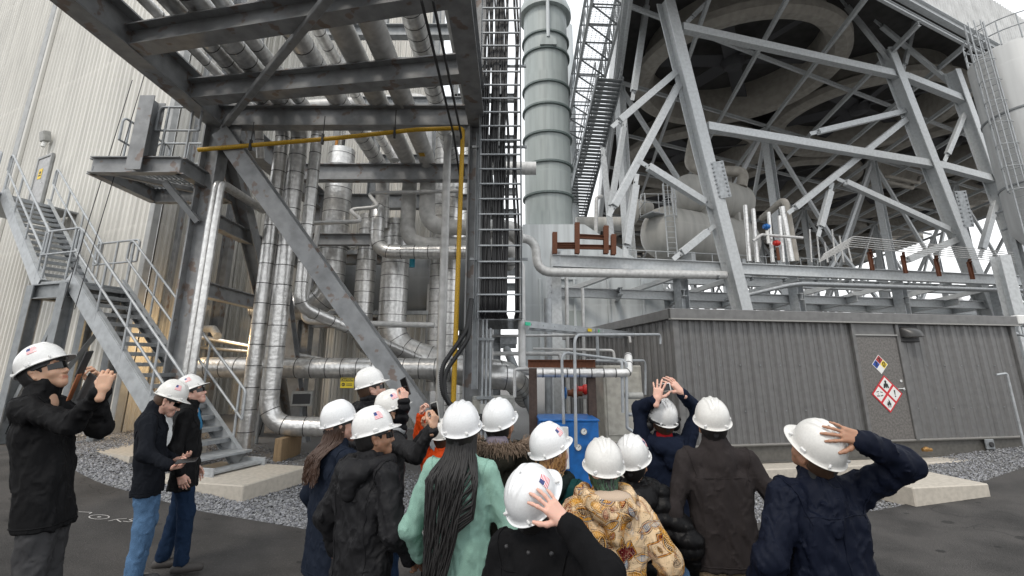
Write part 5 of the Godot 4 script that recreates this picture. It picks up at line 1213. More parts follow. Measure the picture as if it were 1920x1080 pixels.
# ---------------------------------------------------------------- shed
func shed():
	var a := Vector3(at(1262, 590, 9.7).x, 0.66, -9.7); var b := Vector3(at(1886, 590, 11.2).x, 0.66, -11.2)
	var top := 3.24
	var d := b - a; var x := d.normalized(); var nrm := x.cross(Vector3.UP)
	if nrm.z < 0: nrm = -nrm
	var bs := Basis(x, Vector3.UP, nrm)
	var t := thing("metal_shed", "dark grey ribbed metal equipment shed with hazard diamonds on its door", "shed", a)
	var h := top - a.y - 0.12
	var L := d.length()
	var dx := (at(1645, 700, 10.6).x - a.x) / x.x; var dw := 1.02
	var sidev := -nrm
	# panels left and right of the door, panel over the side wall
	var run := func(o: Vector3, dirv: Vector3, nn: Vector3, length: float):
		var cnt := maxi(1, roundi(length / 0.9)); var pw := length / cnt
		var mesh := rib_panel(pw, h, 3, 0.045, M.shed)
		for i in cnt: inst(mesh, "panel", t, Transform3D(Basis(dirv, Vector3.UP, nn), o + dirv * pw * i))
	run.call(Vector3.ZERO, x, nrm, dx - dw * 0.5 - 0.08)
	run.call(x * (dx + dw * 0.5 + 0.08), x, nrm, L - dx - dw * 0.5 - 0.08)
	var depth := 7.5
	run.call(sidev * depth, -sidev, -x, depth)
	run.call(d, sidev, x, depth)
	var m := MB.new(); m.box(x * L * 0.5 + sidev * depth * 0.5 + Vector3(0, h + 0.0, 0), Vector3(L + 0.1, 0.05, depth + 0.1), bs); put(m, "roof_deck", M.shed_trim, t)
	# eaves trim with a lip
	m = MB.new()
	m.box(x * L * 0.5 + nrm * 0.07 + Vector3(0, h + 0.04, 0), Vector3(L + 0.24, 0.2, 0.1), bs, 0.008); put(m, "eaves_trim", M.shed_trim, t)
	m = MB.new(); m.box(x * L * 0.5 + nrm * 0.1 + Vector3(0, h - 0.07, 0), Vector3(L + 0.26, 0.025, 0.12), bs); put(m, "drip_edge", mk(Color(0.28, 0.275, 0.26), 0.4), t)
	m = MB.new(); m.box(-x * 0.07 + sidev * depth * 0.5 + Vector3(0, h + 0.04, 0), Vector3(0.1, 0.2, depth + 0.2), bs, 0.008); put(m, "gable_trim", M.shed_trim, t)
	for o in [Vector3.ZERO, d]:
		m = MB.new(); m.box(o + nrm * 0.015 + Vector3(0, h * 0.5, 0), Vector3(0.13, h, 0.12), bs, 0.01); put(m, "corner_trim", M.shed_trim, t)
	# skid base
	m = MB.new(); m.prism(Vector3(0, -0.16, 0) + nrm * 0.02, d + Vector3(0, -0.16, 0) + nrm * 0.02, Vector3.UP, isec(0.32, 0.14, 0.02)); put(m, "skid_beam", M.shed_base, t)
	m = MB.new(); m.box(x * L * 0.5 + nrm * 0.045 + Vector3(0, 0.005, 0), Vector3(L, 0.03, 0.06), bs); put(m, "base_flashing", mk(Color(0.26, 0.25, 0.235), 0.45), t)
	m = MB.new(); m.prism(Vector3(-0.02, -0.16, 0), Vector3(-0.02, -0.16, 0) + sidev * depth, Vector3.UP, isec(0.32, 0.14, 0.02)); put(m, "skid_beam", M.shed_base, t)
	# door
	var dc := x * dx
	m = MB.new(); m.box(dc + nrm * 0.0 + Vector3(0, h * 0.5, 0), Vector3(dw + 0.16, h, 0.04), bs); put(m, "door_frame", M.shed_trim, t)
	m = MB.new(); m.box(dc + nrm * 0.035 + Vector3(0, 1.06, 0), Vector3(dw, 2.1, 0.05), bs, 0.006)
	var leaf := put(m, "door", mk(Color(0.165, 0.155, 0.145), 0.4, 0, "fine", 0.8), t)
	m = MB.new(); m.box(dc + nrm * 0.03 + Vector3(0, 2.12 + (h - 2.12) * 0.5, 0), Vector3(dw, h - 2.16, 0.04), bs, 0.006); put(m, "transom_panel", M.shed_trim, t)
	m = MB.new(); m.box(dc + nrm * 0.065 + Vector3(0, 2.13, 0), Vector3(dw + 0.1, 0.03, 0.05), bs, 0.004); put(m, "door_head", mk(Color(0.3, 0.3, 0.29), 0.4), t)
	for s in [-1, 1]:
		m = MB.new(); m.box(dc + x * s * (dw * 0.5 + 0.05) + nrm * 0.06 + Vector3(0, h * 0.5, 0), Vector3(0.08, h, 0.06), bs, 0.008); put(m, "door_jamb", M.shed_trim, t)
	m = MB.new(); m.bar(dc + x * 0.42 + nrm * 0.06 + Vector3(0, 1.02, 0), dc + x * 0.42 + nrm * 0.11 + Vector3(0, 1.02, 0), 0.028, 12); m.bar(dc + x * 0.43 + nrm * 0.105 + Vector3(0, 1.02, 0), dc + x * 0.28 + nrm * 0.105 + Vector3(0, 1.02, 0), 0.011, 8); put(m, "handle", M.chrome, leaf)
	m = MB.new(); m.bar(dc + x * 0.42 + nrm * 0.06 + Vector3(0, 1.18, 0), dc + x * 0.42 + nrm * 0.075 + Vector3(0, 1.18, 0), 0.03, 12); put(m, "lock", M.chrome, leaf)
	hazard_signs(t, dc + nrm * 0.067 + Vector3(0, 0, 0), bs)
	# screws along the ribs
	m = MB.new()
	var i := 0.0
	while i < L:
		if absf(i - dx) > 0.7:
			for yy in [0.62, 1.5]: m.bar(x * i + nrm * 0.03 + Vector3(0, yy, 0), x * i + nrm * 0.048 + Vector3(0, yy, 0), 0.012, 6)
		i += 0.45
	put(m, "screws", M.galv_dark, t).set_meta("kind", "stuff")
	# wall pack light right of door
	var lp := thing("shed_wall_light", "dark half round wall light above right of the shed door", "lamp", a + dc + x * 0.85 + nrm * 0.04 + Vector3(0, 2.12, 0))
	m = MB.new()
	m.grid(16, 10, func(u: float, w: float):
		var p := (u - 0.5) * PI; var q := w * PI * 0.5
		return bs * Vector3(sin(p) * 0.24, 0.22 * sin(q), cos(p) * 0.3 * cos(q) ) + Vector3(0, -0.02, 0), func(p): return p)
	put(m, "hood", mk(Color(0.035, 0.034, 0.033), 0.35), lp)
	m = MB.new(); m.box(nrm * 0.02 + Vector3(0, 0.05, 0), Vector3(0.5, 0.36, 0.05), bs, 0.015); put(m, "back_plate", M.dark, lp)
	m = MB.new(); m.box(nrm * 0.12 + Vector3(0, -0.02, 0), Vector3(0.3, 0.02, 0.2), bs, 0.006); put(m, "diffuser", M.box_grey, lp)
	# concrete plinth, step pad
	m = MB.new(); m.box(a + x * L * 0.6 - nrm * 1.25 + Vector3(0, -0.72, 0), Vector3(L * 1.0 + 5.0, 0.78, 3.6), bs, 0.02)
	struct(m, "plinth_kerb", M.concrete)
	m = MB.new(); m.box(Vector3.ZERO, Vector3(1.35, 0.3, 1.15), bs, 0.015)
	var pc := lvl(1712, 896, 0.42)
	for v in m.v.size(): m.v[v] += Vector3(pc.x, 0.28, pc.z)
	struct(m, "door_pad_pavement", M.concrete)
	# brass shackle, ground lug, standpipe
	m = MB.new(); m.bar(a + dc + x * 0.55 + nrm * 0.22 + Vector3(-0.08, -0.16, 0), a + dc + x * 0.55 + nrm * 0.22 + Vector3(0.1, -0.16, 0), 0.035, 10); m.ball(a + dc + x * 0.55 + nrm * 0.22 + Vector3(0, -0.15, 0), 0.06, 0.05, 0.05, 8)
	tag(put(m, "brass_plug", mk(Color(0.3, 0.17, 0.06), 0.45, 0.6)), "small brass plug lying at the shed base near the door", "plug")
	var lug := thing("skid_lug", "steel lifting lug bracket on the shed skid right of the door", "lug", a + x * (L * 0.83) + nrm * 0.1 + Vector3(0, -0.12, 0))
	m = MB.new(); m.box(Vector3.ZERO, Vector3(0.22, 0.2, 0.04), bs, 0.01); put(m, "plate", M.galv_dark, lug)
	m = MB.new(); m.bar(nrm * 0.02, nrm * 0.05, 0.05, 12); put(m, "eye", M.dark, lug)
	pipe("standpipe", "thin galvanised t-shaped standpipe at the right of the shed", [Vector3(at(1895, 730, 10.2).x, 0.4, -10.2), Vector3(at(1895, 730, 10.2).x, at(1895, 700, 10.2).y, -10.2), at(1868, 703, 10.2)], 0.025, M.galv, {"bend": 0.04, "seg": 8})
	pipe("hooked_pipe", "bright hooked pipe at the right edge beyond the shed corner", [at(1898, 720, 14.6), at(1902, 700, 14.4), Vector3(at(1915, 740, 14.2).x, 0.5, -14.2)], 0.12, M.lag, {"bend": 0.15, "seg": 14})
	for k in [[1882, 600, 1925, 612, 13.9], [1900, 625, 1940, 632, 14.5]]:
		pipe("thin_pipe", "grey pipe stub sticking out past the shed right end" if k[0] == 1882 else "lower grey pipe stub past the shed right end", [at(k[0], k[1], k[4]), at(k[2], k[3], k[4])], 0.05, M.galv, {"seg": 10})
	ibeam_thing("support_post", "pale leaning steel post beyond the shed right corner", "post", Vector3(at(1915, 640, 17).x, 0, -17), at(1915, 480, 17), 0.4, 0.4, M.acc)
	var bxp := at(1912, 600, 11.6)
	var pb := thing("pull_box", "white pull box with stubs at the shed roof corner", "box", bxp)
	m = MB.new(); m.box(Vector3.ZERO, Vector3(0.25, 0.22, 0.2), Basis.IDENTITY, 0.02); put(m, "casing", M.white, pb)
	for s in 3:
		m = MB.new(); m.bar(Vector3(-0.08 + s * 0.08, -0.1, 0), Vector3(-0.08 + s * 0.08, -0.35, 0), 0.016); put(m, "stub", M.galv, pb)

func hazard_signs(t: Node3D, c: Vector3, bs: Basis):
	var diamond := func(n: String, ctr: Vector2, r: float, z: float, mat: Material, par: Node3D, stretch := 1.0):
		var m := MB.new()
		var p := func(a: float, b: float): return c + bs * Vector3(ctr.x + a, ctr.y + b, z)
		m.face([p.call(0, r * stretch), p.call(r, 0), p.call(0, -r * stretch), p.call(-r, 0)], bs.z)
		for e in [[0.0, r * stretch, r, 0.0], [r, 0.0, 0.0, -r * stretch], [0.0, -r * stretch, -r, 0.0], [-r, 0.0, 0.0, r * stretch]]:
			var v0: Vector3 = p.call(e[0], e[1]); var v1: Vector3 = p.call(e[2], e[3])
			m.face([v0, v1, v1 - bs.z * 0.003, v0 - bs.z * 0.003], bs * Vector3(e[0] + e[2], e[1] + e[3], 0).normalized())
		return put(m, n, mat, par)
	var redm := mk(Color(0.55, 0.02, 0.03), 0.4); var bl := mk(Color(0.01, 0.06, 0.35), 0.4); var yl := mk(Color(0.75, 0.55, 0.02), 0.4); var rd := mk(Color(0.35, 0.02, 0.02), 0.4)
	# fire diamond
	var nf: MeshInstance3D = diamond.call("hazard_diamond", Vector2(-0.03, 1.52), 0.2, 0.004, M.white, t)
	for k in [[0.0, 0.095, rd], [-0.095, 0.0, bl], [0.095, 0.0, yl], [0.0, -0.095, M.white]]:
		diamond.call("quadrant", Vector2(-0.03 + k[0], 1.52 + k[1]), 0.088, 0.006, k[2], nf)
	put_text(t, "1", c + bs * Vector3(-0.03, 1.615, 0.008), bs, 0.1, M.black)
	put_text(t, "3", c + bs * Vector3(-0.125, 1.52, 0.008), bs, 0.1, M.black)
	put_text(t, "0", c + bs * Vector3(0.065, 1.52, 0.008), bs, 0.11, M.black)
	# four red bordered pictogram diamonds
	var o := Vector2(0.02, 0.92); var g := 0.185
	for k in [[0.0, g], [-g, 0.0], [g, 0.0], [0.0, -g]]:
		var rim: MeshInstance3D = diamond.call("hazard_pictogram", o + Vector2(k[0], k[1]), 0.192, 0.0045 + absf(k[0]) * 0.002, redm, t)
		diamond.call("white_field", o + Vector2(k[0], k[1]), 0.15, 0.007, M.white, rim)
	var shape := func(n: String, polys: Array, ctr: Vector2):
		var m := MB.new()
		for poly in polys:
			var tr := Geometry2D.triangulate_polygon(PackedVector2Array(poly))
			for i in range(0, tr.size(), 3):
				m.face([poly[tr[i]], poly[tr[i + 1]], poly[tr[i + 2]]].map(func(v): return c + bs * Vector3(ctr.x + v.x, ctr.y + v.y, 0.009)), bs.z)
		put(m, n, M.black, t)
	var disc := func(x: float, y: float, rx: float, ry: float):
		var a := []
		for i in 12: a.append(Vector2(x + cos(TAU * i / 12) * rx, y + sin(TAU * i / 12) * ry))
		return a
	# person with a star shaped burst on the chest
	shape.call("health_symbol", [disc.call(0, 0.06, 0.026, 0.03), [Vector2(-0.07, -0.07), Vector2(-0.05, 0.02), Vector2(0, 0.035), Vector2(0.05, 0.02), Vector2(0.07, -0.07), Vector2(0.03, -0.07), Vector2(0.022, -0.03), Vector2(0.01, -0.07), Vector2(-0.01, -0.07), Vector2(-0.022, -0.03), Vector2(-0.03, -0.07)]], o + Vector2(0, g))
	shape.call("exclamation_symbol", [[Vector2(-0.018, 0.075), Vector2(0.018, 0.075), Vector2(0.01, -0.02), Vector2(-0.01, -0.02)], disc.call(0, -0.05, 0.016, 0.016)], o + Vector2(g, 0))
	shape.call("corrosion_symbol", [[Vector2(-0.08, 0.045), Vector2(-0.02, 0.06), Vector2(-0.015, 0.045), Vector2(-0.075, 0.03)], [Vector2(0.015, 0.05), Vector2(0.075, 0.035), Vector2(0.07, 0.02), Vector2(0.012, 0.035)], [Vector2(-0.08, -0.03), Vector2(-0.01, -0.03), Vector2(-0.01, -0.05), Vector2(-0.08, -0.05)], [Vector2(0.01, -0.03), Vector2(0.07, -0.018), Vector2(0.075, -0.036), Vector2(0.012, -0.05)], [Vector2(-0.045, 0.02), Vector2(-0.038, 0.02), Vector2(-0.038, -0.018), Vector2(-0.045, -0.018)]], o + Vector2(-g, 0))
	shape.call("flame_symbol", [[Vector2(-0.045, -0.045), Vector2(-0.055, 0.0), Vector2(-0.03, -0.01), Vector2(-0.035, 0.035), Vector2(-0.005, 0.015), Vector2(0.0, 0.08), Vector2(0.03, 0.03), Vector2(0.032, -0.005), Vector2(0.052, 0.015), Vector2(0.045, -0.045), Vector2(0.018, -0.058), Vector2(0.008, -0.02), Vector2(-0.01, -0.058)], [Vector2(-0.05, -0.068), Vector2(0.05, -0.068), Vector2(0.05, -0.08), Vector2(-0.05, -0.08)]], o + Vector2(0, -g))
func put_text(t: Node3D, s: String, p: Vector3, bs: Basis, h: float, mat: Material, n := "lettering", serif := false):
	var tm := TextMesh.new(); tm.text = s
	var sf := SystemFont.new(); sf.font_names = PackedStringArray(["Droid Sans"]); sf.font_weight = 700
	tm.font = sf; tm.font_size = 32; tm.pixel_size = h / 24.0; tm.depth = 0.003; tm.material = mat
	inst(tm, n, t, Transform3D(bs, p))

# ---------------------------------------------------------------- small things round the plant
func small_things():
	var m: MB
	# caution sign
	var cp := at(651, 718, 10.0)
	var cs := thing("caution_sign", "yellow caution sign hung below the long silver pipe", "sign", cp)
	m = MB.new(); m.box(Vector3.ZERO, Vector3(0.27, 0.2, 0.008), Basis.IDENTITY, 0.003); put(m, "plate", mk(Color(0.72, 0.55, 0.02), 0.45), cs)
	m = MB.new(); m.box(Vector3(0, 0.062, 0.005), Vector3(0.25, 0.062, 0.003)); put(m, "header", M.black, cs)
	put_text(cs, "CAUTION", Vector3(0, 0.062, 0.008), Basis.IDENTITY, 0.042, mk(Color(0.75, 0.58, 0.03), 0.45))
	m = MB.new(); m.lathe(Vector3(-0.075, -0.03, 0.005), Vector3(0, 0, 1), [Vector2(0.018, 0), Vector2(0.018, 0.002), Vector2(0.034, 0.002), Vector2(0.034, 0)], 20); m.box(Vector3(-0.075, -0.03, 0.006), Vector3(0.01, 0.045, 0.003)); put(m, "symbol", M.black, cs)
	m = MB.new(); m.box(Vector3(0.045, -0.02, 0.005), Vector3(0.12, 0.012, 0.002)); m.box(Vector3(0.045, -0.05, 0.005), Vector3(0.12, 0.012, 0.002)); put(m, "print", M.black, cs)
	for x in [-0.1, 0.1]:
		m = MB.new(); m.bar(Vector3(x, 0.1, 0), Vector3(x, 0.3, 0), 0.004, 5); put(m, "hanger", M.dark, cs)
	# two instrument boxes on stands
	for k in [[491, 743, "small grey instrument box on a stand left of its larger twin"], [567, 747, "larger grey instrument box on a stand near the low pipe"]]:
		var s := 1.0 if k[0] == 491 else 1.3
		var p := at(k[0], k[1], 11.0)
		var ib := thing("instrument_box", k[2], "box", p)
		m = MB.new(); m.box(Vector3.ZERO, Vector3(0.34, 0.24, 0.25) * s, Basis(Vector3.UP, 0.3), 0.015); put(m, "casing", M.box_grey, ib)
		m = MB.new(); m.box(Basis(Vector3.UP, 0.3) * Vector3(0, 0, 0.128 * s), Vector3(0.27, 0.16, 0.015) * s, Basis(Vector3.UP, 0.3), 0.004); put(m, "window", M.dark, ib)
		m = MB.new(); m.bar(Vector3(0, -0.1, 0), Vector3(0, -p.y + 0.3, 0), 0.035); put(m, "stand", M.galv_dark, ib)
		m = MB.new(); m.tube(bend([Vector3(0.1, -0.1, 0), Vector3(0.15, -0.35, 0.05), Vector3(0.05, -0.8, 0)], 0.2), 0.012, 6); put(m, "lead", M.cable, ib)
	# warm lamp behind the stair
	var lp := at(334, 640, 10.9)
	var lm := thing("bulkhead_lamp", "small lit warm bulkhead lamp behind the stair rails", "lamp", lp)
	m = MB.new(); m.box(Vector3(0, 0.13, -0.05), Vector3(0.2, 0.05, 0.2), Basis.IDENTITY, 0.01); m.bar(Vector3(0, 0.15, -0.05), Vector3(0, 0.5, -0.05), 0.02); put(m, "bracket", M.steel, lm)
	var em := StandardMaterial3D.new(); em.albedo_color = Color(1, 0.85, 0.6); em.emission_enabled = true; em.emission = Color(1, 0.8, 0.5); em.emission_energy_multiplier = 5.0
	m = MB.new(); m.ball(Vector3.ZERO, 0.075, 0.1, 0.075, 12); put(m, "bulb", em, lm)
	var ol := OmniLight3D.new(); ol.name = "glow"; ol.light_color = Color(1, 0.84, 0.6); ol.light_energy = 1.3; ol.omni_range = 30.0; ol.omni_attenuation = 2.0; ol.light_size = 0.09; ol.shadow_enabled = true
	lm.add_child(ol)
	ol.position = Vector3(0, 0, 0)
	# low silver pipe's timber bearers
	for k in 3:
		m = MB.new(); m.box(Vector3(-4.4 + k * 0.85, 0.6, -10.1), Vector3(0.14, 0.42, 0.9), Basis(Vector3.UP, 0.05 * k), 0.01)
		tag(put(m, "timber_bearer", M.wood), ["timber bearer under the low silver pipe nearest the stairs", "middle timber bearer under the low silver pipe", "timber bearer under the low silver pipe nearest the women"][k], "timber", "timber bearers under the low pipe")
	# copper elbow stubs on the dark wall
	pipe("wall_stub", "bright elbow stub pipe on the shaded wall above the lamp", [at(352, 616, 13.5), at(400, 617, 12.0), at(408, 630, 11.6)], 0.09, M.lag, {"bend": 0.12, "seg": 14})
	pipe("wall_stub", "small capped nozzle sticking out of the shaded wall", [at(368, 580, 14.5), at(386, 577, 13.0)], 0.09, M.box_grey, {"seg": 14})
	# blue cylinder on a chain among the risers
	var bc := thing("chain_block", "small bright blue chain block hanging between the broad risers", "hoist", at(773, 492, 12.4))
	m = MB.new(); m.bar(Vector3(0, -0.13, 0), Vector3(0, 0.13, 0), 0.07, 12); put(m, "housing", M.teal, bc)
	m = MB.new(); m.bar(Vector3(0, 0.13, 0), Vector3(0, 1.5, 0), 0.012, 5); put(m, "chain", M.dark, bc)
	# clamp on the thick riser
	var cl := thing("pipe_clamp", "heavy bolted clamp round the thick silver riser", "clamp", at(628, 458, 13.2))
	m = MB.new(); m.lathe(Vector3(0, -0.1, 0), Vector3.UP, [Vector2(0.39, 0), Vector2(0.43, 0), Vector2(0.43, 0.2), Vector2(0.39, 0.2)], 28); put(m, "band", M.lag_dull, cl)
	for s in [-1, 1]:
		m = MB.new(); m.box(Vector3(0.52 * s, 0, 0.05), Vector3(0.24, 0.24, 0.06), Basis.IDENTITY, 0.01); put(m, "ear", M.lag_dull, cl)
# ---------------------------------------------------------------- blended shapes meshed as surface nets
class Field:
	var o: Vector3
	var h: float
	var nx: int
	var ny: int
	var nz: int
	var v := PackedFloat32Array()
	func _init(lo: Vector3, hi: Vector3, cell: float):
		o = lo - Vector3.ONE * cell * 2; h = cell
		var s := (hi - lo) / cell
		nx = int(s.x) + 6; ny = int(s.y) + 6; nz = int(s.z) + 6
		v.resize(nx * ny * nz); v.fill(1.0)
	func cap(a: Vector3, b: Vector3, ra: float, rb: float, k := 0.03, cut := false):
		var pad := maxf(ra, rb) + k + h * 3.5
		var lo := (a.min(b) - Vector3.ONE * pad - o) / h
		var hi := (a.max(b) + Vector3.ONE * pad - o) / h
		var x0 := maxi(int(lo.x), 0); var y0 := maxi(int(lo.y), 0); var z0 := maxi(int(lo.z), 0)
		var x1 := mini(int(hi.x) + 1, nx - 1); var y1 := mini(int(hi.y) + 1, ny - 1); var z1 := mini(int(hi.z) + 1, nz - 1)
		var ab := b - a; var il := 1.0 / maxf(ab.length_squared(), 0.0000001)
		var dr := rb - ra; var ik := 1.0 / k
		for z in range(z0, z1 + 1):
			for y in range(y0, y1 + 1):
				var q := (z * ny + y) * nx + x0
				var p := Vector3(o.x + x0 * h, o.y + y * h, o.z + z * h) - a
				for x in range(x0, x1 + 1):
					var t := clampf(p.dot(ab) * il, 0.0, 1.0)
					var d := (p - ab * t).length() - ra - dr * t
					p.x += h
					var w := v[q]
					if cut:
						var e := maxf(k - absf(w + d), 0.0) * ik
						v[q] = maxf(w, -d) + e * e * k * 0.25
					elif w - d > k: v[q] = d
					elif d - w < k:
						var e := (k - absf(w - d)) * ik
						v[q] = minf(w, d) - e * e * k * 0.25
					q += 1
	func clip_below(y: float):
		for j in ny:
			var c := y - (o.y + j * h)
			if c < -h * 3: continue
			for z in nz:
				var q := (z * ny + j) * nx
				for x in nx: v[q + x] = maxf(v[q + x], c)
	func clip_above(y: float):
		for j in ny:
			var c := (o.y + j * h) - y
			if c < -h * 3: continue
			for z in nz:
				var q := (z * ny + j) * nx
				for x in nx: v[q + x] = maxf(v[q + x], c)
	func wrinkle(f: FastNoiseLite, amp: float, sc: Vector3, quilt := 0.0):
		var lim := amp * 2 + h * 2
		var q := 0
		for z in nz:
			for y in ny:
				for x in nx:
					var w := v[q]
					if w < lim and w > -lim:
						var p := Vector3(o.x + x * h, o.y + y * h, o.z + z * h)
						var n := f.get_noise_3dv(p * sc)
						var n2 := f.get_noise_3d(p.x * 8.5 + p.y * 4.0, p.y * 4.5 - p.x * 3.0 + n * 0.6, p.z * 8.5)
						var rg := 1.0 - absf(n2)
						v[q] = w + n * amp * 0.8 - (rg * rg * rg - 0.4) * minf(amp, 0.02) * 0.72
						if quilt > 0: v[q] -= (absf(sin(p.y * PI / quilt + n * 0.3)) - 0.6) * 0.017
					q += 1
	func into(m: MB, col = null):
		var id := PackedInt32Array(); id.resize(v.size()); id.fill(-1)
		var sy := nx; var sz := nx * ny
		var lim := h * 4.0
		for z in nz - 1:
			for y in ny - 1:
				var q := (z * ny + y) * nx
				for x in nx - 1:
					var c0 := v[q]
					if c0 > lim or c0 < -lim:
						q += 1
						continue
					var c1 := v[q + 1]; var c2 := v[q + sy]; var c3 := v[q + sy + 1]
					var c4 := v[q + sz]; var c5 := v[q + sz + 1]; var c6 := v[q + sz + sy]; var c7 := v[q + sz + sy + 1]
					var neg := int(c0 < 0) + int(c1 < 0) + int(c2 < 0) + int(c3 < 0) + int(c4 < 0) + int(c5 < 0) + int(c6 < 0) + int(c7 < 0)
					if neg > 0 and neg < 8:
						var s := Vector3.ZERO; var n := 0
						if (c0 < 0) != (c1 < 0): s += Vector3(c0 / (c0 - c1), 0, 0); n += 1
						if (c2 < 0) != (c3 < 0): s += Vector3(c2 / (c2 - c3), 1, 0); n += 1
						if (c4 < 0) != (c5 < 0): s += Vector3(c4 / (c4 - c5), 0, 1); n += 1
						if (c6 < 0) != (c7 < 0): s += Vector3(c6 / (c6 - c7), 1, 1); n += 1
						if (c0 < 0) != (c2 < 0): s += Vector3(0, c0 / (c0 - c2), 0); n += 1
						if (c1 < 0) != (c3 < 0): s += Vector3(1, c1 / (c1 - c3), 0); n += 1
						if (c4 < 0) != (c6 < 0): s += Vector3(0, c4 / (c4 - c6), 1); n += 1
						if (c5 < 0) != (c7 < 0): s += Vector3(1, c5 / (c5 - c7), 1); n += 1
						if (c0 < 0) != (c4 < 0): s += Vector3(0, 0, c0 / (c0 - c4)); n += 1
						if (c1 < 0) != (c5 < 0): s += Vector3(1, 0, c1 / (c1 - c5)); n += 1
						if (c2 < 0) != (c6 < 0): s += Vector3(0, 1, c2 / (c2 - c6)); n += 1
						if (c3 < 0) != (c7 < 0): s += Vector3(1, 1, c3 / (c3 - c7)); n += 1
						s /= n
						id[q] = m.v.size()
						m.v.append(o + (Vector3(x, y, z) + s) * h)
						var g := Vector3(
							lerpf(lerpf(c1 - c0, c3 - c2, s.y), lerpf(c5 - c4, c7 - c6, s.y), s.z),
							lerpf(lerpf(c2 - c0, c3 - c1, s.x), lerpf(c6 - c4, c7 - c5, s.x), s.z),
							lerpf(lerpf(c4 - c0, c5 - c1, s.x), lerpf(c6 - c2, c7 - c3, s.x), s.y))
						m.n.append(g.normalized())
						if col != null: m.c.append(col)
					q += 1
		for z in range(1, nz - 1):
			for y in range(1, ny - 1):
				var q := (z * ny + y) * nx + 1
				for x in range(1, nx - 1):
					var e := id[q]
					if e >= 0:
						var i := v[q] < 0
						if i != (v[q + 1] < 0): quad(m, id[q - sy - sz], id[q - sz], e, id[q - sy], i)
						if i != (v[q + sy] < 0): quad(m, id[q - 1 - sz], id[q - 1], e, id[q - sz], i)
						if i != (v[q + sz] < 0): quad(m, id[q - 1 - sy], id[q - sy], e, id[q - 1], i)
					q += 1
	func quad(m: MB, a: int, b: int, c: int, d: int, flip: bool):
		if a < 0 or b < 0 or c < 0 or d < 0: return
		if flip: m.ix.append_array(PackedInt32Array([a, c, b, a, d, c]))
		else: m.ix.append_array(PackedInt32Array([a, b, c, a, c, d]))

func meshed(bones: Array, cell: float, k: float, into: MB, opt := {}):
	var lo := Vector3.ONE * 99; var hi := -lo
	for b in bones:
		var r := Vector3.ONE * (maxf(b[2], b[3]) + 0.02)
		lo = lo.min((b[0] as Vector3) - r).min((b[1] as Vector3) - r); hi = hi.max((b[0] as Vector3) + r).max((b[1] as Vector3) + r)
	var f := Field.new(lo, hi, cell)
	for b in bones: f.cap(b[0], b[1], b[2], b[3], b[4] if b.size() > 4 else k, b.size() > 5)
	if opt.has("below"): f.clip_below(opt.below)
	if opt.has("above"): f.clip_above(opt.above)
	if opt.has("fold"): f.wrinkle(fold, opt.fold, opt.get("fold_scale", Vector3(9, 5, 9)), opt.get("quilt", 0.0))
	f.into(into, opt.get("col"))

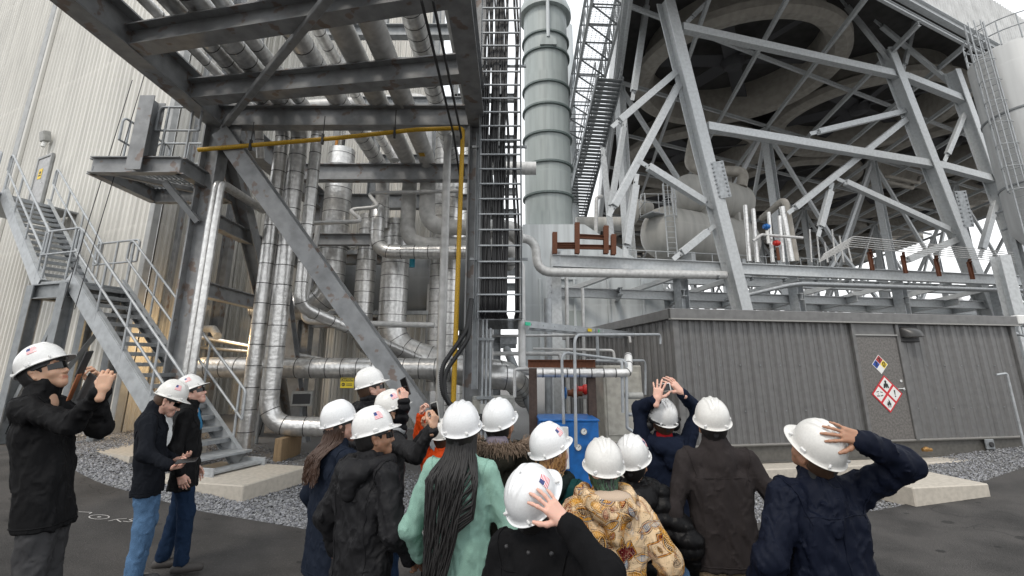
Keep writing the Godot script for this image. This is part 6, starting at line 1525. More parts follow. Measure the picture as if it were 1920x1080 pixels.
# ---------------------------------------------------------------- shared head, hands, hat
var head_mb: MB
var hair_short: MB
var hands := {}
var hat_mesh: ArrayMesh
var hat_parts := {}
var glasses_mb: MB
func make_shared():
	# head: +Z is the face, origin between the ears at eye level
	head_mb = MB.new()
	var b := [
		[Vector3(0, 0.045, -0.03), Vector3(0, 0.04, 0.03), 0.082, 0.072], [Vector3(0, 0.0, -0.03), Vector3(0, 0.0, 0.03), 0.072, 0.066],
		[Vector3(0, 0.0, 0.045), Vector3(0, -0.055, 0.052), 0.052, 0.042],
		[Vector3(-0.045, -0.04, 0.01), Vector3(0, -0.092, 0.068), 0.026, 0.02], [Vector3(0.045, -0.04, 0.01), Vector3(0, -0.092, 0.068), 0.026, 0.02],
		[Vector3(0, -0.092, 0.072), Vector3(0, -0.096, 0.07), 0.021, 0.02],
		[Vector3(-0.038, 0.02, 0.075), Vector3(0.038, 0.02, 0.075), 0.015, 0.015],
		[Vector3(-0.04, -0.03, 0.062), Vector3(-0.03, -0.03, 0.066), 0.024, 0.024], [Vector3(0.04, -0.03, 0.062), Vector3(0.03, -0.03, 0.066), 0.024, 0.024],
		[Vector3(0, 0.008, 0.094), Vector3(0, -0.036, 0.112), 0.008, 0.0115, 0.012], [Vector3(-0.012, -0.04, 0.1), Vector3(0.012, -0.04, 0.1), 0.008, 0.008, 0.01],
		[Vector3(-0.02, -0.064, 0.09), Vector3(0.02, -0.064, 0.09), 0.0085, 0.0085, 0.008], [Vector3(-0.016, -0.075, 0.088), Vector3(0.016, -0.075, 0.088), 0.0085, 0.0085, 0.006],
		[Vector3(-0.033, 0.004, 0.108), Vector3(-0.033, 0.004, 0.1), 0.012, 0.012, 0.01, true], [Vector3(0.033, 0.004, 0.108), Vector3(0.033, 0.004, 0.1), 0.012, 0.012, 0.01, true],
		[Vector3(-0.022, -0.0695, 0.1), Vector3(0.022, -0.0695, 0.1), 0.003, 0.003, 0.004, true],
		[Vector3(0, -0.05, -0.02), Vector3(0, -0.18, -0.045), 0.056, 0.062],
	]
	for s in [-1, 1]:
		b.append_array([[Vector3(0.076 * s, 0.012, -0.01), Vector3(0.077 * s, 0.012, -0.012), 0.014, 0.014, 0.01], [Vector3(0.078 * s, 0.018, -0.018), Vector3(0.076 * s, -0.03, -0.006), 0.011, 0.009, 0.01], [Vector3(0.09 * s, -0.002, -0.006), Vector3(0.09 * s, -0.01, -0.006), 0.007, 0.007, 0.006, true]])
	meshed(b, 0.0055, 0.022, head_mb, {"col": Color.WHITE})
	for i in head_mb.v.size():
		var p := head_mb.v[i]
		if absf(p.x) < 0.024 and absf(p.y + 0.0695) < 0.011 and p.z > 0.085: head_mb.c[i] = Color(0.85, 0.6, 0.58)
		if p.y > 0.016 and p.y < 0.028 and p.z > 0.075 and absf(p.x) > 0.012 and absf(p.x) < 0.05: head_mb.c[i] = Color(0.3, 0.24, 0.2)
		if p.z > 0.078:
			var e := Vector2(absf(p.x) - 0.033, p.y - 0.004).length()
			if e < 0.006: head_mb.c[i] = Color(0.12, 0.1, 0.1)
			elif e < 0.012: head_mb.c[i] = Color(1.6, 1.7, 1.9)
	# short hair, sides and back below the hat
	hair_short = MB.new()
	meshed([[Vector3(0, 0.045, -0.036), Vector3(0, 0.045, 0.022), 0.089, 0.076], [Vector3(0, -0.005, -0.036), Vector3(0, 0.0, 0.0), 0.079, 0.074], [Vector3(0, -0.05, -0.058), Vector3(0, -0.06, -0.058), 0.046, 0.04],
		[Vector3(0, -0.02, 0.085), Vector3(0, 0.02, 0.09), 0.062, 0.055, 0.02, true], [Vector3(-0.09, -0.012, 0.0), Vector3(-0.09, -0.05, 0.02), 0.028, 0.03, 0.012, true], [Vector3(0.09, -0.012, 0.0), Vector3(0.09, -0.05, 0.02), 0.028, 0.03, 0.012, true]],
		0.0065, 0.02, hair_short, {"fold": 0.0016, "fold_scale": Vector3(90, 30, 90)})
	# hands: wrist at the origin, fingers along +Y, palm faces +Z, right hand has its thumb at +X
	for pose in ["relaxed", "grip", "spread"]:
		for side in [1, -1]:
			var m := MB.new(); var hb := []
			var X := func(p: Vector3): return Vector3(p.x * side, p.y, p.z)
			for pp in [[-0.022, 0.006, -0.024, 0.07], [0.0, 0.0, 0.002, 0.075], [0.02, 0.004, 0.024, 0.07]]:
				hb.append([X.call(Vector3(pp[0] * 0.8, pp[1], 0)), X.call(Vector3(pp[2], pp[3], 0)), 0.019, 0.0155])
			hb.append([X.call(Vector3(0, -0.05, 0)), X.call(Vector3(0, 0.005, 0)), 0.024, 0.023])
			var curl: Array = {"relaxed": [0.3, 0.45, 0.35], "grip": [0.75, 0.85, 0.6], "spread": [0.12, 0.28, 0.22]}[pose]
			var fan: float = {"relaxed": 0.05, "grip": 0.03, "spread": 0.2}[pose]
			var fl := [[0.03, 0.074, 0.041, 0.025, 0.02, 0.0086], [0.0095, 0.081, 0.046, 0.029, 0.022, 0.0088], [-0.011, 0.078, 0.042, 0.027, 0.021, 0.0084], [-0.03, 0.068, 0.033, 0.02, 0.018, 0.0074]]
			for i in 4:
				var f: Array = fl[i]
				var p := Vector3(f[0], f[1], 0); var yaw: float = (1.5 - i) * fan; var bendd := 0.0
				for j in 3:
					bendd += curl[j] * (1.0 + 0.08 * i)
					var dv := Vector3(sin(yaw) * cos(bendd), cos(yaw) * cos(bendd), sin(bendd))
					var q: Vector3 = p + dv * f[2 + j]
					hb.append([X.call(p), X.call(q), f[5] * (1.0 - j * 0.08), f[5] * (0.94 - j * 0.08), 0.007])
					p = q
			var tp := Vector3(0.026, 0.018, 0.008)
			var td: Array = {"relaxed": [Vector3(0.45, 0.8, 0.35), Vector3(0.2, 0.9, 0.3), Vector3(0.0, 1, 0.2)], "grip": [Vector3(0.45, 0.65, 0.6), Vector3(0.0, 0.8, 0.6), Vector3(-0.2, 0.9, 0.3)], "spread": [Vector3(0.85, 0.5, 0.15), Vector3(0.65, 0.75, 0.2), Vector3(0.5, 0.85, 0.2)]}[pose]
			for j in 3:
				var q: Vector3 = tp + (td[j] as Vector3).normalized() * [0.038, 0.032, 0.026][j]
				hb.append([X.call(tp), X.call(q), [0.0145, 0.0115, 0.0098][j], [0.0118, 0.0098, 0.0085][j], 0.01])
				tp = q
			meshed(hb, 0.0042, 0.014, m, {"col": Color.WHITE})
			hands[pose + ("_r" if side == 1 else "_l")] = m
	# hard hat: shell with three ridges, peak, rim; then lugs and flag
	var sh := MB.new()
	var shape := func(u: float, w: float):
		var a := u * TAU
		var fz := -cos(a); var fx := sin(a)
		var rimz := 0.142; var rimx := 0.118
		if w < 0.72:
			var t := w / 0.72 * PI * 0.5
			var c := sin(t); var yy := pow(cos(t), 0.85) if t < PI * 0.5 - 0.001 else 0.0
			var p := Vector3(fx * rimx * pow(c, 0.86), 0.012 + yy * 0.148, fz * rimz * pow(c, 0.86) - 0.004)
			# ridges run front to back over the crown
			var rg := 0.0
			var zc := clampf(1.0 - absf(p.z + 0.012) / 0.115, 0, 1)
			var rise := smoothstep(0.0, 0.4, zc)
			rg += exp(-pow(p.x / 0.011, 4.0)) * 0.009 * rise
			var sx := 0.036 + 0.016 * p.z / 0.1
			rg += exp(-pow((absf(p.x) - sx) / 0.009, 4.0)) * 0.006 * rise * smoothstep(0.05, 0.09, p.y)
			return p + Vector3(p.x, p.y - 0.02, p.z).normalized() * rg
		var e := (w - 0.72) / 0.28
		var peak := pow(maxf(fz, 0.0), 1.6)
		if e <= 0.34:
			var k := e / 0.34
			return Vector3(fx * (rimx + 0.006 * k), 0.012 - 0.012 * k, fz * (rimz + 0.006 * k) - 0.004)
		if e <= 0.8:
			var k := (e - 0.34) / 0.46
			return Vector3(fx * (rimx + 0.006 + 0.01 * k), -0.004 * k - 0.0 * peak, fz * (rimz + 0.006 + 0.01 * k) - 0.004) + Vector3(0, -0.014 * peak * k, 0.042 * peak * k)
		var k2 := (e - 0.8) / 0.2
		return Vector3(fx * (rimx + 0.016 - 0.006 * k2), -0.004 - 0.004 * k2, fz * (rimz + 0.016 - 0.006 * k2) - 0.004) + Vector3(0, -0.014 * peak, 0.042 * peak)
	sh.grid(88, 42, shape, func(p): return p - Vector3(0, 0.02, 0) if p.y > 0.0 else Vector3(p.x, 0.02, p.z))
	sh.uv = PackedVector2Array()
	var hm := mk(Color(0.70, 0.70, 0.695), 0.27, 0.0, "scuff", 4.0, "", 0.0, false); hm.clearcoat_enabled = true; hm.clearcoat = 0.25; hm.clearcoat_roughness = 0.2
	for k in 3:
		var h2: StandardMaterial3D = hm.duplicate(); h2.albedo_color = [Color(0.855, 0.855, 0.85), Color(0.84, 0.835, 0.82), Color(0.865, 0.87, 0.875)][k]; h2.roughness = [0.25, 0.34, 0.29][k]; h2.uv1_offset = Vector3(k * 0.3, k * 0.17, 0); M["hat%d" % k] = h2
	hat_mesh = sh.mesh(hm)
	var lug := MB.new()
	for s in [-1.0, 1.0]:
		lug.box(Vector3(0.121 * s, 0.016, -0.002), Vector3(0.012, 0.022, 0.034), Basis(Vector3.UP, 0.0), 0.004)
		lug.box(Vector3(0.066 * s, 0.014, -0.127), Vector3(0.034, 0.02, 0.012), Basis(Vector3.UP, 0.5 * s), 0.004)
		lug.box(Vector3(0.082 * s, 0.014, 0.108), Vector3(0.03, 0.018, 0.012), Basis(Vector3.UP, -0.55 * s), 0.004)
	hat_parts.lug = lug.mesh(hm)
	var inner := MB.new()
	inner.lathe(Vector3(0, -0.03, 0), Vector3.UP, [Vector2(0.098, 0), Vector2(0.1, 0.0), Vector2(0.1, 0.045), Vector2(0.098, 0.045)], 28)
	for i in inner.v.size(): inner.v[i].z = inner.v[i].z * 1.2 - 0.004
	inner.box(Vector3(0, -0.045, -0.118), Vector3(0.07, 0.04, 0.014), Basis.IDENTITY, 0.005)
	inner.bar(Vector3(0, -0.045, -0.122), Vector3(0, -0.045, -0.138), 0.017, 14)
	hat_parts.band = inner.mesh(M.dark)
	# flag print
	var fi := Image.create(96, 64, false, Image.FORMAT_RGB8)
	for y in 64:
		for x in 96:
			var c := Color(0.78, 0.08, 0.12) if int(y * 13 / 64.0) % 2 == 0 else Color(0.95, 0.94, 0.95)
			if x < 40 and y < 35:
				c = Color(0.1, 0.17, 0.42)
				if (x % 7 == 3 and y % 7 == 3) or (x % 7 == 0 and y % 7 == 0 and x > 0 and y > 0) : c = Color(0.9, 0.9, 0.95)
			fi.set_pixel(x, y, c)
	var fm := StandardMaterial3D.new(); fm.albedo_texture = tex(fi); fm.roughness = 0.35
	var flag := func(sgn: float):
		var m := MB.new()
		m.grid(8, 6, func(u: float, w: float):
			var ang := lerpf(0.12, 0.56, u); var el := lerpf(0.72, 0.37, w)
			# around from the side towards the front on the shell
			var fz := sin(ang); var fx := cos(ang) * sgn
			var t := PI * 0.5 * (1.0 - el * 0.72)
			var c := sin(t); var yy := pow(cos(t), 0.85)
			var p := Vector3(fx * 0.118 * pow(c, 0.86), 0.012 + yy * 0.148, fz * 0.142 * pow(c, 0.86) - 0.004)
			return p + Vector3(p.x, p.y - 0.02, p.z).normalized() * 0.0025, func(p): return p)
		if sgn > 0:
			for i in m.uv.size(): m.uv[i].x = 1.0 - m.uv[i].x
		return m.mesh(fm)
	hat_parts.flag_r = flag.call(-1.0); hat_parts.flag_l = flag.call(1.0)
	# safety glasses
	glasses_mb = MB.new()
	glasses_mb.grid(14, 4, func(u: float, w: float):
		var a := lerpf(-1.15, 1.15, u); var y := lerpf(0.024, -0.02, w) * (1.0 - 0.25 * absf(u - 0.5) * 2.0)
		return Vector3(sin(a) * 0.074, y, 0.022 + cos(a) * 0.088), func(p): return p)
	glasses_mb.grid(14, 4, func(u: float, w: float):
		var a := lerpf(-1.15, 1.15, u); var y := lerpf(0.024, -0.02, w) * (1.0 - 0.25 * absf(u - 0.5) * 2.0)
		return Vector3(sin(a) * 0.071, y, 0.022 + cos(a) * 0.085), func(p): return -p)
	glasses_mb.uv = PackedVector2Array()
	for s in [-1.0, 1.0]: glasses_mb.tube(PackedVector3Array([Vector3(0.068 * s, 0.018, 0.058), Vector3(0.08 * s, 0.018, 0.01), Vector3(0.081 * s, 0.012, -0.03)]), 0.0045, 6)

func xb(f: Vector3, up: Vector3) -> Basis:
	f = f.normalized(); var x := up.cross(f).normalized(); return Basis(x, f.cross(x), f)

# ---------------------------------------------------------------- a visitor
func person(label: String, s: Dictionary) -> Dictionary:
	var yaw := deg_to_rad(s.get("yaw", 0.0))
	var f := Vector3(sin(yaw), 0, -cos(yaw)); var r := Vector3(cos(yaw), 0, sin(yaw)); var up := Vector3.UP
	var hyaw := yaw + deg_to_rad(s.get("hyaw", 0.0)); var hp := deg_to_rad(s.get("pitch", 15.0))
	var hf := Vector3(sin(hyaw), 0, -cos(hyaw)); var hr := Vector3(cos(hyaw), 0, sin(hyaw))
	var HB := xb(hf * cos(hp) + up * sin(hp), up * cos(hp) - hf * sin(hp))
	if s.has("roll"): HB = HB.rotated(HB.z, deg_to_rad(s.roll))
	var hc := at(s.head[0], s.head[1], s.head[2])
	var neck := hc + HB * Vector3(0, -0.125, -0.04)
	var gy := grade(neck.x)+ 0.05
	var sh := neck + Vector3(0, -0.042, 0) - f * 0.01
	var S := (sh.y - gy) / 1.42
	if s.has("scale"): S = s.scale
	var lean := deg_to_rad(s.get("lean", 0.0))
	var W: float = s.get("wide", 1.0)
	var down := Vector3(0, -cos(lean), 0) - f * sin(lean)
	var pel := sh + down * 0.5 * S
	var root := thing("person", label, "person", Vector3(pel.x, gy, pel.z), s.get("group", ""))
	var o := root.position
	hc -= o; neck -= o; sh -= o; pel -= o
	var B := []   # skin
	var J := []   # jacket
	var L := []   # trousers
	var bulk: float = s.get("bulk", 0.0)
	var waist := sh.lerp(pel, 0.72); var chest := sh + down * 0.14 * S
	var hem: Vector3 = pel + down * s.get("hem", 0.1)
	var hang: Vector3 = up * (hem.y - pel.y)
	for k in [-1.0, 1.0]:
		var wx: Vector3 = r * k * 0.078 * W
		J.append([chest + wx * 1.15, waist + wx, 0.108 + bulk, 0.1 + bulk]); J.append([waist + wx, pel + hang + wx * 1.1, 0.1 + bulk, 0.108 + bulk * 1.3])
		B.append([chest + wx * 0.9, pel + wx * 0.8, 0.075, 0.075])
	J.append([chest - f * 0.01, pel + hang, 0.106 + bulk, 0.108 + bulk])
	J.append([sh - r * 0.15 * W - up * 0.02, sh + r * 0.15 * W - up * 0.02, 0.066 + bulk * 0.7, 0.066 + bulk * 0.7])
	J.append([sh - up * 0.05 - f * 0.02, neck + up * s.get("collar", 0.02), 0.1 + bulk * 0.5, s.get("collar_r", 0.072)])
	B.append([sh - r * 0.13 * W, sh + r * 0.13 * W, 0.045, 0.045]); B.append([sh, neck, 0.055, 0.055])
	# arms
	var wr := {}
	for side in ["l", "r"]:
		var k := -1.0 if side == "l" else 1.0
		var sp: Vector3 = sh + r * k * 0.175 * W - up * 0.03
		var ua := 0.29 * S; var fa := 0.255 * S
		var w: Vector3
		var pole: Vector3 = s.get(side + "pole", Vector3(0.5, -0.6, -0.5))
		if s.has(side + "w"):
			var t: Array = s[side + "w"]
			w = at(t[0], t[1], t[2]) - o
		else:
			var hv: Vector3 = s.get(side + "hang", Vector3(0.1, -0.52, 0.08))
			w = sp + (r * k * hv.x + up * hv.y + f * hv.z) * S
		var dv := w - sp; var dl := minf(dv.length(), (ua + fa) * 0.985); dv = dv.normalized()
		w = sp + dv * dl
		var pv := (r * k * pole.x + up * pole.y + f * pole.z).normalized(); pv = (pv - dv * pv.dot(dv)).normalized()
		var ca := (ua * ua + dl * dl - fa * fa) / (2 * ua * dl)
		var el := sp + dv * ua * ca + pv * ua * sqrt(maxf(0, 1 - ca * ca))
		var fd := (w - el).normalized()
		J.append([sp, el, 0.066 + bulk * 0.8, 0.056 + bulk * 0.8]); J.append([el, w - fd * 0.03, 0.056 + bulk * 0.8, 0.041 + bulk * 0.5])
		J.append([w - fd * 0.055, w - fd * 0.03, 0.0465 + bulk * 0.5, 0.046 + bulk * 0.5, 0.004])
		B.append([sp, el, 0.042, 0.036]); B.append([el, w, 0.034, 0.024])
		var fing: Vector3 = fd; var palm: Vector3 = -r * k
		if s.has(side + "f"): fing = (s[side + "f"] as Vector3).normalized()
		if s.has(side + "p"): palm = s[side + "p"]
		palm = (palm - fing * palm.dot(fing)).normalized()
		wr[side] = [w, Basis(fing.cross(palm), fing, palm)]
	# legs
	for k in [-1.0, 1.0]:
		var hip: Vector3 = pel + r * k * 0.085 * W
		var foot: Vector3 = r * k * s.get("stance", 0.11) + f * s.get("step", 0.0) * k - Vector3(0, 0, 0)
		var ank := Vector3(foot.x, 0.09, foot.z)
		var knee := hip.lerp(ank, 0.48) + f * 0.025
		L.append([pel + r * k * 0.06 - up * 0.02, hip - up * 0.05, 0.098, 0.096]); L.append([hip - up * 0.04, knee, 0.09, 0.068 + bulk * 0.2]); L.append([knee, ank, 0.066, 0.058])
		B.append([hip, knee, 0.05, 0.04]); B.append([knee, ank, 0.04, 0.035])
		wr["foot%d" % int(k)] = ank
	# body: one mesh of trunk, limbs, head and hands
	var skin: Color = s.get("skin", Color(0.5, 0.3, 0.22))
	var body := MB.new()
	meshed(B, 0.03, 0.03, body, {"col": skin})
	body.add(head_mb, Transform3D(HB.scaled(Vector3.ONE * s.get("hscale", 1.0)), hc), skin)
	for side in ["l", "r"]:
		if s.get(side + "hand", "relaxed") != "": body.add(hands[s.get(side + "hand", "relaxed") + "_" + side], Transform3D((wr[side][1] as Basis).scaled_local(Vector3.ONE * 0.93), wr[side][0]), skin)
	var bm := mk(Color.WHITE, 0.55); bm.vertex_color_use_as_albedo = true; bm.subsurf_scatter_enabled = true; bm.subsurf_scatter_strength = 0.12
	put(body, "body", bm, root)
	# clothes
	var jm := MB.new()
	if s.has("extra"):
		for e in s.extra: J.append([sh + r * e[0].x + up * e[0].y + f * e[0].z, sh + r * e[1].x + up * e[1].y + f * e[1].z, e[2], e[3], 0.02])
	meshed(J, s.get("cell", 0.0115), 0.035, jm, {"below": hem.y, "fold": s.get("fold", 0.006) * 1.9, "fold_scale": s.get("fold_scale", Vector3(8, 3.2, 8)), "quilt": s.get("quilt", 0.0)})
	put(jm, s.get("jacket_name", "jacket"), s.jacket, root)
	var lm := MB.new()
	meshed(L, 0.014, 0.03, lm, {"fold": 0.013, "fold_scale": Vector3(9, 5, 9), "below": 0.06, "above": hem.y + 0.03})
	put(lm, "trousers", s.trousers, root)
	for k in [-1, 1]:
		var ank: Vector3 = wr["foot%d" % k]
		var sm := MB.new(); meshed([[ank - Vector3(0, 0.045, 0) - f * 0.03, ank + f * 0.14 - Vector3(0, 0.052, 0), 0.042, 0.038], [ank - Vector3(0, 0.06, 0) - f * 0.05, ank + f * 0.16 - Vector3(0, 0.064, 0), 0.03, 0.03]], 0.016, 0.02, sm, {"below": 0.0})
		put(sm, "shoe", s.get("shoes", M.dark), root)
	# hat
	var hat := MeshInstance3D.new(); hat.mesh = hat_mesh; hat.name = "hard_hat"; root.add_child(hat, true)
	hat.transform = Transform3D(HB.rotated(HB.x, deg_to_rad(s.get("hat_tip", -6.0))).scaled_local(Vector3.ONE * s.get("hat_size", 0.89)), hc + HB * Vector3(0, 0.042, s.get("hat_back", 0.0)))
	hat.material_override = M["hat%d" % (int(absf(s.head[0]) * 7) % 3)]
	inst(hat_parts.lug, "accessory_slots", hat, Transform3D.IDENTITY); inst(hat_parts.band, "suspension_band", hat, Transform3D.IDENTITY)
	if s.get("flag", "r") != "": inst(hat_parts["flag_" + s.get("flag", "r")], "flag_sticker", hat, Transform3D.IDENTITY)
	if s.get("glasses", true):
		var gm := MB.new(); gm.add(glasses_mb, Transform3D(HB, hc + HB * Vector3(0, 0.002, 0.006))); put(gm, "safety_glasses", M.lens, root)
	var hm := MB.new()
	if s.get("hair", "short") == "short":
		hm.add(hair_short, Transform3D(HB, hc)); put(hm, "hair", s.hair_mat, root)
	# stitched seams laid on the cloth: armholes, hem, and what else the garment has
	if s.get("seams", true):
		for side in ["l", "r"]:
			var k := -1.0 if side == "l" else 1.0
			var sp2: Vector3 = sh + r * k * 0.155 * W - up * 0.04
			ring_seam(jm, sp2, (r * k * 0.9 - up * 0.25).normalized(), 0.15, s.jacket, root)
		ring_seam(jm, Vector3(pel.x, hem.y + 0.035, pel.z), up, 0.4, s.jacket, root)
	for e in s.get("back", []):
		# [lateral | height, from, to]: a seam down or across the back
		var bins := {}
		for i in jm.v.size():
			var q := jm.v[i] - sh
			var lat := q.dot(r)
			if jm.n[i].dot(-f) < 0.25 or q.dot(f) > 0.05: continue
			if e[0] == "down":
				if absf(lat - e[1]) < 0.012 and q.y < e[2] and q.y > e[3]: bins[int(q.y / 0.02)] = jm.v[i] + jm.n[i] * 0.001
			elif absf(q.y - e[1]) < 0.012 and lat > e[2] and lat < e[3]: bins[int(lat / 0.02)] = jm.v[i] + jm.n[i] * 0.001
		var ks := bins.keys(); ks.sort()
		if ks.size() > 3:
			var pts := PackedVector3Array()
			for q in ks: pts.append(bins[q])
			for it in 2:
				for i in range(1, pts.size() - 1): pts[i] = (pts[i - 1] + pts[i] * 2.0 + pts[i + 1]) * 0.25
			var m3 := MB.new(); m3.tube(pts, 0.0032, 5, false); put(m3, "seam", s.jacket, root)
	return {"root": root, "jm": jm, "o": o, "HB": HB, "hc": hc, "neck": neck, "sh": sh, "pel": pel, "f": f, "r": r, "S": S, "W": W, "hem": hem, "l": wr.l, "rt": wr.r}
func ring_seam(jm: MB, c: Vector3, n: Vector3, rmax: float, mat: Material, root: Node3D):
	var u := n.cross(Vector3(0.31, 0.2, 0.93)).normalized(); var w := n.cross(u)
	var bins := {}
	for i in jm.v.size():
		var q := jm.v[i] - c
		if absf(q.dot(n)) > 0.011 or q.length() > rmax: continue
		var b := int((atan2(q.dot(w), q.dot(u)) + PI) / TAU * 30.0)
		if not bins.has(b) or q.length() > (bins[b] as Vector3).distance_to(c): bins[b] = jm.v[i] - n * q.dot(n) + jm.n[i] * 0.001
	var ks := bins.keys(); ks.sort()
	if ks.size() < 12: return
	# broken where another part of the garment covers it
	var run := PackedVector3Array()
	var m := MB.new()
	for i in ks.size() + 1:
		var p: Vector3 = bins[ks[i % ks.size()]]
		if run.size() and run[run.size() - 1].distance_to(p) > 0.07:
			if run.size() > 2: m.tube(run, 0.0032, 5, false)
			run = PackedVector3Array()
		run.append(p)
	if run.size() > 2: m.tube(run, 0.0032, 5, false)
	if m.v.size(): put(m, "seam", mat, root)
func cloth(col: Color, rough := 0.85, rim := 0.25, tx := "cloth", sc := 9.0, ns := 0.35) -> StandardMaterial3D:
	var m := mk(col, rough, 0.0, tx, sc, "n_cloth", ns, false)
	m.metallic_specular = 0.22
	m.rim_enabled = rim > 0.3; m.rim = rim * 0.5; m.rim_tint = 0.8
	return m
func phone(label: String, p: Dictionary, side: String, mat: Material, up: Vector3, face: Vector3, size := Vector3(0.072, 0.148, 0.009), off := Vector3(0, 0.07, 0.03)):
	var w: Array = p[side]
	var b: Basis = w[1]
	var pos: Vector3 = p.o + w[0] + b * off
	var t := thing("phone", label, "phone", pos)
	var z := face.normalized(); var y := (up - z * up.dot(z)).normalized(); var bs := Basis(y.cross(z), y, z)
	var m := MB.new(); m.box(Vector3.ZERO, size, bs, 0.0035); put(m, "case", mat, t)
	m = MB.new(); m.box(bs.z * size.z * 0.52, Vector3(size.x - 0.008, size.y - 0.014, 0.001), bs); put(m, "screen", M.lens, t)
	m = MB.new(); m.bar(-bs.z * size.z * 0.5 + bs.y * size.y * 0.4 - bs.x * size.x * 0.25, -bs.z * size.z * 0.6 + bs.y * size.y * 0.4 - bs.x * size.x * 0.25, 0.008, 12); put(m, "camera_lens", M.lens, t)
func hood(p: Dictionary, mat: Material, size := 1.0, n := "hood", drop := 0.0, lining = null):
	# a folded hood lying on the upper back round the neck
	var m := MB.new(); var b := []
	var c: Vector3 = p.sh + Vector3(0, 0.02 - drop, 0)
	var prev := Vector3.ZERO
	for i in 9:
		var a := lerpf(-2.3, 2.3, i / 8.0)
		var q: Vector3 = c + p.r * sin(a) * 0.108 * size - p.f * (cos(a) * 0.11 * size - 0.015) + Vector3(0, 0.025 * (1 - cos(a)) * 0.5, 0)
		if i > 0: b.append([prev, q, 0.036 * size, 0.036 * size])
		prev = q
	b.append([c - p.f * 0.1 * size - Vector3(0, 0.03, 0) - p.r * 0.06 * size, c - p.f * 0.1 * size - Vector3(0, 0.03, 0) + p.r * 0.06 * size, 0.05 * size, 0.05 * size])
	b.append([c - p.f * 0.11 * size - Vector3(0, 0.06, 0), c - p.f * 0.115 * size - Vector3(0, 0.13 * size, 0), 0.06 * size, 0.04 * size])
	meshed(b, 0.012, 0.03, m, {"fold": 0.007, "fold_scale": Vector3(10, 10, 10)})
	var o := put(m, n, mat, p.root)
	if lining != null:
		var lm := MB.new(); lm.ball(c + Vector3(0, 0.022, 0) - p.f * 0.085, 0.1 * size, 0.036, 0.066 * size, 12); put(lm, "hood_lining", lining, o)
	return o
func strands(p: Dictionary, mat: Material, n: int, len: float, rad: float, curl: float, name_: String, seed_: int, arc := 2.0, flare := 0.0, spread := 0.15, seg := 5, drift := 0.0):
	var r := RandomNumberGenerator.new(); r.seed = seed_
	var m := MB.new()
	var HB: Basis = p.HB
	for i in n:
		var a := lerpf(-arc, arc, (i + r.randf()) / n)
		var q: Vector3 = p.hc + HB * Vector3(sin(a) * 0.084, 0.02 - r.randf() * 0.03, -cos(a) * 0.1)
		var outd: Vector3 = (p.r * sin(a) - p.f * cos(a))
		var pts := PackedVector3Array([p.hc + HB * Vector3(sin(a) * 0.07, 0.06, -cos(a) * 0.08), q])
		var steps := 14 if len > 0.4 else 9
		var ln := len * r.randf_range(0.72, 1.0)
		var ph := r.randf() * 6.0
		for j in range(1, steps + 1):
			var t := float(j) / steps
			var y := ln * t
			# fall to the back of the neck, then lie over shoulders and back
			var c: Vector3 = q + Vector3(0, -y, 0) + outd * (0.02 * sin(t * 2.5) + flare * t * t)
			var below: float = p.sh.y + 0.02 - c.y
			if below > -0.08:
				var push := smoothstep(-0.08, 0.06, below)
				var rel: Vector3 = c - p.sh; rel.y = 0
				var lat: float = rel.dot(p.r); var dep: float = rel.dot(p.f)
				dep = lerpf(dep, minf(dep, -0.155 - 0.025 * r.randf()), push)
				c = Vector3(p.sh.x, c.y, p.sh.z) + p.r * (lat * (1.0 + spread * push) + drift * t * push * (1.0 if lat < 0.05 else -0.3)) + p.f * dep
			c += (p.r * sin(t * 17.0 + ph) + p.f * cos(t * 15.0 + ph * 1.7)) * curl * minf(1.0, t * 3.0)
			pts.append(c)
		m.tube(pts, rad, seg, false, rad * 0.55)
	var o := put(m, name_, mat, p.root)
	o.set_meta("kind", "stuff")
	return o
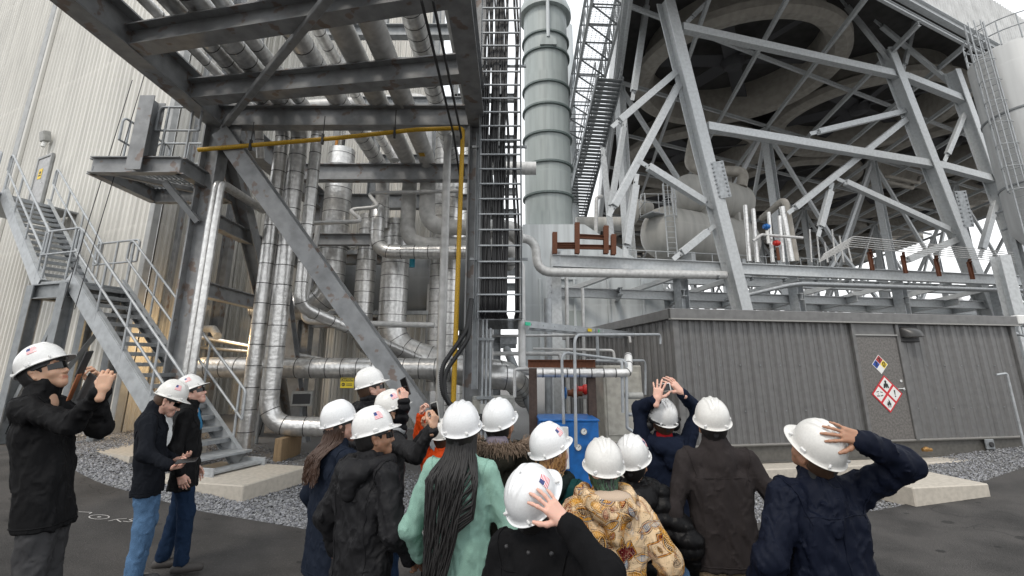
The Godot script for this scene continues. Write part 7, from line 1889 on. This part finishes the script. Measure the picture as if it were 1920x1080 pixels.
func people():
	make_shared()
	var black := cloth(Color(0.016, 0.016, 0.018), 0.8, 0.2)
	var softshell := cloth(Color(0.012, 0.012, 0.013), 0.7, 0.2)
	var navy := cloth(Color(0.012, 0.017, 0.03), 0.75, 0.2)
	var navy_shell := cloth(Color(0.007, 0.010, 0.022), 0.6, 0.1)
	var charcoal := cloth(Color(0.028, 0.028, 0.03), 0.6, 0.15)
	var jeans := cloth(Color(0.10, 0.19, 0.33), 0.85, 0.1, "fine", 6.0)
	var dark_jeans := cloth(Color(0.014, 0.03, 0.065), 0.85, 0.1, "fine", 6.0)
	var grey_tr := cloth(Color(0.06, 0.06, 0.063), 0.85, 0.1)
	var blk_tr := cloth(Color(0.012, 0.012, 0.014), 0.85, 0.1)
	var khaki := cloth(Color(0.30, 0.235, 0.155), 0.85, 0.1)
	var hair_black := mk(Color(0.007, 0.006, 0.006), 0.6); var hair_brown := mk(Color(0.06, 0.032, 0.018), 0.55)
	var asian := Color(0.50, 0.30, 0.20); var pale := Color(0.60, 0.36, 0.28); var tan_ := Color(0.36, 0.19, 0.12); var dark_skin := Color(0.12, 0.06, 0.04)
	var R := Vector3(1, 0, 0); var Bk := Vector3(0, 0, -1); var Up := Vector3.UP
	var p: Dictionary

	# far left: black softshell, photographing with a tablet
	p = person("person in black softshell and grey trousers raising a tablet with both hands at far left", {"back": [["down", 0.0, -0.02, -0.7]], "head": [84, 700, 3.0], "yaw": 72.0, "hyaw": 10.0, "pitch": 26.0, "wide": 0.78, "lean": -15.0, "jacket": softshell, "trousers": grey_tr, "hair_mat": hair_black, "skin": asian,
		"rw": [192, 730, 2.74], "rpole": Vector3(0.25, -0.5, 0.8), "rhand": "grip", "rf": Vector3(0.0, 1, -0.15), "rp": Vector3(-0.5, 0, -1), "lw": [176, 722, 3.0], "lpole": Vector3(0.1, -0.7, 0.7), "lhand": "grip", "lf": Vector3(0.1, 1, 0.1), "lp": Vector3(-0.3, 0, 1), "hem": 0.13, "collar": 0.06, "collar_r": 0.08, "fold": 0.009, "cell": 0.0125})
	var tp := at(158, 682, 2.86)
	var tb := thing("phone", "phone in black folding case held up by the person at far left", "phone", tp)
	var m := MB.new(); var tbs := Basis(Up, 0.35).rotated(Vector3(0, 0, 1), -0.25); m.box(Vector3(0.0, 0.0, 0), Vector3(0.011, 0.15, 0.08), tbs, 0.004); put(m, "case", M.black, tb)
	m = MB.new(); m.box(Vector3(-0.012, -0.13, 0.02), Vector3(0.007, 0.15, 0.05), Basis(Up, 0.35).rotated(Vector3(0, 0, 1), -0.22), 0.003); put(m, "cover", mk(Color(0.28, 0.10, 0.04), 0.6), tb)
	m = MB.new(); m.box(Vector3(0.05, -0.15, 0.0), Vector3(0.12, 0.18, 0.012), Basis(Up, -0.4).rotated(Vector3(0, 0, 1), -0.3), 0.004); put(m, "flap", M.black, tb)
	m = MB.new(); m.box(Vector3(-0.0062, 0.0, 0.0), Vector3(0.002, 0.135, 0.07), tbs); put(m, "screen", M.lens, tb)

	# two by the stairs
	p = person("person in black pullover and light blue jeans looking down at a phone", {"head": [316, 752, 4.55], "yaw": 62.0, "hyaw": 5.0, "pitch": -24.0, "lean": -6.0, "jacket": cloth(Color(0.011, 0.013, 0.018), 0.85, 0.25), "jacket_name": "pullover", "trousers": jeans, "hair_mat": hair_brown, "skin": pale,
		"rw": [322, 876, 4.25], "rpole": Vector3(0.5, -0.8, -0.5), "rhand": "grip", "rf": Vector3(0.9, 0.1, -0.3), "rp": Vector3(0, 1, 0.2), "lw": [330, 862, 4.62], "lpole": Vector3(0.5, -0.8, -0.5), "lhand": "relaxed", "lf": Vector3(0.9, 0.15, 0.2), "lp": Vector3(0, 1, 0), "hem": 0.14, "collar": 0.045, "fold": 0.006})
	var fl := thing("phone", "dark phone held flat at the waist by the person in light jeans", "phone", at(350, 864, 4.2))
	m = MB.new(); var fbs := Basis(Up, 0.3).rotated(Vector3(1, 0, 0), 0.25); m.box(Vector3.ZERO, Vector3(0.15, 0.01, 0.075), fbs, 0.003); put(m, "case", M.dark, fl)
	m = MB.new(); m.box(Vector3(0, 0.0055, 0), Vector3(0.138, 0.001, 0.068), fbs); put(m, "screen", M.lens, fl)
	p = person("person in open black jacket over blue shirt gazing up beside the stairs", {"head": [360, 738, 4.95], "yaw": 66.0, "hyaw": 8.0, "pitch": 22.0, "lean": -5.0, "jacket": softshell, "trousers": dark_jeans, "hair_mat": hair_brown, "skin": pale, "hem": 0.2, "collar": 0.05,
		"rhang": Vector3(0.06, -0.52, 0.05), "lhang": Vector3(0.06, -0.52, 0.1), "stance": 0.1, "step": 0.09, "shoes": mk(Color(0.05, 0.045, 0.042), 0.7)})
	m = MB.new(); meshed([[p.neck + p.f * 0.03 - Up * 0.01, p.sh + p.f * 0.1 - Up * 0.14, 0.042, 0.034]], 0.012, 0.02, m, {"fold": 0.004}); put(m, "blue_shirt", cloth(Color(0.05, 0.2, 0.36), 0.8), p.root)

	# cluster left of centre
	p = person("woman-haired person in dark navy coat at the left edge of the crowd".replace("woman-haired person", "person with long brown hair"), {"head": [638, 800, 3.7], "yaw": 40.0, "hyaw": 18.0, "pitch": 12.0, "wide": 0.9, "jacket": cloth(Color(0.014, 0.02, 0.035), 0.7, 0.15), "jacket_name": "coat", "trousers": blk_tr, "hair": "long", "skin": pale, "hem": 0.26, "flag": "", "bulk": 0.004,
		"lhang": Vector3(0.1, -0.5, 0.1), "rhang": Vector3(0.05, -0.48, 0.12)})
	strands(p, mk(Color(0.05, 0.024, 0.014), 0.5), 150, 0.36, 0.006, 0.006, "hair", 3, 1.7)
	p = person("person in black puffer jacket at the back raising a phone overhead", {"head": [696, 729, 4.45], "yaw": 52.0, "hyaw": 14.0, "pitch": 12.0, "jacket": cloth(Color(0.012, 0.012, 0.014), 0.45, 0.1), "seams": false, "quilt": 0.075, "bulk": 0.02, "trousers": blk_tr, "hair_mat": hair_brown, "skin": pale, "flag": "",
		"rw": [757, 752, 4.05], "rpole": Vector3(0.6, -0.8, 0.2), "rhand": "grip", "rf": Vector3(0.02, 1, -0.25), "rp": Vector3(-0.7, 0.1, -0.7), "hem": 0.16, "collar": 0.05})
	phone("dark phone held highest by the person in puffer jacket", p, "rt", M.dark, Vector3(-0.35, 1, -0.2), Vector3(-0.5, -0.1, 0.75), Vector3(0.075, 0.15, 0.01), Vector3(-0.02, 0.12, 0.03))
	p = person("person in black rain jacket with grey hood lining aiming a phone", {"head": [736, 775, 4.1], "yaw": 58.0, "hyaw": 8.0, "pitch": 15.0, "wide": 0.92, "jacket": charcoal, "trousers": dark_jeans, "hair_mat": hair_black, "skin": asian, "hem": 0.16,
		"rw": [812, 800, 3.62], "rpole": Vector3(0.3, -0.9, 0.0), "rhand": "grip", "rf": Vector3(0.15, 1, -0.2), "rp": Vector3(-0.8, 0, -0.5), "lw": [804, 806, 4.0], "lpole": Vector3(0.3, -0.9, 0.0), "lhand": "grip", "lf": Vector3(0.1, 1, 0.1), "lp": Vector3(-0.4, 0, 0.9), "collar": 0.03, "fold": 0.008})
	phone("silver-edged phone aimed by the person with grey hood lining", p, "rt", M.box_grey, Vector3(-0.2, 1, -0.15), Vector3(-0.6, -0.05, 0.7), Vector3(0.074, 0.15, 0.01), Vector3(-0.03, 0.1, 0.03))
	hood(p, cloth(Color(0.30, 0.31, 0.32), 0.8), 0.85, "hood")
	p = person("person in dark grey hooded rain jacket standing before the phone holders", {"head": [702, 820, 3.2], "yaw": 34.0, "hyaw": 32.0, "pitch": 9.0, "back": [["down", 0.13, -0.1, -0.85], ["down", -0.13, -0.1, -0.85]], "jacket": cloth(Color(0.02, 0.02, 0.022), 0.55, 0.1), "trousers": blk_tr, "hair_mat": hair_black, "skin": tan_, "hem": 0.3, "bulk": 0.012, "fold": 0.011,
		"lhang": Vector3(0.12, -0.5, 0.05), "rhang": Vector3(0.08, -0.45, 0.15), "fold_scale": Vector3(7, 4, 7)})
	hood(p, cloth(Color(0.022, 0.022, 0.024), 0.55, 0.1), 1.12)
	m = MB.new(); m.tube(bend([p.sh + p.r * 0.1 + p.f * 0.05 + Up * 0.05, p.sh + p.r * 0.12 + p.f * 0.09 - Up * 0.02, p.sh + p.r * 0.05 + p.f * 0.13 - Up * 0.03], 0.03), 0.004, 6); put(m, "blue_cord", mk(Color(0.03, 0.2, 0.6), 0.5), p.root)
	# orange jacket, mostly hidden
	p = person("person in bright orange jacket mostly hidden behind the phone holders", {"head": [832, 822, 5.0], "yaw": 20.0, "pitch": 10.0, "jacket": cloth(Color(0.65, 0.07, 0.01), 0.6, 0.1), "trousers": blk_tr, "hair_mat": hair_brown, "skin": pale, "glasses": false, "flag": "",
		"lw": [790, 766, 4.9], "lpole": Vector3(0.5, -0.8, 0.0), "lhand": "grip", "fold": 0.009})

	# mint fleece with braids
	p = person("person in mint green fleece with long black braids", {"head": [866, 814, 2.95], "yaw": 6.0, "hyaw": 4.0, "pitch": 12.0, "wide": 0.86, "jacket": cloth(Color(0.30, 0.50, 0.42), 0.95, 0.4, "cloth", 6.0, 0.5), "jacket_name": "fleece", "trousers": dark_jeans, "hair": "braids", "skin": dark_skin, "flag": "", "glasses": false, "hem": 0.1,
		"rhang": Vector3(0.12, -0.42, 0.2), "lhang": Vector3(0.1, -0.46, 0.16), "fold": 0.0065, "collar": 0.055, "collar_r": 0.078})
	var hb := MB.new(); hb.add(hair_short, Transform3D(p.HB, p.hc)); put(hb, "hair_cap", hair_black, p.root)
	strands(p, hair_black, 105, 0.85, 0.0068, 0.004, "braids", 9, 1.9, 0.05, 0.75, 6, -0.1)
	# fur trimmed parka
	var olive := cloth(Color(0.035, 0.033, 0.026), 0.8, 0.15)
	p = person("person in olive parka with fur trimmed hood", {"head": [938, 800, 3.4], "yaw": 12.0, "hyaw": 14.0, "pitch": 16.0, "jacket": olive, "trousers": blk_tr, "hair_mat": hair_black, "skin": tan_, "flag": "", "glasses": false, "bulk": 0.018, "hem": 0.25, "fold": 0.01})
	hood(p, olive, 1.2)
	m = MB.new(); meshed([[p.neck + Up * 0.04 - p.f * 0.05, p.neck - p.f * 0.06 - Up * 0.08, 0.07, 0.085], [p.neck + Up * 0.03 - p.r * 0.03, p.neck + p.r * 0.06 - Up * 0.08, 0.062, 0.07]], 0.012, 0.03, m, {"fold": 0.006}); put(m, "lilac_hood", cloth(Color(0.26, 0.23, 0.28), 0.9), p.root)
	m = MB.new(); var rr := RandomNumberGenerator.new(); rr.seed = 4
	for i in 1500:
		var a := rr.randf_range(-2.2, 2.2)
		var c: Vector3 = p.sh + Vector3(0, 0.07, 0) + p.r * sin(a) * 0.17 - p.f * (cos(a) * 0.16)
		var dv: Vector3 = (p.r * sin(a) - p.f * cos(a)).normalized() * rr.randf_range(0.2, 1.0) + Up * rr.randf_range(-0.8, 0.7) + p.r * rr.randf_range(-0.4, 0.4)
		var q := c + Vector3(rr.randf_range(-1, 1), rr.randf_range(-1, 1), rr.randf_range(-1, 1)) * 0.022
		m.tube(PackedVector3Array([q, q + dv.normalized() * 0.035, q + dv.normalized() * 0.055 - Up * 0.014]), 0.0035, 3, false, 0.0008)
	put(m, "fur_trim", mk(Color(0.30, 0.22, 0.16), 0.8, 0.0, "grain", 6.0, "", 0.4, false), p.root).set_meta("kind", "stuff")
	# curly hair, teal jacket
	var teal := cloth(Color(0.008, 0.055, 0.055), 0.6, 0.15)
	p = person("person with curly golden brown hair in dark teal jacket", {"head": [1034, 852, 3.1], "yaw": 22.0, "hyaw": 26.0, "pitch": 16.0, "wide": 0.92, "jacket": teal, "trousers": blk_tr, "hair": "curls", "skin": pale, "flag": "r", "glasses": false, "hem": 0.15, "bulk": 0.006})
	hood(p, cloth(Color(0.012, 0.02, 0.02), 0.7), 0.95)
	var curls := mk(Color(0.42, 0.23, 0.09), 0.5); strands(p, curls, 230, 0.27, 0.0045, 0.017, "hair", 12, 2.1, 0.09, 0.7)
	var curls2 := mk(Color(0.14, 0.065, 0.03), 0.5); strands(p, curls2, 120, 0.24, 0.0042, 0.015, "hair", 13, 2.0, 0.06, 0.6)
	# ear muffs, both hands up
	var hoodie := cloth(Color(0.010, 0.015, 0.032), 0.85, 0.25)
	p = person("person in navy hoodie and ear muffs raising both hands towards the plant", {"head": [1242, 790, 4.05], "yaw": -4.0, "hyaw": -2.0, "pitch": 24.0, "back": [["across", -0.3, -0.2, 0.2]], "jacket": hoodie, "jacket_name": "hoodie", "trousers": jeans, "hair_mat": hair_brown, "skin": pale, "flag": "", "glasses": false, "hem": 0.14,
		"rw": [1276, 734, 3.95], "rpole": Vector3(0.9, 0.0, 0.4), "rhand": "spread", "rf": Vector3(-0.62, 0.8, -0.1), "rp": Vector3(-0.5, -0.3, -0.8), "lw": [1232, 748, 3.85], "lpole": Vector3(0.25, -0.4, 1.0), "lhand": "spread", "lf": Vector3(0.25, 1, -0.1), "lp": Vector3(0.3, 0.0, -1)})
	hood(p, hoodie, 1.1)
	m = MB.new(); meshed([[p.neck + Up * 0.02 - p.f * 0.02, p.neck - Up * 0.04 - p.f * 0.02, 0.07, 0.08]], 0.012, 0.02, m); put(m, "red_collar", cloth(Color(0.32, 0.01, 0.015), 0.8), p.root)
	for k in [-1.0, 1.0]:
		m = MB.new(); var c: Vector3 = p.hc + p.HB * Vector3(0.115 * k, -0.03, -0.005)
		m.lathe(c, p.HB.x * k, [Vector2(0.001, 0.025), Vector2(0.022, 0.024), Vector2(0.034, 0.01), Vector2(0.038, -0.012), Vector2(0.03, -0.032), Vector2(0.001, -0.034)], 20)
		for i in m.v.size():
			var d: Vector3 = m.v[i] - c; m.v[i] = c + d + p.HB.y * d.dot(p.HB.y) * 0.35
		put(m, "ear_muff", M.black, p.root)
		m = MB.new(); m.tube(PackedVector3Array([c + p.HB * Vector3(0.012 * k, 0.02, 0), p.hc + p.HB * Vector3(0.135 * k, 0.03, -0.03), p.hc + p.HB * Vector3(0.12 * k, 0.055, -0.04)]), 0.005, 6); put(m, "muff_arm", M.black, p.root)
	m = MB.new(); m.lathe(p.o * 0.0 + p.hc + p.HB * Vector3(0, 0.03, -0.004), p.HB.y, [Vector2(0.116, 0), Vector2(0.126, 0), Vector2(0.126, 0.012), Vector2(0.116, 0.012)], 30); put(m, "hat_strap", M.black, p.root)
	phone("tiny pale camera held up between the raised hands", p, "l", M.white, Vector3(1, 0.1, 0), Vector3(0, 0.1, 1), Vector3(0.06, 0.1, 0.012), Vector3(-0.04, 0.1, 0.03))
	# brown fleece
	var fleece := cloth(Color(0.040, 0.034, 0.034), 0.95, 0.3, "cloth", 5.0, 0.5)
	p = person("person in dark brown-grey fleece and khaki trousers seen from behind", {"head": [1336, 800, 3.3], "wide": 1.08, "yaw": 4.0, "hyaw": 8.0, "pitch": 14.0, "back": [["across", -0.12, -0.17, 0.17]], "jacket": fleece, "jacket_name": "fleece", "trousers": khaki, "hair_mat": hair_black, "skin": tan_, "flag": "r", "glasses": false, "hem": 0.1, "collar": 0.06, "collar_r": 0.08,
		"lhang": Vector3(0.12, -0.5, 0.06), "rhang": Vector3(0.22, -0.47, 0.05), "fold": 0.007})
	# black puffer coat
	p = person("person in glossy black puffer coat between paisley hoodie and navy hoodie", {"head": [1188, 870, 3.35], "yaw": 10.0, "hyaw": 16.0, "pitch": 16.0, "wide": 0.92, "jacket": cloth(Color(0.011, 0.011, 0.012), 0.38, 0.1), "seams": false, "quilt": 0.085, "bulk": 0.022, "trousers": dark_jeans, "hair_mat": hair_black, "skin": asian, "flag": "r", "glasses": false, "hem": 0.12, "rhang": Vector3(0.2, -0.44, 0.06)})
	hood(p, cloth(Color(0.012, 0.012, 0.013), 0.4, 0.1), 1.15)
	# paisley hoodie
	var pa := paisley()
	p = person("person with green dyed hair in yellow paisley patterned hoodie", {"head": [1132, 886, 2.9], "yaw": -6.0, "hyaw": 8.0, "pitch": 10.0, "wide": 0.95, "jacket": pa, "jacket_name": "hoodie", "trousers": blk_tr, "hair": "green", "skin": pale, "flag": "r", "glasses": false, "hem": 0.16, "bulk": 0.016, "fold": 0.007, "rhang": Vector3(0.2, -0.44, 0.08), "lhang": Vector3(0.14, -0.45, 0.14)})
	hood(p, pa, 1.15, "hood", -0.03, cloth(Color(0.60, 0.47, 0.36), 0.9))
	strands(p, mk(Color(0.035, 0.085, 0.045), 0.5), 170, 0.155, 0.0045, 0.004, "hair", 17, 1.8, 0.03)
	strands(p, mk(Color(0.02, 0.025, 0.02), 0.5), 90, 0.14, 0.0045, 0.004, "hair", 18, 1.8, 0.02)
	# front: black coat, hand on the hat
	p = person("person in black wool coat with right hand on the hard hat, front centre", {"head": [1004, 948, 2.3], "yaw": 24.0, "hyaw": 20.0, "pitch": 32.0, "roll": 6.0, "wide": 0.92, "jacket": cloth(Color(0.010, 0.010, 0.011), 0.95, 0.3), "jacket_name": "coat", "trousers": blk_tr, "hair_mat": hair_black, "skin": pale, "flag": "r", "glasses": false, "hem": 0.3, "bulk": 0.008, "collar": 0.05, "collar_r": 0.078,
		"rw": [1056, 976, 2.1], "rpole": Vector3(0.9, -0.6, -0.3), "rhand": "spread", "rf": Vector3(-0.72, 0.72, -0.2), "rp": Vector3(-0.55, -0.1, -0.9), "back": [["down", 0.0, -0.05, -0.8], ["across", -0.07, -0.16, 0.16]], "cell": 0.0115})
	for k in [[-0.1, 0.02], [0.0, 0.01], [0.1, 0.02]]:
		m = MB.new(); var c: Vector3 = p.sh + p.r * k[0] - p.f * 0.105 + Up * k[1]; m.ball(c, 0.009, 0.009, 0.009, 6); put(m, "button", M.dark, p.root)
	# front right: navy jacket, hand on the hat
	p = person("person in navy work jacket with right hand resting on the hard hat, front right", {"head": [1528, 852, 2.6], "yaw": -8.0, "hyaw": -16.0, "pitch": 32.0, "roll": -9.0, "wide": 1.08, "back": [["across", -0.1, -0.18, 0.18], ["down", 0.0, -0.1, -0.8]], "jacket": navy_shell, "trousers": blk_tr, "hair_mat": hair_brown, "skin": tan_, "flag": "", "glasses": false, "hem": 0.25, "bulk": 0.014, "fold": 0.01, "collar": 0.03,
		"rw": [1612, 822, 2.42], "rpole": Vector3(1.0, -0.35, -0.1), "rhand": "spread", "rf": Vector3(-0.97, 0.25, -0.1), "rp": Vector3(-0.3, -0.1, -1), "lhang": Vector3(0.2, -0.46, 0.08), "cell": 0.0115})
	m = MB.new(); meshed([[p.neck + Up * 0.035 - p.f * 0.01, p.neck - Up * 0.02 - p.f * 0.01, 0.07, 0.078]], 0.012, 0.02, m, {"fold": 0.006}); put(m, "grey_collar", cloth(Color(0.05, 0.05, 0.05), 0.9), p.root)

func paisley() -> StandardMaterial3D:
	var n := 512
	var im := Image.create(n, n, false, Image.FORMAT_RGB8)
	var cream := Color(0.84, 0.74, 0.60); im.fill(cream)
	var r := RandomNumberGenerator.new(); r.seed = 23
	var cols := [Color(0.72, 0.47, 0.0), Color(0.33, 0.03, 0.07), Color(0.74, 0.5, 0.02), Color(0.1, 0.06, 0.08), Color(0.36, 0.47, 0.58), Color(0.42, 0.05, 0.08), Color(0.8, 0.56, 0.04)]
	# patches with coloured fields and dark piping
	for k in 9:
		var c := Vector2(r.randf() * n, r.randf() * n); var a := r.randf() * TAU; var hw := r.randf_range(30, 70); var hl := r.randf_range(40, 100)
		var base: Color = [cream, cols[0], cols[1], cream][k % 4]
		for y in range(int(c.y - 130), int(c.y + 130)):
			for x in range(int(c.x - 130), int(c.x + 130)):
				var d := (Vector2(x, y) - c).rotated(-a)
				if absf(d.x) < hw and absf(d.y) < hl:
					var e := minf(hw - absf(d.x), hl - absf(d.y))
					im.set_pixel(posmod(x, n), posmod(y, n), Color(0.1, 0.06, 0.06) if e < 3 else (cols[0] if e < 8 else (Color(0.3, 0.05, 0.08) if e < 11 else base)))
	for k in 60:
		var c := Vector2(r.randf() * n, r.randf() * n); var a := r.randf() * TAU; var s := r.randf_range(18, 52)
		var c1: Color = cols[r.randi() % 7]; var c2: Color = cols[r.randi() % 7]
		var lim := int(s * 1.9)
		for y in range(int(c.y) - lim, int(c.y) + lim):
			for x in range(int(c.x) - lim, int(c.x) + lim):
				var d := (Vector2(x, y) - c).rotated(-a) / s
				# curled teardrop
				d.x += 0.35 * d.y * d.y * signf(d.y) * (1.0 if d.y > 0 else 0.0)
				var w := 0.62 * sqrt(clampf(1.0 - pow((d.y + 0.1) / 1.1, 2.0), 0, 1)) * (1.0 - 0.55 * clampf(d.y, 0, 1))
				var e := w - absf(d.x)
				if e > 0 and absf(d.y) < 1.2:
					var q := c1
					if e < 0.09: q = Color(0.08, 0.05, 0.06)
					elif e < 0.16: q = cream
					elif e < 0.24: q = c2
					elif e < 0.29: q = Color(0.1, 0.06, 0.08)
					elif fposmod(d.y * 5.0, 1.0) < 0.3 and e > 0.34: q = cream
					im.set_pixel(posmod(x, n), posmod(y, n), q)
	for k in 900:
		var x := r.randi() % n; var y := r.randi() % n; var q := Color(0.12, 0.07, 0.08) if k % 2 == 0 else cream
		for dy in 3:
			for dx in 3: im.set_pixel((x + dx) % n, (y + dy) % n, q)
	var m := cloth(Color(1, 1, 1), 0.9, 0.15)
	m.albedo_texture = tex(im); m.uv1_scale = Vector3.ONE * 2.1
	return m
